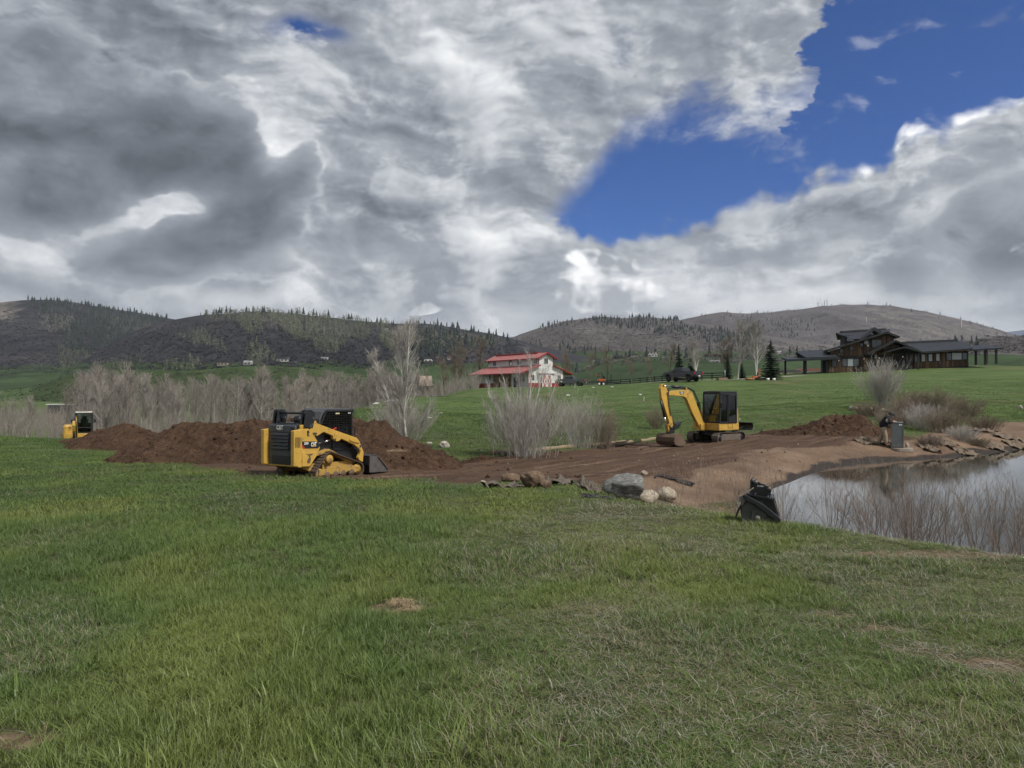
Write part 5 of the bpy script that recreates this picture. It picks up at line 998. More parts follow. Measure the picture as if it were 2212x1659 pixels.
for i, (u, v, h, w, m_, l) in enumerate([(868, 417, 16, 26, m_twb, 'low brown brush above the row of white stones'), (905, 425, 26, 30, m_twr, 'reddish brush directly behind the standing man'), (925, 430, 26, 34, m_tw, 'grey brush above the cabinet'), (945, 433, 24, 34, m_twb, 'brown brush between cabinet and far shore'), (912, 413, 22, 34, m_twb, 'olive brush on the meadow edge right of the pale shrub'), (938, 414, 24, 36, m_twb, 'taller olive brush at the meadow edge above the shore'),
      (963, 421, 24, 34, m_twb, 'sparse brush leaning over the far shore'), (962, 440, 14, 26, m_tw, 'low grey twigs among the bleached fabric'), (930, 447, 12, 20, m_twr, 'small red willow sprouting beside the cabinet pad'), (985, 430, 14, 30, m_twb, 'low brush at the end of the far shore'), (890, 430, 20, 22, m_twr, 'red brush at the edge of the soil mound'), (978, 446, 8, 18, m_twb, 'small twiggy shrub at the far water line')]):
    shrub_at(u, v, 60 + i, h * 1.12, w * 1.35, 130, m_, l, 7, 4, .95, base=.75)
# willows on the near bank of the pond
WL = ['thin willow shoots just beyond the black attachment', 'second thin willow past the black attachment', 'sparse red willow before the white reflection', 'willow clump under the cabinet reflection', 'dense dark-stemmed willow, widest clump on the near bank', 'willow clump just beyond the widest one', 'leaning brown willow with long outer shoots', 'tall arching willow over the bright water', 'willow near the frame edge with crossing shoots', 'willow at the very edge of the frame', 'short willow sprouts at the narrow tip of the pond', 'low willow sprouts along the grass rim, middle of the bank', 'low willow sprouts along the grass rim near the frame edge', 'second low row of willow sprouts behind the widest clump']
for i, (x, y, h, w, n, m_) in enumerate([(4.0, 12.1, 1.25, .7, 34, m_twr), (4.7, 12.3, 1.35, .8, 38, m_twr), (5.3, 11.6, 1.45, .8, 44, m_twr), (5.75, 11.2, 1.5, .8, 50, m_twr), (6.2, 10.9, 1.75, 1.0, 84, m_twr), (6.75, 10.9, 1.55, .9, 56, m_twr), (6.9, 10.3, 1.55, .9, 56, m_twb), (7.35, 10.2, 1.6, 1.0, 56, m_twr), (7.7, 9.9, 1.7, 1.0, 56, m_twb), (8.4, 9.7, 1.9, 1.1, 60, m_twr), (4.35, 13.2, .9, .6, 26, m_twb), (5.6, 10.6, .8, .9, 40, m_twr), (6.9, 9.4, .85, .9, 44, m_twr), (6.5, 11.8, 1.2, 1.2, 60, m_twr)]):
    me = shrub_mesh(80 + i, h * .92, w, int(n * .66), m_, 6, 2, .0019, .0045, .7, .62); o = put('willow_shrub', me); o.location = (x, y, gz(x, y)); me.name = 'willow_shrub'; tag(o, WL[i], 'shrub')
def weeds():                                             # thin dead stalks on the tan bank
    g = np.random.default_rng(5); u = g.uniform(655, 760, 900); v = g.uniform(468, 512, 900); q = [on(a, b) for a, b in zip(u[:260], v[:260])]; b = np.array([c[:] for c in q]); n = len(b)
    top = b + np.stack([g.normal(size=n) * .12, g.normal(size=n) * .1, g.uniform(.2, .7, n)], 1); s = np.linspace(0, 1, 4)[None, :, None]; PL = b[:, None] + (top - b)[:, None] * s; RD = .0035 * (1 - .6 * s[..., 0]) * np.ones((n, 1)); A, AR = branch(g, PL, RD, 4, .3, 1, 30, .18, .4, .2, .1, 3, .7, .0022)
    tag(put('dead_stalks', cat_mesh('dead_stalks', [tubes(PL, RD), tubes(A, AR)], m_twr)), 'thin dead reddish stalks growing on the tan pond bank', kind='stuff')
weeds()
# the grey aspen grove along the field edge
GROVE = [bare_tree_mesh(100 + i, h, .10, 1 + (i % 3 == 2), spread=.06, l1=34, l2=9, l3=0, t0=.22, ang=36, rmin=.020, tw=m_twm, bark=m_gbark if i % 2 else mat('pale_grey_bark', (.36, .335, .30), .9, var=.3), ln1=.30, sides=4, k1=4) for i, h in enumerate((10, 9, 9.5, 11, 8, 10))]
gg = np.random.default_rng(17); ngr = 0
for k in range(285):
    u = gg.uniform(-60, 470) if k < 225 else gg.uniform(300, 440); d = gg.uniform(88, 185); 
    if u < 70 and gg.random() < .6: continue
    if u > 330: d = gg.uniform(150, 215)
    if 135 < u < 185: d = gg.uniform(112, 185)
    tall = .92 + .16 * math.exp(-((u - 108) / 30) ** 2) + .10 * math.exp(-((u - 200) / 22) ** 2); 
    if u < 75: tall *= .62
    topv = np.interp(u, [0, 60, 80, 108, 140, 160, 190, 215, 235, 300, 350, 430, 470], [405, 395, 376, 374, 376, 388, 382, 377, 383, 382, 378, 380, 392]) + gg.normal() * 6.5 + 2
    x = (u - 512) / FPX * d; z = gz(x, d); h = (P(u, topv, d)[2] - z)
    if h < 2.5: continue
    i = int(gg.integers(0, 6)); T = place_tree('aspen_tree', GROVE[i], (x, d, z), gg.uniform(0, 6.28), 'bare grey aspen in the dense grove along the field edge', 'tree', 'grey aspen grove behind the dirt piles', h / (10, 9, 9.5, 11, 8, 10)[i]); ngr += 1
def underbrush():
    g = np.random.default_rng(6); n = 4300; u = g.uniform(-170, 480, n); d = np.where(u > 330, g.uniform(140, 210, n), g.uniform(84, 170, n)); x = (u - 512) / FPX * d; z = ground_z(x, d); h = g.uniform(1.5, 4.6, n); b = np.stack([x, d, z], 1)
    top = b + np.stack([g.normal(size=n) * .5, g.normal(size=n) * .5, h], 1); s = np.linspace(0, 1, 4)[None, :, None]; PL = b[:, None] + (top - b)[:, None] * s; RD = .028 * (1 - .6 * s[..., 0]) * np.ones((n, 1)); A, AR = branch(g, PL, RD, 7, .15, 1, 30, 1.4, .4, .3, .1, 3, .7, .02)
    tag(put('underbrush', cat_mesh('underbrush', [tubes(PL, RD), tubes(A, AR)], m_twm)), 'dense bare underbrush between the grey aspen trunks', kind='stuff')
underbrush()
# cottonwoods by the barn and house
COT = [bare_tree_mesh(140 + i, 9, .14, 1 + i % 2, spread=.12, l1=22, l2=8, l3=5, t0=.25, ang=40, rmin=.018, tw=m_twb if i < 3 else mat('pale_twigs', (.25, .235, .21), .9), bark=(m_dbark, m_gbark, m_gbark, m_pale)[i], ln1=.36, sides=5) for i in range(4)]
for i, (u, vt, vb, d, k, l) in enumerate([(456, 347, 391, 178, 1, 'leaning bare cottonwood at the porch end of the barn'), (476, 344, 391, 182, 0, 'dark bare cottonwood rising behind the barn porch roof'), (446, 356, 391, 176, 2, 'slender bare cottonwood furthest from the barn'), (569, 354, 385, 176, 1, 'bare cottonwood behind the barn lean-to'), (590, 351, 384, 178, 2, 'bare cottonwood behind the equipment trailer'), (607, 351, 383, 170, 0, 'dark bare cottonwood behind the black fence'),
      (668, 347, 378, 135, 0, 'dark bare tree behind the black pickup'), (651, 357, 379, 140, 2, 'small bare tree behind the fence posts'), (738, 326, 375, 122, 3, 'tallest pale bare cottonwood between the spruces'), (757, 328, 375, 120, 3, 'pale bare birch beside the broad spruce'), (697, 345, 376, 118, 3, 'slim white birch beside the pickup'), (725, 340, 376, 124, 1, 'small bare tree at the foot of the pale cottonwood'), (632, 358, 381, 150, 2, 'small bare cottonwood midway along the fence')]):
    x = (u - 512) / FPX * d; z = gz(x, d); h = P(u, vt, d)[2] - z; place_tree('bare_tree', COT[k], (x, d, z), i * 1.3, l, 'tree', None, h / 9)
def spruce_mesh(seed, h, w, tiers=17, m_=None):
    g = np.random.default_rng(seed); V, F = [], []
    for t in range(tiers):
        f = t / tiers; z0 = h * (.06 + .92 * f); rr = w * (1 - f) ** .85 + .05
        for b in range(max(5, int(17 * (1 - f) + 5))):
            a = g.uniform(0, 6.28); L = rr * g.uniform(.7, 1.1); dx, dy = math.cos(a), math.sin(a); zz = z0 + g.normal() * h * .012
            for s_ in range(5):                         # drooping sprays along the bough
                q0 = L * (s_ / 5) * .9; q1 = L * ((s_ + 1.6) / 5) * .9; zz0 = zz - .20 * q0 + .10 * q0 ** 2 / max(L, .1); zz1 = zz - .20 * q1 + .10 * q1 ** 2 / max(L, .1); wd = .30 * L * (1 - s_ / 6) * g.uniform(.7, 1.3) + .04; k = len(V); dr = g.uniform(.08, .22) * h / 7
                V += [(dx * q0 - dy * wd, dy * q0 + dx * wd, zz0 - dr * .6), (dx * q1, dy * q1, zz1), (dx * q0 + dy * wd, dy * q0 - dx * wd, zz0 - dr * .6), (dx * (q0 + q1) / 2, dy * (q0 + q1) / 2, zz0 - dr)]; F += [(k, k + 1, k + 2, k + 3)]
    me = bpy.data.meshes.new('crown'); me.from_pydata(V, [], F); me.materials.append(m_ or m_spr); return me
m_spr = mat('spruce_needles', (.030, .048, .028), .9, var=.5, vscale=3)
trunk_me = MB().cyl((0, 0, -.2), (0, 0, 6.2), .13, .02, 8).mesh('trunk', m_dbark)
for i, (u, vt, vb, w, d, l) in enumerate([(679, 342, 377, 7.5, 128, 'tall dark spruce behind the pickup cab'), (692, 345, 377, 6.5, 131, 'dark spruce directly behind the pickup bed'), (728, 352, 377, 5.5, 121, 'slim spruce left of the pale cottonwood'), (771, 337, 379, 13, 112, 'broad dark spruce beside the timber house carport'), (742, 362, 377, 5, 126, 'small spruce half hidden behind the pale cottonwood')]):
    x = (u - 512) / FPX * d; z = gz(x, d); h = P(u, vt, d)[2] - z; T = empty('spruce_tree', (x, d, z), i * 1.1, l, 'tree'); put('crown', spruce_mesh(200 + i, h, w * d / FPX, 20), T); o = put('trunk', trunk_me, T); o.scale = (1.4, 1.4, h / 6.4)
# trees of the slopes: nobody could count them
def join_inst(vars_, pts, sc, rz, which):
    V, F, k = [], [], 0
    for i, (bv, bf) in enumerate(vars_):
        s = which == i
        if not s.any(): continue
        p, q, r = pts[s], sc[s], rz[s]; c, sn = np.cos(r)[:, None], np.sin(r)[:, None]; b = bv[None] * q[:, None, :]; W_ = np.stack([b[..., 0] * c - b[..., 1] * sn, b[..., 0] * sn + b[..., 1] * c, b[..., 2]], -1) + p[:, None]
        n, m = W_.shape[:2]; V.append(W_.reshape(-1, 3)); F.append((bf[None] + (np.arange(n) * m)[:, None, None]).reshape(-1, 3) + k); k += n * m
    return np.concatenate(V), np.concatenate(F)
def con_var(g):
    V, F = [], []
    for t in range(4):
        z0, r = .12 + .2 * t, (.20 - .042 * t); n = 6; k = len(V); V.append((g.normal() * .01, g.normal() * .01, min(1, z0 + .38)))
        for i in range(n): a = 6.28 * i / n + g.uniform(-.3, .3); q = r * g.uniform(.6, 1.25); V.append((q * math.cos(a), q * math.sin(a), z0 + g.normal() * .03))
        F += [(k, k + 1 + i, k + 1 + (i + 1) % n) for i in range(n)]
    return np.array(V), np.array(F)
def asp_var(g):
    V = [(-.012, 0, 0), (.012, 0, 0), (.0, 0, .95), (0, -.012, 0), (0, .012, 0)]; F = [(0, 1, 2), (3, 4, 2)]
    for _ in range(16):
        c = np.array([g.normal() * .09, g.normal() * .09, g.uniform(.42, .98)]); k = len(V); V += [tuple(c + g.normal(size=3) * [.06, .06, .07]) for _ in range(3)]; F.append((k, k + 1, k + 2))
    return np.array(V), np.array(F)
def bush_var(g):
    V, F = [], []
    for _ in range(15):
        a, q, z = g.uniform(0, 6.28), math.sqrt(g.random()) * .95, g.random(); c = np.array([q * math.cos(a), q * math.sin(a), (.15 + .75 * z) * (1 - .5 * q)]); k = len(V); V += [tuple(c + g.normal(size=3) * [.27, .27, .20]) for _ in range(3)]; F.append((k, k + 1, k + 2))
    return np.array(V), np.array(F)
def wood(name, hill_regions, var, nvar, h, wk, mtl, label, seed):
    g = np.random.default_rng(seed); vs = [var(g) for _ in range(nvar)]; pts, sc = [], []
    for hn, poly, n in hill_regions:
        pu = np.array(poly); u = g.uniform(pu[:, 0].min(), pu[:, 0].max(), n * 4); v = g.uniform(pu[:, 1].min(), pu[:, 1].max(), n * 4); k = sdf(u, v, [tuple(p) for p in poly]) + 5 * fbm(u * .08, v * .16, 3) < 0; u, v = u[k][:n], v[k][:n]
        for a, b in zip(u, v):
            p = slope_pt(hn, a, b); pts.append(p); s = h * (.4 + .9 * g.random()); sc.append((s * wk, s * wk, s))
    pts, sc = np.array(pts), np.array(sc); n = len(pts); V, F = join_inst(vs, pts - [0, 0, .5], sc, g.uniform(0, 6.28, n), g.integers(0, nvar, n))
    tag(put(name, np_mesh(name, V, F, mtl, False)), label, kind='stuff')
m_con = mat('hill_conifer', (.024, .036, .030), .95, var=.4, vscale=.02); m_hasp = mat('hill_aspen', (.135, .148, .098), .95, var=.35, vscale=.012); m_hasp2 = mat('hill_aspen_grey', (.20, .19, .172), .95, var=.3, vscale=.012); m_hb = mat('hill_scrub', (.030, .029, .033), .95, var=.5, vscale=.03); m_hb2 = mat('pale_hill_scrub', (.115, .102, .096), .95, var=.4, vscale=.02)
def build_woods():
    rl = lambda S, a, b, t=3: [(u, v - .8) for u, v in S if a <= u <= b] + [(u, v + t) for u, v in S[::-1] if a <= u <= b]
    wood('far_conifers', [('forest_hill', [(25, 300), (62, 302), (120, 311), (171, 320), (160, 326), (130, 322), (130, 335), (112, 344), (90, 356), (70, 352), (60, 335), (40, 320), (28, 308)], 620), ('forest_hill', rl(S_1, 28, 171, 6), 160), ('aspen_hill', rl(S_2, 199, 500, 5), 120), ('aspen_hill', [(400, 325), (500, 336), (520, 345), (470, 350), (440, 360), (400, 362), (420, 345), (395, 335)], 190), ('round_hill', rl(S_C, 520, 680, 4), 90), ('round_hill', [(590, 318), (650, 319), (720, 328), (760, 336), (740, 345), (690, 340), (640, 330), (600, 326)], 420),
          ('distant_hill', rl(S_D, 690, 998, 2), 110), ('distant_hill', [(720, 316), (780, 318), (830, 322), (800, 340), (760, 338)], 160), ('scrub_rise', [(560, 352), (720, 352), (980, 345), (980, 352), (720, 358), (560, 360)], 60), ('round_hill', [(500, 345), (560, 344), (620, 352), (560, 358), (500, 356)], 70)], con_var, 5, 14.5, 1.05, m_con, 'dark conifers covering the ridges and gullies of the hills', 301)
    wood('far_aspens', [('aspen_hill', [(205, 314), (262, 311), (320, 317), (385, 323), (390, 329), (330, 328), (262, 322), (205, 322)], 700), ('aspen_hill', [(238, 316), (262, 318), (262, 334), (250, 338), (240, 330)], 160), ('aspen_hill', [(268, 316), (300, 322), (310, 345), (296, 342), (280, 328)], 330), ('aspen_hill', [(300, 318), (345, 322), (350, 340), (338, 356), (318, 354), (305, 335)], 480), ('aspen_hill', [(345, 324), (368, 328), (372, 338), (356, 340)], 150), ('aspen_hill', [(374, 324), (392, 327), (398, 345), (390, 358), (380, 345)], 220), ('aspen_hill', [(405, 332), (500, 340), (505, 352), (430, 350), (405, 345)], 260), ('aspen_hill', [(245, 348), (262, 347), (280, 362), (262, 368), (245, 365)], 90), ('aspen_hill', [(175, 338), (195, 332), (225, 348), (228, 358), (205, 350)], 90), ('aspen_hill', [(95, 368), (135, 360), (145, 366), (110, 374)], 60), ('aspen_hill', [(160, 368), (200, 364), (205, 370), (165, 374)], 50), ('forest_hill', [(58, 348), (90, 356), (145, 347), (120, 362), (60, 375)], 260), ('forest_hill', [(110, 318), (150, 322), (150, 332), (115, 330)], 120), ('forest_hill', [(52, 318), (72, 322), (70, 330), (52, 328)], 60)], asp_var, 6, 12, .85, m_hasp, 'pale green budding aspen stands on the dark hillside', 302)
    wood('far_grey_aspens', [('round_hill', [(525, 336), (600, 326), (650, 340), (690, 350), (660, 356), (600, 350), (540, 352)], 700), ('round_hill', [(600, 320), (700, 325), (770, 345), (700, 350)], 500), ('distant_hill', [(700, 318), (850, 310), (920, 325), (850, 345), (740, 350)], 750), ('distant_hill', [(880, 312), (990, 332), (980, 345), (900, 340)], 120), ('scrub_rise', [(560, 352), (980, 342), (1020, 340), (1020, 352), (560, 362)], 420), ('aspen_hill', [(225, 312), (350, 320), (340, 350), (260, 326)], 260), ('forest_hill', [(35, 312), (75, 318), (70, 335), (45, 330)], 160)], asp_var, 6, 12, 1.0, m_hasp2, 'grey leafless aspen stands on the lower slopes', 303)
    wood('hill_scrub', [('aspen_hill', [(60, 372), (106, 348), (160, 325), (260, 322), (500, 342), (560, 358), (400, 368), (200, 370), (60, 395)], 5200), ('forest_hill', [(-30, 310), (60, 310), (110, 350), (60, 378), (-30, 385)], 2600)], bush_var, 8, 3.2, 1.0, m_hb, 'dark leafless scrub covering the hillsides', 304)
    wood('knoll_scrub', [('meadow_knoll', [(-30, 395), (60, 378), (200, 370), (275, 366), (350, 376), (430, 384), (430, 396), (200, 398), (-30, 410)], 2600)], bush_var, 8, 1.1, 1.5, mat('knoll_scrub', (.040, .052, .026), .95, var=.4, vscale=.05), 'low dark green scrub on the meadow knoll', 306)
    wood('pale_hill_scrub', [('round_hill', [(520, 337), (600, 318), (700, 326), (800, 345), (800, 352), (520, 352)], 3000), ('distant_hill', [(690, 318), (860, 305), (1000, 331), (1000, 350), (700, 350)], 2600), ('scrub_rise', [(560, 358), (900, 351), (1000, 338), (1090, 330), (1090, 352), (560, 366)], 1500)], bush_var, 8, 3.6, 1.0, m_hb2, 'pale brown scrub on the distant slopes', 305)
build_woods()

# ------------------------------------------------------------------ clumps of dead straw
def straw(u, v, r, n, label, seed, pt=None):
    g = np.random.default_rng(seed); c = pt or on(u, v); k = n; a = g.uniform(0, 6.28, k); q = r * np.sqrt(g.random(k)); x, y = c[0] + q * np.cos(a) * 1.5, c[1] + q * np.sin(a); z0 = np.array([c[2]] * k) if pt else ground_z(x, y)
    b = np.stack([x, y, z0 + .01 + .10 * r * (1 - q / r)], 1); th = g.uniform(0, 6.28, k); L = g.uniform(.04, .16, k) * min(1, r * 5 + .15); d = np.stack([np.cos(th) * L, np.sin(th) * L, g.uniform(-.1, .5, k) * L], 1); s = np.linspace(0, 1, 4)[None, :, None]
    PL = b[:, None] + d[:, None] * s; PL[..., 2] += (.35 * L)[:, None] * np.sin(s[..., 0] * 3.1); PL += np.cumsum(g.normal(size=PL.shape), 1) * .006
    tag(put('straw_clump', cat_mesh('straw_clump', [tubes(PL, np.full((k, 4), .0016 + .0009 * r))], mat('dead_straw', (.36, .28, .17), .95, var=.3, vscale=12))), label, 'straw')
straw(400, 606, .06, 260, 'tan clump of dead straw alone on the green lawn', 1); straw(412, 612, .05, 120, 'smaller straw wisp beside the tan straw clump', 2)
p_ = P(397, 452, 24.2); straw(0, 0, .22, 160, 'tangle of straw stuck to the slope of the long soil pile', 4, p_)

# ------------------------------------------------------------------ buildings, vehicles, fence
def slab4(M, p, t):                                      # thick plate from four 3-D corners
    p = [Vector(q) for q in p]; n = (p[1] - p[0]).cross(p[3] - p[0]).normalized() * t / 2; M.add([q - n for q in p] + [q + n for q in p], [(3, 2, 1, 0), (4, 5, 6, 7), (0, 1, 5, 4), (1, 2, 6, 5), (2, 3, 7, 6), (3, 0, 4, 7)]); return M
def rib_mat(name, base, per=.23, axis=0, rough=.45, depth=.02, var=.08):
    def sh(N, b):
        t = N.n('ShaderNodeTexCoord').outputs['Object']; s = N.n('ShaderNodeSeparateXYZ'); N.put(s.inputs[0], t); c = s.outputs[axis]
        w = N.m('PINGPONG', c, per / 2); h = N.rng(w, per * .30, per * .42); n = N.noise(t, .7, 4, .6)
        N.put(b.inputs['Base Color'], N.vm('SCALE', base, sc=N.rng(n, .3, .7, 1 - var, 1 + var, False))); b.inputs['Roughness'].default_value = rough
        bp = N.n('ShaderNodeBump'); bp.inputs['Strength'].default_value = .6; bp.inputs['Distance'].default_value = depth; N.put(bp.inputs['Height'], h); N.put(b.inputs['Normal'], bp.outputs[0])
    return mat_nodes(name, sh)
m_bw = rib_mat('white_ribbed_siding', (.62, .62, .61)); m_bwy = rib_mat('white_ribbed_siding_long', (.62, .62, .61), axis=1); m_broof = rib_mat('red_metal_roof', (.34, .115, .105), per=.4, axis=1, rough=.5); m_bred = rib_mat('red_wainscot', (.24, .018, .022)); m_bredy = rib_mat('red_wainscot_long', (.24, .018, .022), axis=1); m_bvent = mat('dark_red_trim', (.23, .014, .018), .5)
m_win = mat('dark_glass', (.018, .021, .025), .08, spec=.6); m_frame = mat('white_frame', (.68, .68, .67), .5); m_post = mat('brown_post', (.055, .022, .018), .8); m_ply = mat('tan_plywood', (.36, .27, .17), .8, var=.2, vscale=2)
def window(T, x, z, w, h, y=0, axis='x', panes=2, fr=None, nm='window', sign=-1, gl=None):
    # window in a wall facing local -Y (axis x) or local -X (axis y); frame proud of the wall, panes recessed in it
    fr = fr or m_frame; M = MB(); b = .07; D = .06
    def bx(cx, cz, ww, hh, d, off):
        return ((cx, y + sign * off, cz), (ww, d, hh)) if axis == 'x' else ((y + sign * off, cx, cz), (d, ww, hh))
    for cx, cz, ww, hh in ((x, z + h / 2, w + b, b), (x, z - h / 2, w + b, b), (x - w / 2, z, b, h), (x + w / 2, z, b, h)) + tuple((x - w / 2 + w * k / panes, z, b * .8, h) for k in range(1, panes)): M.box(*bx(cx, cz, ww, hh, D, .03))
    o = M.build(nm, fr, T)
    for k in range(panes): MB().box(*bx(x - w / 2 + w * (k + .5) / panes, z, w / panes - b, h - b, .02, .012)).build('pane', gl or m_win, o)
    return o
def barn():
    c = P(546, 387, 158); T = empty('barn', (c[0], c[1], c[2] - .1), R(36), 'white ribbed metal barn with red roofs and red wainscot on the hill', 'barn'); L = 19.8
    # walls
    MB().xz([(-5, 1), (5, 1), (5, 3.75), (2, 4.8), (2, 6.65), (0, 7.6), (-2, 6.65), (-2, 4.8), (-5, 3.75)], .1, .2).build('gable_wall', m_bw, T)
    MB().box((0, .09, .45), (10.0, .22, 1.1)).build('wainscot', m_bred, T)
    MB().xz([(-5, -.1), (5, -.1), (5, 3.75), (2, 4.8), (2, 6.65), (0, 7.6), (-2, 6.65), (-2, 4.8), (-5, 3.75)], L, .2).build('end_wall', m_bw, T)
    for s in (-1, 1):
        MB().box((s * 1.9, L / 2, 5.72), (.2, L - .3, 1.9)).build('clerestory_wall', m_bwy, T)
        MB().box((s * 4.9, L / 2 if s > 0 else 16.6, 2.4), (.2, L - .3 if s > 0 else 6.2, 2.75)).build('side_wall', m_bwy, T); MB().box((s * 4.9, L / 2 if s > 0 else 16.6, .45), (.24, L - .3 if s > 0 else 6.2, 1.15)).build('wainscot', m_bredy, T)
        r1 = MB(); slab4(r1, [(0, -.6, 7.72), (0, L + .6, 7.72), (s * 2.75, L + .6, 6.42), (s * 2.75, -.6, 6.42)], .12); r1.build('upper_roof', m_broof, T)
        r2 = MB(); slab4(r2, [(s * 1.9, -.6, 4.98), (s * 1.9, L + .8, 4.98), (s * 7.4, L + .8, 3.06), (s * 7.4, -.6, 3.06)], .12); lr = r2.build('lower_roof', m_broof, T)
        MB().box((s * 7.42, L / 2, 3.02), (.10, L + 1.4, .22)).build('fascia', m_bvent, lr); MB().bar((s * 1.9, -.62, 4.94), (s * 7.42, -.62, 3.02), .10, .26).build('rake_board', m_bvent, lr)
        MB().bar((0, -.62, 7.70), (s * 2.77, -.62, 6.39), .10, .26).build('rake_board', m_bvent, T); MB().box((s * 2.78, L / 2, 6.38), (.10, L + 1.2, .2)).build('fascia', m_bvent, T)
        MB().box((s * 2.02, -.02, 5.7), (.14, .10, 1.9)).build('corner_trim', m_bvent, T); MB().box((s * 5.0, -.03, 2.35), (.16, .12, 2.7)).build('corner_trim', m_bvent, T)
        for t in (0.0, 4, 8, 12, 16, 20.0): MB().box((s * 7.05, t, 1.45), (.2, .2, 3.1)).build('porch_post', m_post, T)
    MB().box((0, 11, 7.86), (.7, 16.5, .30)).build('ridge_vent', m_bvent, T, .08)
    # stable front under the porch
    MB().box((-4.9, 9.8, 1.8), (.16, 7.2, 3.7)).build('stable_wall', m_ply, T)
    for t in (7.2, 9.2, 11.2, 12.8): d = MB().box((-5.02, t, 1.15), (.08, 1.2, 2.2)).build('stable_door', m_ply, T); MB().box((-5.07, t, 1.7), (.04, .7, .5)).build('opening', m_blk, d)
    MB().box((-4.9, 3.2, 1.8), (.18, 5.9, 3.7)).build('side_wall', m_bwy, T); MB().box((-5.03, 4.6, 1.3), (.08, 1.4, 2.5)).build('dark_opening', m_blk, T)
    window(T, 14.8, 2.1, .8, 1.3, -5.0, 'y', 2); window(T, 1.6, 1.9, 1.0, 1.2, -5.0, 'y', 2)
    for t in (1.2, 7.3, 10.7, 17.2): window(T, t, 5.85, 1.25, 1.15, -2.0, 'y', 2)
    window(T, .0, 5.9, 1.1, 1.3, 0, 'x', 2); window(T, -3.75, 2.15, .95, 1.25, 0, 'x', 2); window(T, 3.75, 2.2, 1.05, 1.25, 0, 'x', 2)
    # sliding doors with crossed braces
    m_dr = mat('faded_red_door', (.33, .12, .105), .7, var=.15, vscale=1.5)
    for s in (-1, 1):
        d = MB().box((.15 + s * .68, -.10, 1.40), (1.30, .07, 2.9)).build('sliding_door', m_dr, T)
        x0, x1, z0, z1 = .15 + s * .68 - .60, .15 + s * .68 + .60, .02, 2.78
        for a, b in (((x0, z0), (x0, z1)), ((x1, z0), (x1, z1)), ((x0, z0), (x1, z0)), ((x0, z1), (x1, z1)), ((x0, z0), (x1, z1)), ((x0, z1), (x1, z0))): MB().bar((a[0], -.15 - .01 * (a[0] != b[0]) - .01 * (a[1] != b[1]), a[1]), (b[0], -.15 - .01 * (a[0] != b[0]) - .01 * (a[1] != b[1]), b[1]), .13, .03, up=(0, 1, 0)).build('brace', m_frame, d)
    MB().box((.15, -.16, 3.02), (4.6, .12, .16)).build('door_track', mat('rusty_track', (.12, .07, .05), .7), T)
    MB().lathe([(.01, 0), (.25, .04), (.40, .14)], (-2.3, 19.2, 6.0), (-.8, .2, .35), 18).build('satellite_dish', m_grey, T); MB().lathe([(.01, 0), (.22, .03), (.34, .11)], (-2.3, 10, 5.55), (-.8, -.4, .35), 18).build('satellite_dish', m_white, T)
    return T
barn()
def plank_mat():
    def sh(N, b):
        r = N.n('ShaderNodeObjectInfo').outputs['Random']; t = N.n('ShaderNodeTexCoord').outputs['Object']; n = N.noise(N.vm('MULTIPLY', t, (9, 9, .9)), 1.5, 6, .65)
        c = N.ramp(r, [(0, (.060, .032, .018)), (.3, (.10, .055, .030)), (.55, (.035, .022, .016)), (.8, (.14, .082, .046)), (1, (.19, .125, .078))]); N.put(b.inputs['Base Color'], N.vm('SCALE', c, sc=N.rng(n, .3, .7, .5, 1.45, False))); b.inputs['Roughness'].default_value = .85
    return mat_nodes('reclaimed_plank', sh)
m_plank = plank_mat(); m_hroof = rib_mat('dark_roof', (.022, .026, .032), per=.5, axis=0, rough=.6, depth=.04); m_htrim = mat('dark_timber', (.014, .012, .012), .7, var=.3); m_hglass = mat('pale_glass', (.33, .36, .37), .15); m_hglass2 = mat('dim_glass', (.07, .08, .085), .1)  # some house panes simply take a paler base colour than the others
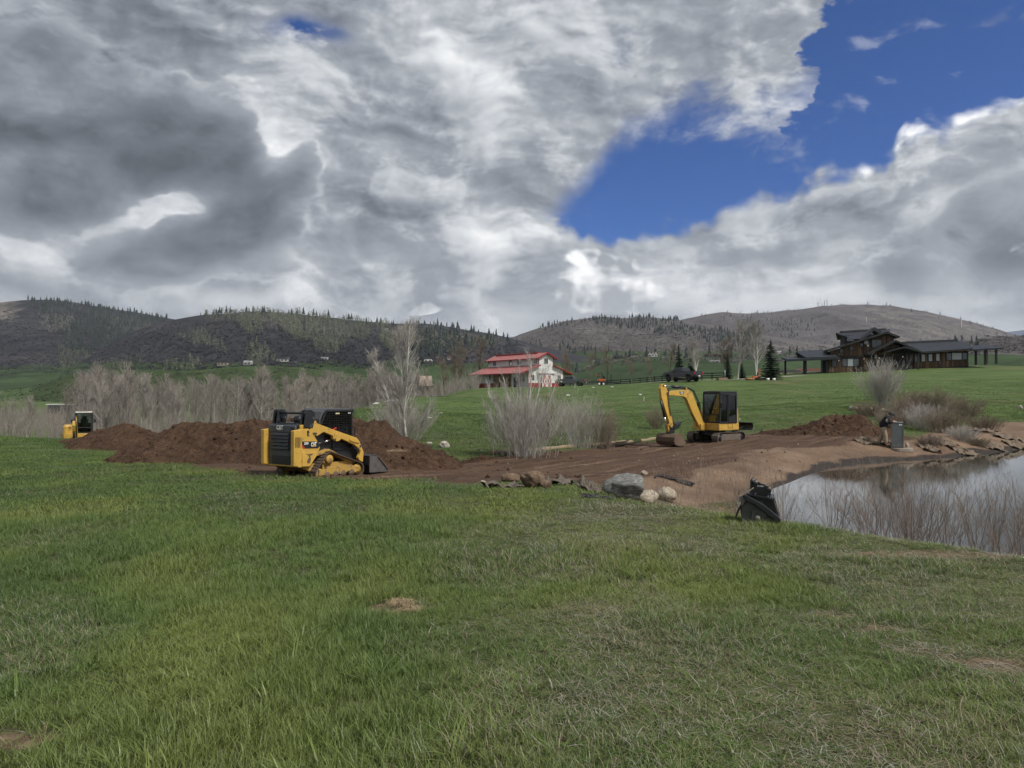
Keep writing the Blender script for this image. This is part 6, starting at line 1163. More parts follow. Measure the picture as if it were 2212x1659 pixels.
def house():
    c = P(882, 370.2, 142); T = empty('timber_house', tuple(c), R(-13), 'dark timber house with layered black roofs and plank walls on the rise', 'house')
    fx = lambda p: (p - 1000) * .0207; fz = lambda p: (438 - p) * .02342
    pm = MB().box((0, 0, .5), (1, 1, 1)).mesh('plank', m_plank); hg = np.random.default_rng(9)
    def planks(wall, x0, x1, zb, zt, y, holes):
        x = x0
        while x < x1:
            w = min(hg.uniform(.20, .34), x1 - x + .01); xc = x + w / 2; b, t = (f(xc) if callable(f) else f for f in (zb, zt)); segs = [(b, t)]
            for hx0, hx1, hz0, hz1 in holes:
                if hx0 < xc < hx1: segs = [q for s0, s1 in segs for q in ((s0, min(s1, hz0)), (max(s0, hz1), s1)) if q[1] - q[0] > .08]
            for s0, s1 in segs:
                o = bpy.data.objects.new('plank', pm); COL.objects.link(o); o.parent = wall; o.location = (xc, y - hg.uniform(0, .02), s0); o.scale = (w - .02, .05, s1 - s0)
            x += w
    # lower main wall
    W1 = MB().box(((fx(520) + fx(900)) / 2, 4, fz(380)), (fx(900) - fx(520), 7.9, 3.3)).build('lower_wall', m_htrim, T)
    planks(W1, fx(522), fx(880), fz(452), fz(326), .0, [(fx(548), fx(596), fz(410), fz(340)), (fx(640), fx(800), fz(408), fz(330))])
    def rl(p): return np.interp(p, [505, 1030, 1140], [265, 122, 162])
    W2 = MB().xz([(fx(a), fz(b)) for a, b in ((530, 312), (530, 275), (1030, 140), (1108, 168), (1108, 312))], 4, 7.8).build('upper_wall', m_htrim, T)
    planks(W2, fx(532), fx(1106), fz(309), lambda x: fz(rl(x / .0207 + 1000) + 12), .06, [(fx(a), fx(b), fz(d), fz(e)) for a, b, d, e in ((618, 660, 290, 248), (708, 750, 268, 228), (800, 838, 240, 200), (908, 1002, 246, 174))])
    MB().box(((fx(560) + fx(870)) / 2, -.12, fz(318)), (fx(870) - fx(560), .2, .26)).build('belt_course', m_htrim, T)
    for a, b, d, e, n, g in ((552, 592, 407, 343, 1, m_win), (645, 690, 403, 336, 1, m_hglass2), (692, 746, 403, 336, 1, m_hglass), (748, 795, 403, 336, 1, m_hglass2), (622, 656, 287, 251, 1, m_win), (712, 746, 265, 231, 1, m_win), (804, 834, 237, 203, 1, m_win), (912, 998, 243, 177, 2, m_hglass2)):
        window(T, fx((a + b) / 2), fz((d + e) / 2), fx(b) - fx(a), fz(e) - fz(d), -.02, 'x', n, m_htrim, gl=g)
    def roof(nm, pts, t=.28, m_=None): M = MB(); slab4(M, pts, t); return M.build(nm, m_ or m_hroof, T)
    # big sloping main roof and its short fall
    roof('main_roof', [(fx(495), -1.2, fz(268)), (fx(1030), -1.2, fz(118)), (fx(1030), 8.5, fz(118)), (fx(495), 8.5, fz(268))], .34); roof('main_roof', [(fx(1030), -1.2, fz(118)), (fx(1142), -1.2, fz(160)), (fx(1142), 8.5, fz(160)), (fx(1030), 8.5, fz(118))], .34)
    MB().bar((fx(495), -1.22, fz(269)), (fx(1030), -1.22, fz(120)), .12, .38).build('rake_board', m_htrim, T); MB().bar((fx(1030), -1.22, fz(120)), (fx(1142), -1.22, fz(161)), .12, .38).build('rake_board', m_htrim, T)
    # upper storey roof behind
    roof('upper_roof', [(fx(770), 2.2, fz(168)), (fx(1110), 2.2, fz(150)), (fx(1150), 6, fz(72)), (fx(645), 6, fz(98))], .3); roof('upper_roof', [(fx(645), 6, fz(98)), (fx(1150), 6, fz(72)), (fx(1150), 10, fz(120)), (fx(700), 10, fz(140))], .3)
    MB().box(((fx(690) + fx(1108)) / 2, 6, fz(78)), (fx(1108) - fx(690), .9, .42), (0, -.045, 0)).build('ridge_cap', m_hroof, T); MB().box((fx(900), 6, fz(200)), (fx(1090) - fx(705), 4, 3.6)).build('upper_storey', m_htrim, T)
    MB().xz([(fx(815), fz(168)), (fx(945), fz(64)), (fx(1010), fz(108)), (fx(985), fz(125)), (fx(940), fz(92)), (fx(850), fz(168))], 2.2, 3).build('cross_gable', m_hroof, T); MB().xz([(fx(705), fz(180)), (fx(712), fz(140)), (fx(770), fz(172)), (fx(770), fz(180))], 1.6, .1).build('clerestory_glass', m_hglass2, T)
    # entry porch
    for a, b in (((845, 308), (1078, 196)), ((1078, 196), (1300, 294))): roof('entry_roof', [(fx(a[0]), -3.2, fz(a[1])), (fx(b[0]), -3.2, fz(b[1])), (fx(b[0]), 3, fz(b[1])), (fx(a[0]), 3, fz(a[1]))], .26); MB().bar((fx(a[0]), -3.22, fz(a[1])), (fx(b[0]), -3.22, fz(b[1])), .12, .32).build('rake_board', m_htrim, T)
    roof('entry_roof', [(fx(1000), -3.6, fz(290)), (fx(1150), -3.6, fz(252)), (fx(1150), 0, fz(252)), (fx(1000), 0, fz(290))], .2); roof('entry_roof', [(fx(1150), -3.6, fz(252)), (fx(1300), -3.6, fz(292)), (fx(1300), 0, fz(292)), (fx(1150), 0, fz(252))], .2)
    eg = MB().xz([(fx(960), fz(262)), (fx(1078), fz(206)), (fx(1140), fz(235)), (fx(1140), fz(262))], -1.5, .2).build('entry_gable', m_htrim, T); planks(eg, fx(965), fx(1138), fz(262), lambda x: fz(np.interp(x / .0207 + 1000, [960, 1078, 1140], [255, 212, 240])), -1.62, [])
    MB().box(((fx(880) + fx(1285)) / 2, 3.4, fz(370)), (fx(1285) - fx(880), 6, 3.5)).build('entry_wall', m_htrim, T)
    for p in (1195, 1230): d = MB().box((fx(p), .36, fz(390)), (.75, .1, 2.2)).build('front_door', m_htrim, T); MB().box((fx(p), .29, fz(385)), (.45, .04, 1.5)).build('pane', m_win, d)
    for p in (880, 1010, 1180, 1278): MB().box((fx(p), -2.6, fz(370)), (.32, .32, 3.3)).build('porch_post', m_htrim, T)
    # right wing
    W3 = MB().box(((fx(1280) + fx(1748)) / 2, 4, fz(350)), (fx(1748) - fx(1280), 7.9, 3.4)).build('wing_wall', m_htrim, T)
    wn = ((1288, 1312, 372, 314, 1, m_hglass2), (1345, 1378, 368, 306, 1, m_hglass), (1406, 1440, 366, 304, 1, m_hglass), (1470, 1503, 363, 301, 1, m_hglass), (1560, 1602, 358, 298, 1, m_hglass2), (1606, 1690, 354, 296, 1, m_hglass), (1694, 1738, 354, 296, 1, m_hglass2))
    planks(W3, fx(1282), fx(1746), lambda x: fz(np.interp(x / .0207 + 1000, [1280, 1748], [430, 404])), lambda x: fz(np.interp(x / .0207 + 1000, [1280, 1748], [298, 278])), .0, [(fx(a) - .12, fx(b) + .12, fz(d) - .12, fz(e) + .12) for a, b, d, e, _, _ in wn])
    for a, b, d, e, n, g in wn: window(T, fx((a + b) / 2), fz((d + e) / 2), fx(b) - fx(a), fz(e) - fz(d), -.03, 'x', n, m_htrim, gl=g)
    roof('wing_roof', [(fx(1240), -1.3, fz(298)), (fx(1765), -1.3, fz(268)), (fx(1765), 4.2, fz(188)), (fx(1112), 4.2, fz(208))], .28); roof('wing_roof', [(fx(1112), 4.2, fz(208)), (fx(1765), 4.2, fz(188)), (fx(1765), 9.4, fz(268)), (fx(1240), 9.4, fz(298))], .28)
    MB().box(((fx(1115) + fx(1722)) / 2, 4.2, fz(190)), (fx(1722) - fx(1115), .9, .40), (0, -.034, 0)).build('ridge_cap', m_hroof, T); MB().bar((fx(1240), -1.32, fz(300)), (fx(1765), -1.32, fz(270)), .12, .3).build('fascia', m_htrim, T)
    # right porch
    roof('porch_roof', [(fx(1745), -2.4, fz(282)), (fx(1992), -2.4, fz(270)), (fx(1988), 4.6, fz(226)), (fx(1745), 4.6, fz(240))], .3)
    for p, y in ((1862, -2), (1942, -2), (1880, 4), (1960, 4)): MB().box((fx(p), y, fz(330)), (.34, .34, 3.0)).build('porch_post', m_htrim, T)
    # carport
    roof('carport_roof', [(fx(118), -3.0, fz(352)), (fx(600), -3.0, fz(338)), (fx(600), 5, fz(312)), (fx(118), 5, fz(318))], .42); roof('carport_roof', [(fx(300), -2, fz(334)), (fx(590), -2, fz(326)), (fx(500), 3, fz(254)), (fx(240), 3, fz(266))], .26); roof('carport_roof', [(fx(240), 3, fz(266)), (fx(500), 3, fz(254)), (fx(560), 7, fz(310)), (fx(290), 7, fz(320))], .26)
    for p, y in ((293, -2), (322, 3.4), (488, -2), (506, 3.4), (140, 3)): MB().box((fx(p), y, fz(412)), (.36, .36, 3.1)).build('carport_post', m_htrim, T)
    MB().lathe([(.01, 0), (.25, .05), (.42, .17)], (fx(858), -.5, fz(204)), (-.2, -1, .3), 20).build('satellite_dish', mat('dish_grey', (.3, .31, .31), .5), T); MB().box((fx(876), -.06, fz(226)), (.32, .08, .36)).build('meter_box', m_white, T)
    for p, q in ((908, 334), (978, 334), (1183, 325), (612, 352), (838, 340)): MB().cyl((fx(p), -.2, fz(q)), (fx(p), -.08, fz(q)), .045, n=10).build('wall_lamp', m_lamp, T)
    MB().box((fx(1250), 4, -.3 + fz(455)), (fx(1748) - fx(520), 8, 1.6)).build('foundation', mat('foundation_stone', (.10, .09, .08), .9), T)
def _lamp(N, b): b.inputs['Emission Color'].default_value = (1, .85, .6, 1); b.inputs['Emission Strength'].default_value = 1.2
m_lamp = mat_nodes('lit_lamp', _lamp)
house()
def on_hill(u, v, d): p = P(u, v, d); return Vector((p[0], p[1], gz(p[0], p[1])))
# garden chair under the house porch
c = P(941.5, 366.5, 138); T = empty('garden_chair', (c[0], c[1], c[2]), R(30), 'dark garden chair under the porch roof of the timber house', 'chair')
for a, b, s_ in (('seat', (0, 0, .42), (.5, .5, .05)), ('backrest', (0, .25, .75), (.5, .05, .6))): MB().box(b, s_).build(a, m_blk, T)
for x in (-.22, .22):
    for y in (-.22, .22): MB().box((x, y, .2), (.05, .05, .42)).build('leg', m_blk, T)

# pickups
m_tyre = mat('tyre', (.014, .014, .014), .85); m_rim = mat('wheel_rim', (.06, .06, .065), .4, .6); m_cglass = mat('tinted_glass', (.012, .014, .018), .06, spec=.7); m_tail = mat('tail_lamp', (.45, .02, .02), .3)
def pickup(loc, rz, paint, rim, label, sc=1.0, lift=.12):
    T = empty('pickup_truck', loc, rz, label, 'pickup', scale=sc); z0 = .42 + lift
    lo = [(-2.92, z0 + .25), (-2.95, z0 + .82), (-2.9, z0 + .86), (1.35, z0 + .90), (1.55, z0 + .92), (2.70, z0 + .80), (2.88, z0 + .70), (2.92, z0 + .25), (2.75, z0 + .05), (2.45, z0 + .05), (2.38, z0 + .35), (2.2, z0 + .50), (1.75, z0 + .52), (1.5, z0 + .35), (1.43, z0 + .02), (-1.28, z0 + .02), (-1.35, z0 + .35), (-1.55, z0 + .50), (-2.05, z0 + .50), (-2.25, z0 + .35), (-2.32, z0 + .08), (-2.7, z0 + .1)]
    b = MB().xz(lo, 0, 1.96).build('body', paint, T, .05)
    MB().add([(x, y * s_, z) for s_ in (1, -1) for x, y, z in ((-.78, .93, z0 + .86), (1.42, .93, z0 + .90), (.72, .74, z0 + 1.46), (-.60, .74, z0 + 1.48))], [(0, 1, 2, 3), (7, 6, 5, 4), (0, 4, 5, 1), (1, 5, 6, 2), (2, 6, 7, 3), (3, 7, 4, 0)]).build('cab', paint, T, .05)
    for s in (-1, 1):
        for x0, x1 in ((-.64, .18), (.26, 1.16)):
            f = lambda z, s=s: s * (.945 - .19 * (z - .86) / .60); MB().add([(x0 if x0 > -.5 else x0 + .02, f(.92), z0 + .92), (x1, f(.92), z0 + .92), (x1 - (.42 if x1 > 1 else 0), f(1.40), z0 + 1.40), (x0 + (0 if x0 > 0 else .08), f(1.40), z0 + 1.40)], [(0, 1, 2, 3)]).build('side_window', m_cglass, T)
            d = MB().box((x0 + .42, s * .982, z0 + .46), (.02, .012, .74)).build('door_seam', m_blk, T); MB().box((x0 + .12, s * .99, z0 + .74), (.16, .02, .03)).build('door_handle', m_grey, T)
        MB().box((1.02, s * 1.12, z0 + .98), (.10, .22, .20)).build('mirror', m_blk, T, .02); MB().box((2.80, s * .72, z0 + .60), (.16, .36, .22)).build('headlight', m_white, T); MB().box((-2.93, s * .90, z0 + .62), (.06, .16, .34)).build('tail_light', m_tail, T)
        MB().box((.2, s * .98, z0 - .06), (1.6, .12, .06)).build('running_board', m_blk, T)
        for x in (1.92, -1.82):
            w = MB().lathe([(.20, -.13), (.40, -.13), (.44, -.08), (.44, .08), (.40, .13), (.20, .13)], (x, s * .86, .44), (0, 1, 0), 26).build('wheel', m_tyre, T); MB().lathe([(.01, .05), (.10, .07), (.21, .06), (.235, .10), (.235, -.1), (.01, -.1)], (x, s * .88, .44), (0, s, 0), 20).build('rim', rim, w)
    MB().add([(.78, -.70, z0 + 1.43), (.78, .70, z0 + 1.43), (1.40, .84, z0 + .93), (1.40, -.84, z0 + .93)], [(0, 1, 2, 3)]).build('windshield', m_cglass, T); MB().add([(-.64, -.66, z0 + 1.42), (-.64, .66, z0 + 1.42), (-.79, .80, z0 + .96), (-.79, -.80, z0 + .96)], [(0, 1, 2, 3)]).build('rear_window', m_cglass, T)
    MB().box((-1.85, 0, z0 + .885), (1.95, 1.64, .03)).build('bed_cover', m_blk, T); MB().box((-2.962, 0, z0 + .56), (.02, 1.3, .5)).build('tailgate', paint, T, .01); MB().box((-2.98, 0, z0 + .20), (.16, 1.9, .18)).build('rear_bumper', m_blk, T, .02); MB().box((-3.065, 0, z0 + .22), (.012, .34, .16)).build('license_plate', m_white, T); MB().box((2.93, 0, z0 + .22), (.16, 1.95, .24)).build('front_bumper', m_blk, T, .02); MB().box((2.90, 0, z0 + .52), (.06, 1.1, .28)).build('grille', m_blk, T)
    return T
m_tblk = mat('black_car_paint', (.008, .009, .014), .2, spec=.6, coat=.5); m_tgry = mat('grey_car_paint', (.07, .078, .078), .35, .2, coat=.3)
p = on_hill(682.5, 382, 106); pickup(tuple(p), R(128), m_tblk, m_blk, 'black crew cab pickup parked on the drive in front of the fence', 1.0, .18)
p = on_hill(571, 386.5, 140); pickup(tuple(p), R(162), m_tgry, m_rim, 'grey pickup parked beside the gable end of the barn')
# trailer and its load
m_dull = mat('dull_white', (.42, .41, .38), .7)
def trailer():
    p = on_hill(600, 386, 141); T = empty('flatbed_trailer', tuple(p), R(168), 'flatbed trailer with pale wheels behind the grey pickup', 'trailer')
    MB().box((0, 0, .62), (4.2, 1.9, .12)).build('deck', m_blk, T); MB().bar((2.1, .6, .58), (3.3, 0, .55), .1).bar((2.1, -.6, .58), (3.3, 0, .55), .1).build('drawbar', m_blk, T)
    for s in (-1, 1):
        MB().box((0, s * .95, .86), (4.2, .05, .06)).build('side_rail', m_blk, T)
        for x in (-.5, .35): w = MB().lathe([(.18, -.1), (.34, -.1), (.34, .1), (.18, .1)], (x - .3, s * 1.05, .34), (0, 1, 0), 20).build('wheel', m_tyre, T); MB().cyl((x - .3, s * 1.0, .34), (x - .3, s * 1.17, .34), .2, n=16).build('hub', m_white, w)
    g = MB()
    for x in np.linspace(-.9, .9, 7): g.bar((-2.1, x, .7), (-2.2, x, 2.3), .05)
    for z in np.linspace(.75, 2.3, 6): g.bar((-2.1 - (z - .7) * .06, -.92, z), (-2.1 - (z - .7) * .06, .92, z), .05)
    g.build('ramp_gate', m_blk, T)
    m_or = mat('orange_paint', (.50, .12, .03), .45); L = empty('lift_machine', tuple(Vector(p) + Vector((.3, 0, .68))), R(168), 'orange machine with black cage standing on the flatbed trailer', 'machine')
    MB().box((0, 0, .35), (1.5, 1.0, .5)).build('body', m_or, L, .05); MB().box((-.5, 0, .85), (.5, .9, .6)).build('engine_cover', m_blk, L, .05)
    c_ = MB(); 
    for x in (-.2, .7):
        for y in (-.45, .45): c_.bar((x, y, .5), (x, y, 1.7), .06)
    for a, b in (((-.2, -.45), (.7, -.45)), ((.7, -.45), (.7, .45)), ((.7, .45), (-.2, .45)), ((-.2, .45), (-.2, -.45))):
        for z in (1.1, 1.7): c_.bar((*a, z), (*b, z), .06)
    c_.build('cage', m_blk, L); MB().lathe([(.01, -.1), (.16, -.08), (.18, 0), (.16, .08), (.01, .1)], (.9, .3, 1.35), (1, 0, 0), 14).build('light', m_or, L)
    for x in (-.55, .55):
        for y in (-.5, .5): MB().cyl((x, y - .08, .14), (x, y + .08, .14), .16, n=14).build('wheel', m_tyre, L)
    q = on_hill(615, 385.5, 140); M = MB(); 
    for i in range(8): M.box((q[0] + rng.uniform(-1.8, 1.8), q[1] + rng.uniform(-.5, .5), q[2] + .12 + .04 * i), (rng.uniform(1.2, 2.6), rng.uniform(.3, .8), .10), (rng.uniform(-.05, .05), rng.uniform(-.06, .06), rng.uniform(-.3, .3)))
    M.build('scrap_stack', m_blk, label='low stack of dark boards and metal beside the trailer', cat='scrap stack')
    for u, v, l, m_ in ((593, 388.5, 'white bucket on the grass before the trailer', m_dull), (612, 388, 'white drum on its side near the scrap stack', m_dull), (640, 396, 'white barrel lying on the meadow', m_dull)):
        q = on(u, v); M = MB().lathe([(.01, -.18), (.10, -.18), (.12, -.15), (.12, .15), (.10, .18), (.01, .18)], (q[0], q[1], gz(q[0], q[1]) + .14), (1, .2, 0), 16); M.build('barrel', m_, label=l, cat='barrel')
trailer()
def fence(pts, label, n):
    T = empty('rail_fence', pts[0], 0, label, 'fence'); o = Vector(pts[0]); ps = []
    for a, b in zip(pts[:-1], pts[1:]):
        k = max(1, round((Vector(b) - Vector(a)).length / 2.5)); ps += [Vector(a).lerp(Vector(b), i / k) for i in range(k)]
    ps.append(Vector(pts[-1]))
    for q in ps: q.z = gz(q.x, q.y)
    pm = MB().box((0, 0, .62), (.16, .16, 1.5)).mesh('fence_post', m_blkw)
    for q in ps: o2 = put('fence_post', pm, T); o2.location = q - o
    for a, b in zip(ps[:-1], ps[1:]):
        for z in (.35, .78, 1.2): MB().bar(a - o + Vector((0, -.09, z)), b - o + Vector((0, -.09, z)), .05, .15).build('rail', m_blkw, T)
m_blkw = mat('black_fence_paint', (.012, .011, .011), .8, var=.3)
F_ = lambda *a: [tuple(on_hill(u, 380, d)) for u, d in a]
fence(F_((602, 158), (640, 152), (662, 146), (690, 142)), 'black three-rail fence running from the barn to the pickup', 0); fence(F_((692, 140), (712, 136), (728, 134)), 'black three-rail fence between the pickup and the pale cottonwood', 0)
def drive():
    px = [(585, 139), (620, 135), (650, 124), (683, 109), (705, 112), (735, 118), (770, 122), (800, 128)]; L_, V, k = [on_hill(u, 380, d) for u, d in px], [], 0
    for i, q in enumerate(L_):
        t = (L_[min(i + 1, len(L_) - 1)] - L_[max(i - 1, 0)]).normalized(); nrm = Vector((-t.y, t.x, 0)); 
        for s in (-1.7, -.6, .6, 1.7): w = q + nrm * s; V.append((w.x, w.y, gz(w.x, w.y) + .05))
    put('gravel_drive', np_mesh('gravel_drive', V, grid_faces(len(L_), 4), mat('gravel', (.30, .275, .235), .95, var=.3, vscale=2)), kind='structure')
drive()
# planter, mower, pots
p = on_hill(722, 378, 108); T = empty('planter_box', tuple(p), .2, 'wooden planter box at the edge of the drive', 'planter'); MB().box((0, 0, .2), (1.5, .8, .4)).build('box', m_wood, T, .01); MB().box((0, 0, .41), (1.4, .7, .06)).build('soil', m_soil, T); MB().cyl((.5, 0, .3), (.5, 0, 1.6), .03, n=8).build('post', m_white, T)
def mower():
    p = on_hill(754, 377, 110); m_or = mat('orange_paint', (.50, .12, .03), .45); T = empty('ride_on_mower', tuple(p), R(175), 'orange ride-on mower with a wide deck beside the broad spruce', 'mower')
    MB().box((.7, 0, .22), (1.0, 1.7, .16)).build('mowing_deck', m_or, T, .04); MB().box((-.3, 0, .5), (1.0, .8, .3)).build('chassis', m_or, T, .04); MB().box((-.35, 0, .75), (.45, .5, .12)).box((-.56, 0, 1.0), (.12, .48, .5)).build('seat', m_seat, T, .03)
    M = MB().bar((-.75, -.45, .4), (-.8, -.45, 1.7), .06).bar((-.75, .45, .4), (-.8, .45, 1.7), .06).bar((-.8, -.45, 1.7), (-.8, .45, 1.7), .06); M.build('roll_bar', m_or, T)
    for x, r, y in ((-.6, .30, .55), (.95, .16, .6)):
        for s in (-1, 1): MB().cyl((x, s * y - .1, r), (x, s * y + .1, r), r, n=18).build('wheel', m_tyre, T)
mower()
for u, v, l in ((768, 377.5, 'white pot nearest the mower under the broad spruce'), (774, 377.5, 'white pot at the trunk of the broad spruce')):
    q = on_hill(u, v, 108); MB().lathe([(.01, 0), (.16, 0), (.24, .4), (.2, .4), (.15, .1)], tuple(q), (0, 0, 1), 14).build('flower_pot', m_white, label=l, cat='flower pot')
# farm implements by the barn
m_jd = mat('implement_green', (.035, .12, .03), .5, var=.2); m_jy = mat('implement_yellow', (.55, .42, .05), .5)
def implement(u, v, d, rz, label, k):
    p = on_hill(u, v, d); T = empty('farm_implement', tuple(p), rz, label, 'implement')
    MB().bar((-2.0, 0, .45), (1.0, 0, .6), .14).bar((.2, -.8, .55), (.2, .8, .55), .14).build('frame', m_jd, T)
    for s in (-1, 1): w = MB().lathe([(.22, -.08), (.42, -.08), (.42, .08), (.22, .08)], (.6, s * .8, .42), (0, 1, 0), 20).build('wheel', m_tyre, T); MB().cyl((.6, s * .8 - .06, .42), (.6, s * .8 + .06, .42), .22, n=16).build('hub', m_jy, w)
    MB().box((-.3, 0, .75), (1.1, .9, .3)).build('gearbox_cover', m_jd if k else m_blk, T, .04)
    for i in range(4): MB().bar((-1.4 + i * .5, .1, .5), (-1.6 + i * .5, .9, .2), .06).build('tine_arm', m_jd, T)
implement(433, 394, 142, R(10), 'green towed implement with yellow wheel hubs on the meadow edge', 0); implement(479, 390, 167, R(60), 'green and yellow implement under the corner of the barn porch', 1); implement(489, 390, 166, R(20), 'green mower implement against the porch wall of the barn', 1)
def blind():
    p = on_hill(424.5, 390, 170); T = empty('raised_feed_bin', tuple(p), R(20), 'pale rusty box raised on thin posts behind the meadow ridge', 'bin'); top = P(424, 381, 170)[2] - p[2]; m_ru = mat('rusty_white', (.45, .35, .29), .7, var=.2, vscale=1.5)
    MB().box((0, 0, top), (3.2, 1.8, 2.4)).build('box', m_ru, T, .05); MB().box((0, 0, top - 1.3), (4.2, 2.0, .15)).build('platform', m_dark, T)
    for x in (-1.5, 1.5):
        for y in (-.8, .8): MB().bar((x, y, -.2), (x, y, top - 1.3), .15).build('post', m_dark, T)
blind()
for u, v, w, l in ((392, 401.5, .9, 'flat white scrap lying high on the meadow shoulder'), (415, 395.5, .5, 'small white scrap near the meadow ridge'), (376, 404.5, .4, 'white scrap at the top edge of the meadow shoulder'), (568, 396, .3, 'tiny white scrap below the barn')):
    q = on(u, v); MB().prism([(-w, -.2), (w * .6, -.35), (w, .1), (-.3 * w, .4)], (q[0], q[1], gz(q[0], q[1]) + .10), (1, 0, .1), (0, 1, .3), (-.1, -.3, 1), .08).build('scrap_sheet', m_dull, label=l, cat='scrap')

# far houses on the slopes
m_fw = mat('far_wall_pale', (.50, .49, .46), .8); m_fd = mat('far_wall_dark', (.05, .045, .042), .8); m_ft = mat('far_wall_tan', (.32, .27, .21), .8); m_fr = mat('far_roof_dark', (.045, .045, .05), .7); m_frw = mat('far_roof_pale', (.58, .58, .58), .5); m_frr = mat('far_roof_brown', (.17, .07, .05), .8)
def far_house(hn, u, v, w, h, wall, roof_m, label, gables=1, d=None, flat=False, name='far_house', deep=.8):
    p = Vector(slope_pt(hn, u, v)) if hn else P(u, v, d); s = p[1] / FPX; w, h = w * s, h * s; T = empty(name, tuple(p), 0, label, 'house'); dp = w * deep / gables if gables > 1 else min(w * deep, 14); wh = h * (.62 if not flat else .8)
    MB().box((0, dp / 2, wh / 2 - 1), (w, dp, wh + 2)).build('wall', wall, T)
    if flat: MB().box((0, dp / 2, wh + h * .1), (w * 1.08, dp * 1.1, h * .2)).build('roof', roof_m, T)
    else:
        slab4(MB(), [(0, 0, 0)] * 4, .1) if False else None
        M = MB().prism([(-.06 * w - w / 2, wh - .02 * h), (-w / 2 + w * .12, h), (w / 2 - w * .12, h), (w / 2 + .06 * w, wh - .02 * h)], (0, dp / 2, 0), (1, 0, 0), (0, 0, 1), (0, 1, 0), dp * 1.12); M.build('roof', roof_m, T)
        for g in range(gables if gables > 1 else 0):
            x = -w / 2 + w * (g + .5) / gables; k = w / gables * .36; MB().xz([(x - k, wh * .7), (x, h * 1.02), (x + k, wh * .7)], -dp * .06, dp * .16).build('gable', wall, T)
    n = max(2, int(w / 4)); 
    for i in range(n): MB().box((-w / 2 + w * (i + .5) / n, -.05, wh * .5), (w / n * .45, .1, wh * .42)).build('window', m_win if wall is not m_fd else m_hglass2, T)
    return T
for a in [('aspen_hill', 222, 366, 10, 4, m_ft, m_fr, 'unfinished dark house on props, first in the row on the hillside', 1, None, True), ('aspen_hill', 247, 365, 7, 4.5, m_fw, m_frw, 'white-roofed house beside the unfinished one on the hillside'), ('aspen_hill', 282, 361.5, 11, 5, m_fw, m_fr, 'wide pale house with dark roof below the aspen stand'), ('aspen_hill', 291, 366, 8, 5, m_fd, m_fr, 'dark house just below the wide pale house'), ('aspen_hill', 306, 358, 5, 3, m_fd, m_fr, 'small dark cabin beside the wide pale house'), ('aspen_hill', 324, 359, 6, 2, m_fw, m_frw, 'low flat pale building below the aspen band', 1, None, True),
          ('aspen_hill', 385, 330, 5, 4, m_fw, m_fr, 'pale house high on the ridge behind the tall aspen'), ('aspen_hill', 460, 337, 6, 2.8, m_fw, m_fr, 'pale house alone on the dark shoulder of the ridge'), ('aspen_hill', 428, 364, 8, 5, m_fd, m_fw, 'dark chalet with white gable near the tall aspen', 2), ('aspen_hill', 449, 359.5, 4, 3, m_fw, m_frr, 'small house half hidden by the cottonwoods'), ('round_hill', 511, 355, 9, 5, m_fw, m_frr, 'brown-roofed house above the barn roof'), ('scrub_rise', 591, 354, 8, 2.4, m_fd, m_frw, 'low house with pale roof behind the barn lean-to', 1, None, True),
          ('scrub_rise', 633, 355.5, 9, 3.2, m_ft, m_fr, 'tan house at the top edge of the green meadow'), ('scrub_rise', 653, 357, 9, 5, m_fw, m_fr, 'white house with three gables above the meadow', 3), ('scrub_rise', 618, 356.5, 9, 4, m_fd, m_fr, 'dark house among small conifers above the meadow'), ('scrub_rise', 714, 357, 13, 3, m_fd, m_frr, 'long low dark house above the green meadow', 1, None, True), ('scrub_rise', 715, 362, 9, 1.6, m_fw, m_frw, 'pale open shed alone in the green meadow', 1, None, True), ('scrub_rise', 780, 354, 4, 3.4, m_fw, m_frw, 'small white gable house behind the broad spruce'), ('scrub_rise', 940, 341, 7, 3, m_fd, m_fr, 'dark house on the scrub rise above the wing roof'), ('scrub_rise', 985, 341.5, 12, 3, m_fd, m_fr, 'wide dark house on the scrub rise above the porch roof', 2)]:
    far_house(*a)
far_house(None, 66, 409, 37, 5, m_fd, m_frw, 'long white-roofed shed behind the underbrush', 1, 255, True, 'long_shed', .2); far_house(None, 812, 375, 26, 6.5, m_fw, m_frr, 'pale farm building with brown roof seen under the carport', 1, 330, False, 'farm_building', .4); far_house(None, 790, 375, 22, 5, m_ft, m_fr, 'low tan farm shed beside the brown-roofed farm building', 1, 320, False, 'farm_building', .4)
for u, v0, v1, l in ((818, 306.5, 302.5, 'short radio mast on the distant summit'), (824.5, 306, 300.5, 'middle radio mast on the distant summit'), (827, 306, 299, 'tallest radio mast on the distant summit'), (962, 327, 317.5, 'white pylon on the falling ridge above the house wing'), (867, 322, 317, 'pale pylon on the distant slope above the house roof')):
    p = Vector(slope_pt('distant_hill', u, v0)) if v0 > 307 else P(u, v0 + 1, 3590); h = (v0 + 1 - v1) * p[1] / FPX; M = MB().bar(p, p + Vector((0, 0, h)), 1.6); M.bar(p + Vector((-4, 0, h * .75)), p + Vector((4, 0, h * .75)), .9)
    M.build('radio_mast', m_frw if 'p' == l[0] or 'white' in l else m_grey, label=l, cat='mast')
def gravel_track():
    V = []
    for u in np.linspace(128, 192, 9):
        for d in (100, 103, 106): x = (u - 512) / FPX * d; V.append((x, d, gz(x, d) + .35))
    put('gravel_track', np_mesh('gravel_track', V, grid_faces(9, 3), mat('grey_gravel', (.13, .125, .12), .95, var=.3, vscale=1)), kind='structure')
gravel_track()

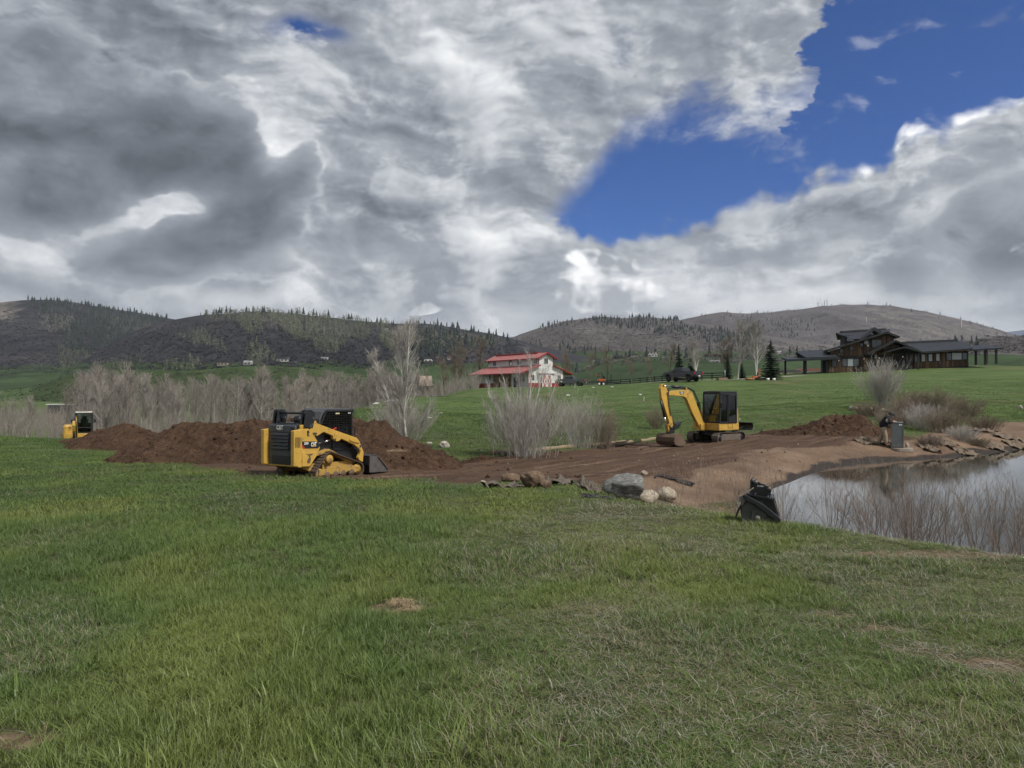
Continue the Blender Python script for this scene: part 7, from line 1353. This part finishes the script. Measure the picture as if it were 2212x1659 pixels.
# ------------------------------------------------------------------ grass (stuff nobody could count)
def scatter_gn(name, pts, rot, sc, idx, tint, meshes, **tags):
    col = bpy.data.collections.new(name + '_kinds')
    for i, me in enumerate(meshes):
        o = bpy.data.objects.new('%s_%02d' % (name, i), me); col.objects.link(o)
    n = len(pts); me = bpy.data.meshes.new(name); me.vertices.add(n); me.vertices.foreach_set('co', np.asarray(pts, np.float32).ravel())
    for nm, typ, arr, key in (('rot', 'FLOAT_VECTOR', rot, 'vector'), ('sc', 'FLOAT_VECTOR', sc, 'vector'), ('vi', 'INT', idx, 'value'), ('tint', 'FLOAT_VECTOR', tint, 'vector')):
        a = me.attributes.new(nm, typ, 'POINT'); a.data.foreach_set(key, np.asarray(arr, np.int32 if typ == 'INT' else np.float32).ravel())
    ng = bpy.data.node_groups.new(name, 'GeometryNodeTree')
    ng.interface.new_socket('Geometry', in_out='INPUT', socket_type='NodeSocketGeometry'); ng.interface.new_socket('Geometry', in_out='OUTPUT', socket_type='NodeSocketGeometry')
    T = ng.nodes.new; gi, go = T('NodeGroupInput'), T('NodeGroupOutput'); ip = T('GeometryNodeInstanceOnPoints'); ci = T('GeometryNodeCollectionInfo')
    ci.inputs['Collection'].default_value = col; ci.inputs['Separate Children'].default_value = True; ci.inputs['Reset Children'].default_value = True
    L = ng.links.new
    def na(nm, dt):
        x = T('GeometryNodeInputNamedAttribute'); x.data_type = dt; x.inputs['Name'].default_value = nm; return x.outputs[0]
    L(gi.outputs[0], ip.inputs['Points']); L(ci.outputs[0], ip.inputs['Instance']); ip.inputs['Pick Instance'].default_value = True
    L(na('vi', 'INT'), ip.inputs['Instance Index']); L(na('rot', 'FLOAT_VECTOR'), ip.inputs['Rotation']); L(na('sc', 'FLOAT_VECTOR'), ip.inputs['Scale']); L(ip.outputs[0], go.inputs[0])
    o = bpy.data.objects.new(name, me); COL.objects.link(o); md = o.modifiers.new('scatter', 'NODES'); md.node_group = ng
    return tag(o, **tags)
def blade_mat():
    M = bpy.data.materials.new('grass_blade'); M.use_nodes = True; N = NT(M.node_tree); nt = M.node_tree; nt.nodes.clear()
    at = N.n('ShaderNodeAttribute', attribute_name='tint', attribute_type='INSTANCER'); s = N.n('ShaderNodeSeparateXYZ'); N.put(s.inputs[0], at.outputs['Vector'])
    va = N.n('ShaderNodeAttribute', attribute_name='bl', attribute_type='GEOMETRY'); sv = N.n('ShaderNodeSeparateColor'); N.put(sv.inputs[0], va.outputs['Color'])
    h, rnd, dry0 = sv.outputs
    green = N.ramp(s.outputs[1], [(0, (.080, .130, .036)), (.5, (.135, .195, .046)), (1, (.215, .250, .060))])
    green = N.mix(N.m('MULTIPLY', rnd, .55), green, (.100, .155, .066))
    straw = N.mix(rnd, (.42, .36, .24), (.22, .175, .115)); straw = N.mix(N.rng(s.outputs[2], .5, 1), straw, (.42, .40, .36))
    f = N.rng(N.m('ADD', dry0, N.m('MULTIPLY_ADD', s.outputs[0], 1.5, -.75)), .46, .54)
    c = N.mix(f, green, straw)
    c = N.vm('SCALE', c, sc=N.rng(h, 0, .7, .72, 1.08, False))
    d = N.n('ShaderNodeBsdfDiffuse'); t = N.n('ShaderNodeBsdfTranslucent'); gl = N.n('ShaderNodeBsdfGlossy'); gl.inputs['Roughness'].default_value = .45; gl.inputs['Color'].default_value = (.5, .5, .5, 1)
    N.put(d.inputs[0], c); N.put(t.inputs[0], c)
    mx = N.n('ShaderNodeMixShader'); mx.inputs[0].default_value = .28; N.put(mx.inputs[1], d.outputs[0]); N.put(mx.inputs[2], t.outputs[0])
    m2 = N.n('ShaderNodeMixShader'); m2.inputs[0].default_value = .045; N.put(m2.inputs[1], mx.outputs[0]); N.put(m2.inputs[2], gl.outputs[0])
    o = N.n('ShaderNodeOutputMaterial'); N.put(o.inputs[0], m2.outputs[0]); return M
M_BLADE = blade_mat()
def tuft(name, nb, rad, h, w, lean, seg, flat=0.0):
    V, F, C = [], [], []
    for _ in range(nb):
        a, r = random.uniform(0, 6.283), rad * math.sqrt(random.random()); bx, by = r * math.cos(a), r * math.sin(a)
        yaw = random.uniform(0, 6.283); hh = h * random.uniform(.45, 1.1); ww = w * random.uniform(.6, 1.2) / 2; le = lean * random.uniform(.2, 1.4) * hh; lie = random.random() < flat
        if lie: hh *= .18; le = h * random.uniform(.7, 1.3)
        dx, dy = math.cos(yaw), math.sin(yaw); px, py = -dy, dx; tw = random.uniform(-.8, .8); k = len(V); rn = random.random(); dr = random.random()
        for i in range(seg + 1):
            t = i / seg; off = le * t * t if not lie else le * t; z = hh * (t - .18 * lean * t * t) if not lie else hh * math.sin(t * 2.4) + .01
            s = ww * (1 - t) ** .7 if i < seg else 0
            qx, qy = px * math.cos(tw * t) + dx * math.sin(tw * t), py * math.cos(tw * t) + dy * math.sin(tw * t)
            if i < seg:
                V += [(bx + dx * off + qx * s, by + dy * off + qy * s, z), (bx + dx * off - qx * s, by + dy * off - qy * s, z)]; C += [(t, rn, dr, 1)] * 2
            else: V.append((bx + dx * off, by + dy * off, z)); C.append((1, rn, dr, 1))
        for i in range(seg - 1): F.append((k + 2 * i, k + 2 * i + 1, k + 2 * i + 3, k + 2 * i + 2))
        F.append((k + 2 * seg - 2, k + 2 * seg - 1, k + 2 * seg))
    me = bpy.data.meshes.new(name); me.from_pydata(V, [], F); me.materials.append(M_BLADE)
    ca = me.color_attributes.new('bl', 'FLOAT_COLOR', 'POINT'); ca.data.foreach_set('color', np.array(C, np.float32).ravel())
    return me
def build_grass():
    wide = [tuft('tuft', 11, .06, .24, .011, .75, 5), tuft('tuft', 9, .05, .28, .012, .9, 5), tuft('tuft', 7, .07, .30, .004, .35, 4)]
    near = [tuft('tuft', 36, .085, .15, .0046, .6, 4), tuft('tuft', 32, .10, .12, .0044, .85, 4), tuft('tuft', 38, .075, .16, .005, .5, 4), tuft('tuft', 26, .10, .11, .005, .9, 3, .5), tuft('tuft', 30, .12, .10, .005, 1.0, 3, .85)]
    far = [tuft('tuft', 34, .22, .13, .010, .6, 2), tuft('tuft', 34, .24, .11, .010, .8, 2), tuft('tuft', 30, .24, .11, .010, .9, 2, .4)]
    vfar = [tuft('tuft', 30, .6, .20, .03, .6, 1), tuft('tuft', 30, .7, .17, .03, .8, 1)]
    P_, R_, S_, I_, T_ = [], [], [], [], []
    def band(y0, y1, dens, kinds, base, smul, amax=(1.08, 1.0)):
        n = int(dens * (y1 - y0) * ((amax[0] + amax[1]) * (y0 + y1) / 2 + 4))
        y = np.sqrt(rng.uniform(y0 ** 2, y1 ** 2, n)); a = rng.uniform(-1, 1, n); x = a * (np.where(a < 0, amax[0], amax[1]) * y + 2.0)
        w = fbm(x * .5, y * .5, 4)
        soil = sdf(x, y, ROAD) + 1.3 * w; bank = sdf(x, y, BANK) + 1.6 * fbm(x * .4 + 9, y * .4, 4); dp = sdf(x, y, POND)
        dryrim = sstep(5.2, 3.4, np.abs(dp) + 1.2 * w) * sstep(22, 17, y)
        shore = sdf(x, y, SHORE) + 2.5 * fbm(x * .25 + 4, y * .25, 4)
        keep = (soil > .05) & (bank > .1) & (dp > .35) & (shore > .0) & (rng.random(n) > dryrim * .35)
        bare = np.zeros(n)
        for (cx, cy), rx, ry, k in BARE: bare = np.maximum(bare, k * sstep(1.1, .35, np.hypot((x - cx) / rx, (y - cy) / ry) + .7 * fbm(x * 2.3, y * 2.3, 4)))
        keep &= rng.random(n) > bare * .9
        # patches of lush and of dry, flattened grass
        pat = fbm(x * .55 + 5, y * .42 - 3, 4); pat2 = fbm(x * 1.7 + 1, y * 1.7, 3); big = fbm(x * .16 + 2.2, y * .13 + 7, 3)
        right = sstep(-2.2, 1.5, x + .0 * y)
        dry = np.clip(.05 + .06 * right + .42 * pat + .30 * big * right + .22 * pat2 * right + .45 * dryrim + .5 * bare + .18 * sstep(.0, -1, soil - .9) + .10 * sstep(16, 4, y) + .14 * sstep(6, 9, y) * sstep(22, 14, y) * sstep(-6, 1, x), 0, .95)
        lush = np.clip(.42 - .8 * pat + .5 * fbm(x * .9, y * .6 + 40, 3) + .12 * sstep(8, 3, y) + .08 * right - .22 * sstep(30, 45, y), 0, 1)
        tall = np.clip(1.0 - 1.0 * (dry - .2) + .9 * fbm(x * .8 + 30, y * .8, 3) + .25 * sstep(1.0, -2.5, x), .4, 1.5)
        i = base + rng.integers(0, kinds, n)
        if base == 0: i = np.where(rng.random(n) < dry * 1.15, 3 + (rng.random(n) < .55), rng.integers(0, 3, n))
        z = ground_z(x, y) - .005
        s = smul * rng.uniform(.75, 1.25, n)
        k = keep
        P_.append(np.stack([x, y, z], -1)[k]); R_.append(np.stack([rng.uniform(-.12, .12, n), rng.uniform(-.12, .12, n), rng.uniform(0, 6.283, n)], -1)[k])
        S_.append(np.stack([s, s, s * tall * (.47 + .16 * (y < 5.5) * fbm(x * .9 + 60, y * .9, 2) * 2)], -1)[k]); I_.append(i[k]); T_.append(np.stack([dry, lush, rng.random(n)], -1)[k])
    band(2.2, 6.5, 360, 5, 0, .9); band(2.2, 5.0, 16, 2, 10, .8); band(2.6, 12, 3.0, 1, 12, .9); band(6.5, 11, 130, 5, 0, 1.15); band(11, 19, 48, 3, 5, 1.0); band(19, 36, 18, 3, 5, 1.25); band(36, 64, 7, 3, 5, 1.6); band(40, 110, 1.6, 2, 8, 1.0)
    scatter_gn('grass', np.concatenate(P_), np.concatenate(R_), np.concatenate(S_), np.concatenate(I_), np.concatenate(T_), near + far + vfar + wide, label='green spring grass with dry straw covering field and hillside', kind='stuff')
    print('grass tufts', sum(len(p) for p in P_))
build_grass()

# ------------------------------------------------------------------ the air
def haze():
    M = MB().box((0, 5070, 405), (26400, 10260, 860)); m_ = bpy.data.materials.new('haze'); m_.use_nodes = True; nt = m_.node_tree; nt.nodes.clear(); N = NT(nt)
    v = N.n('ShaderNodeVolumePrincipled'); v.inputs['Color'].default_value = (.80, .88, 1.0, 1); v.inputs['Density'].default_value = HAZE; v.inputs['Anisotropy'].default_value = .2; o = N.n('ShaderNodeOutputMaterial'); N.put(o.inputs['Volume'], v.outputs[0])
    M.build('haze', m_, label='thin blue haze in the air before the far hills', kind='stuff')
HAZE = .000045
haze()
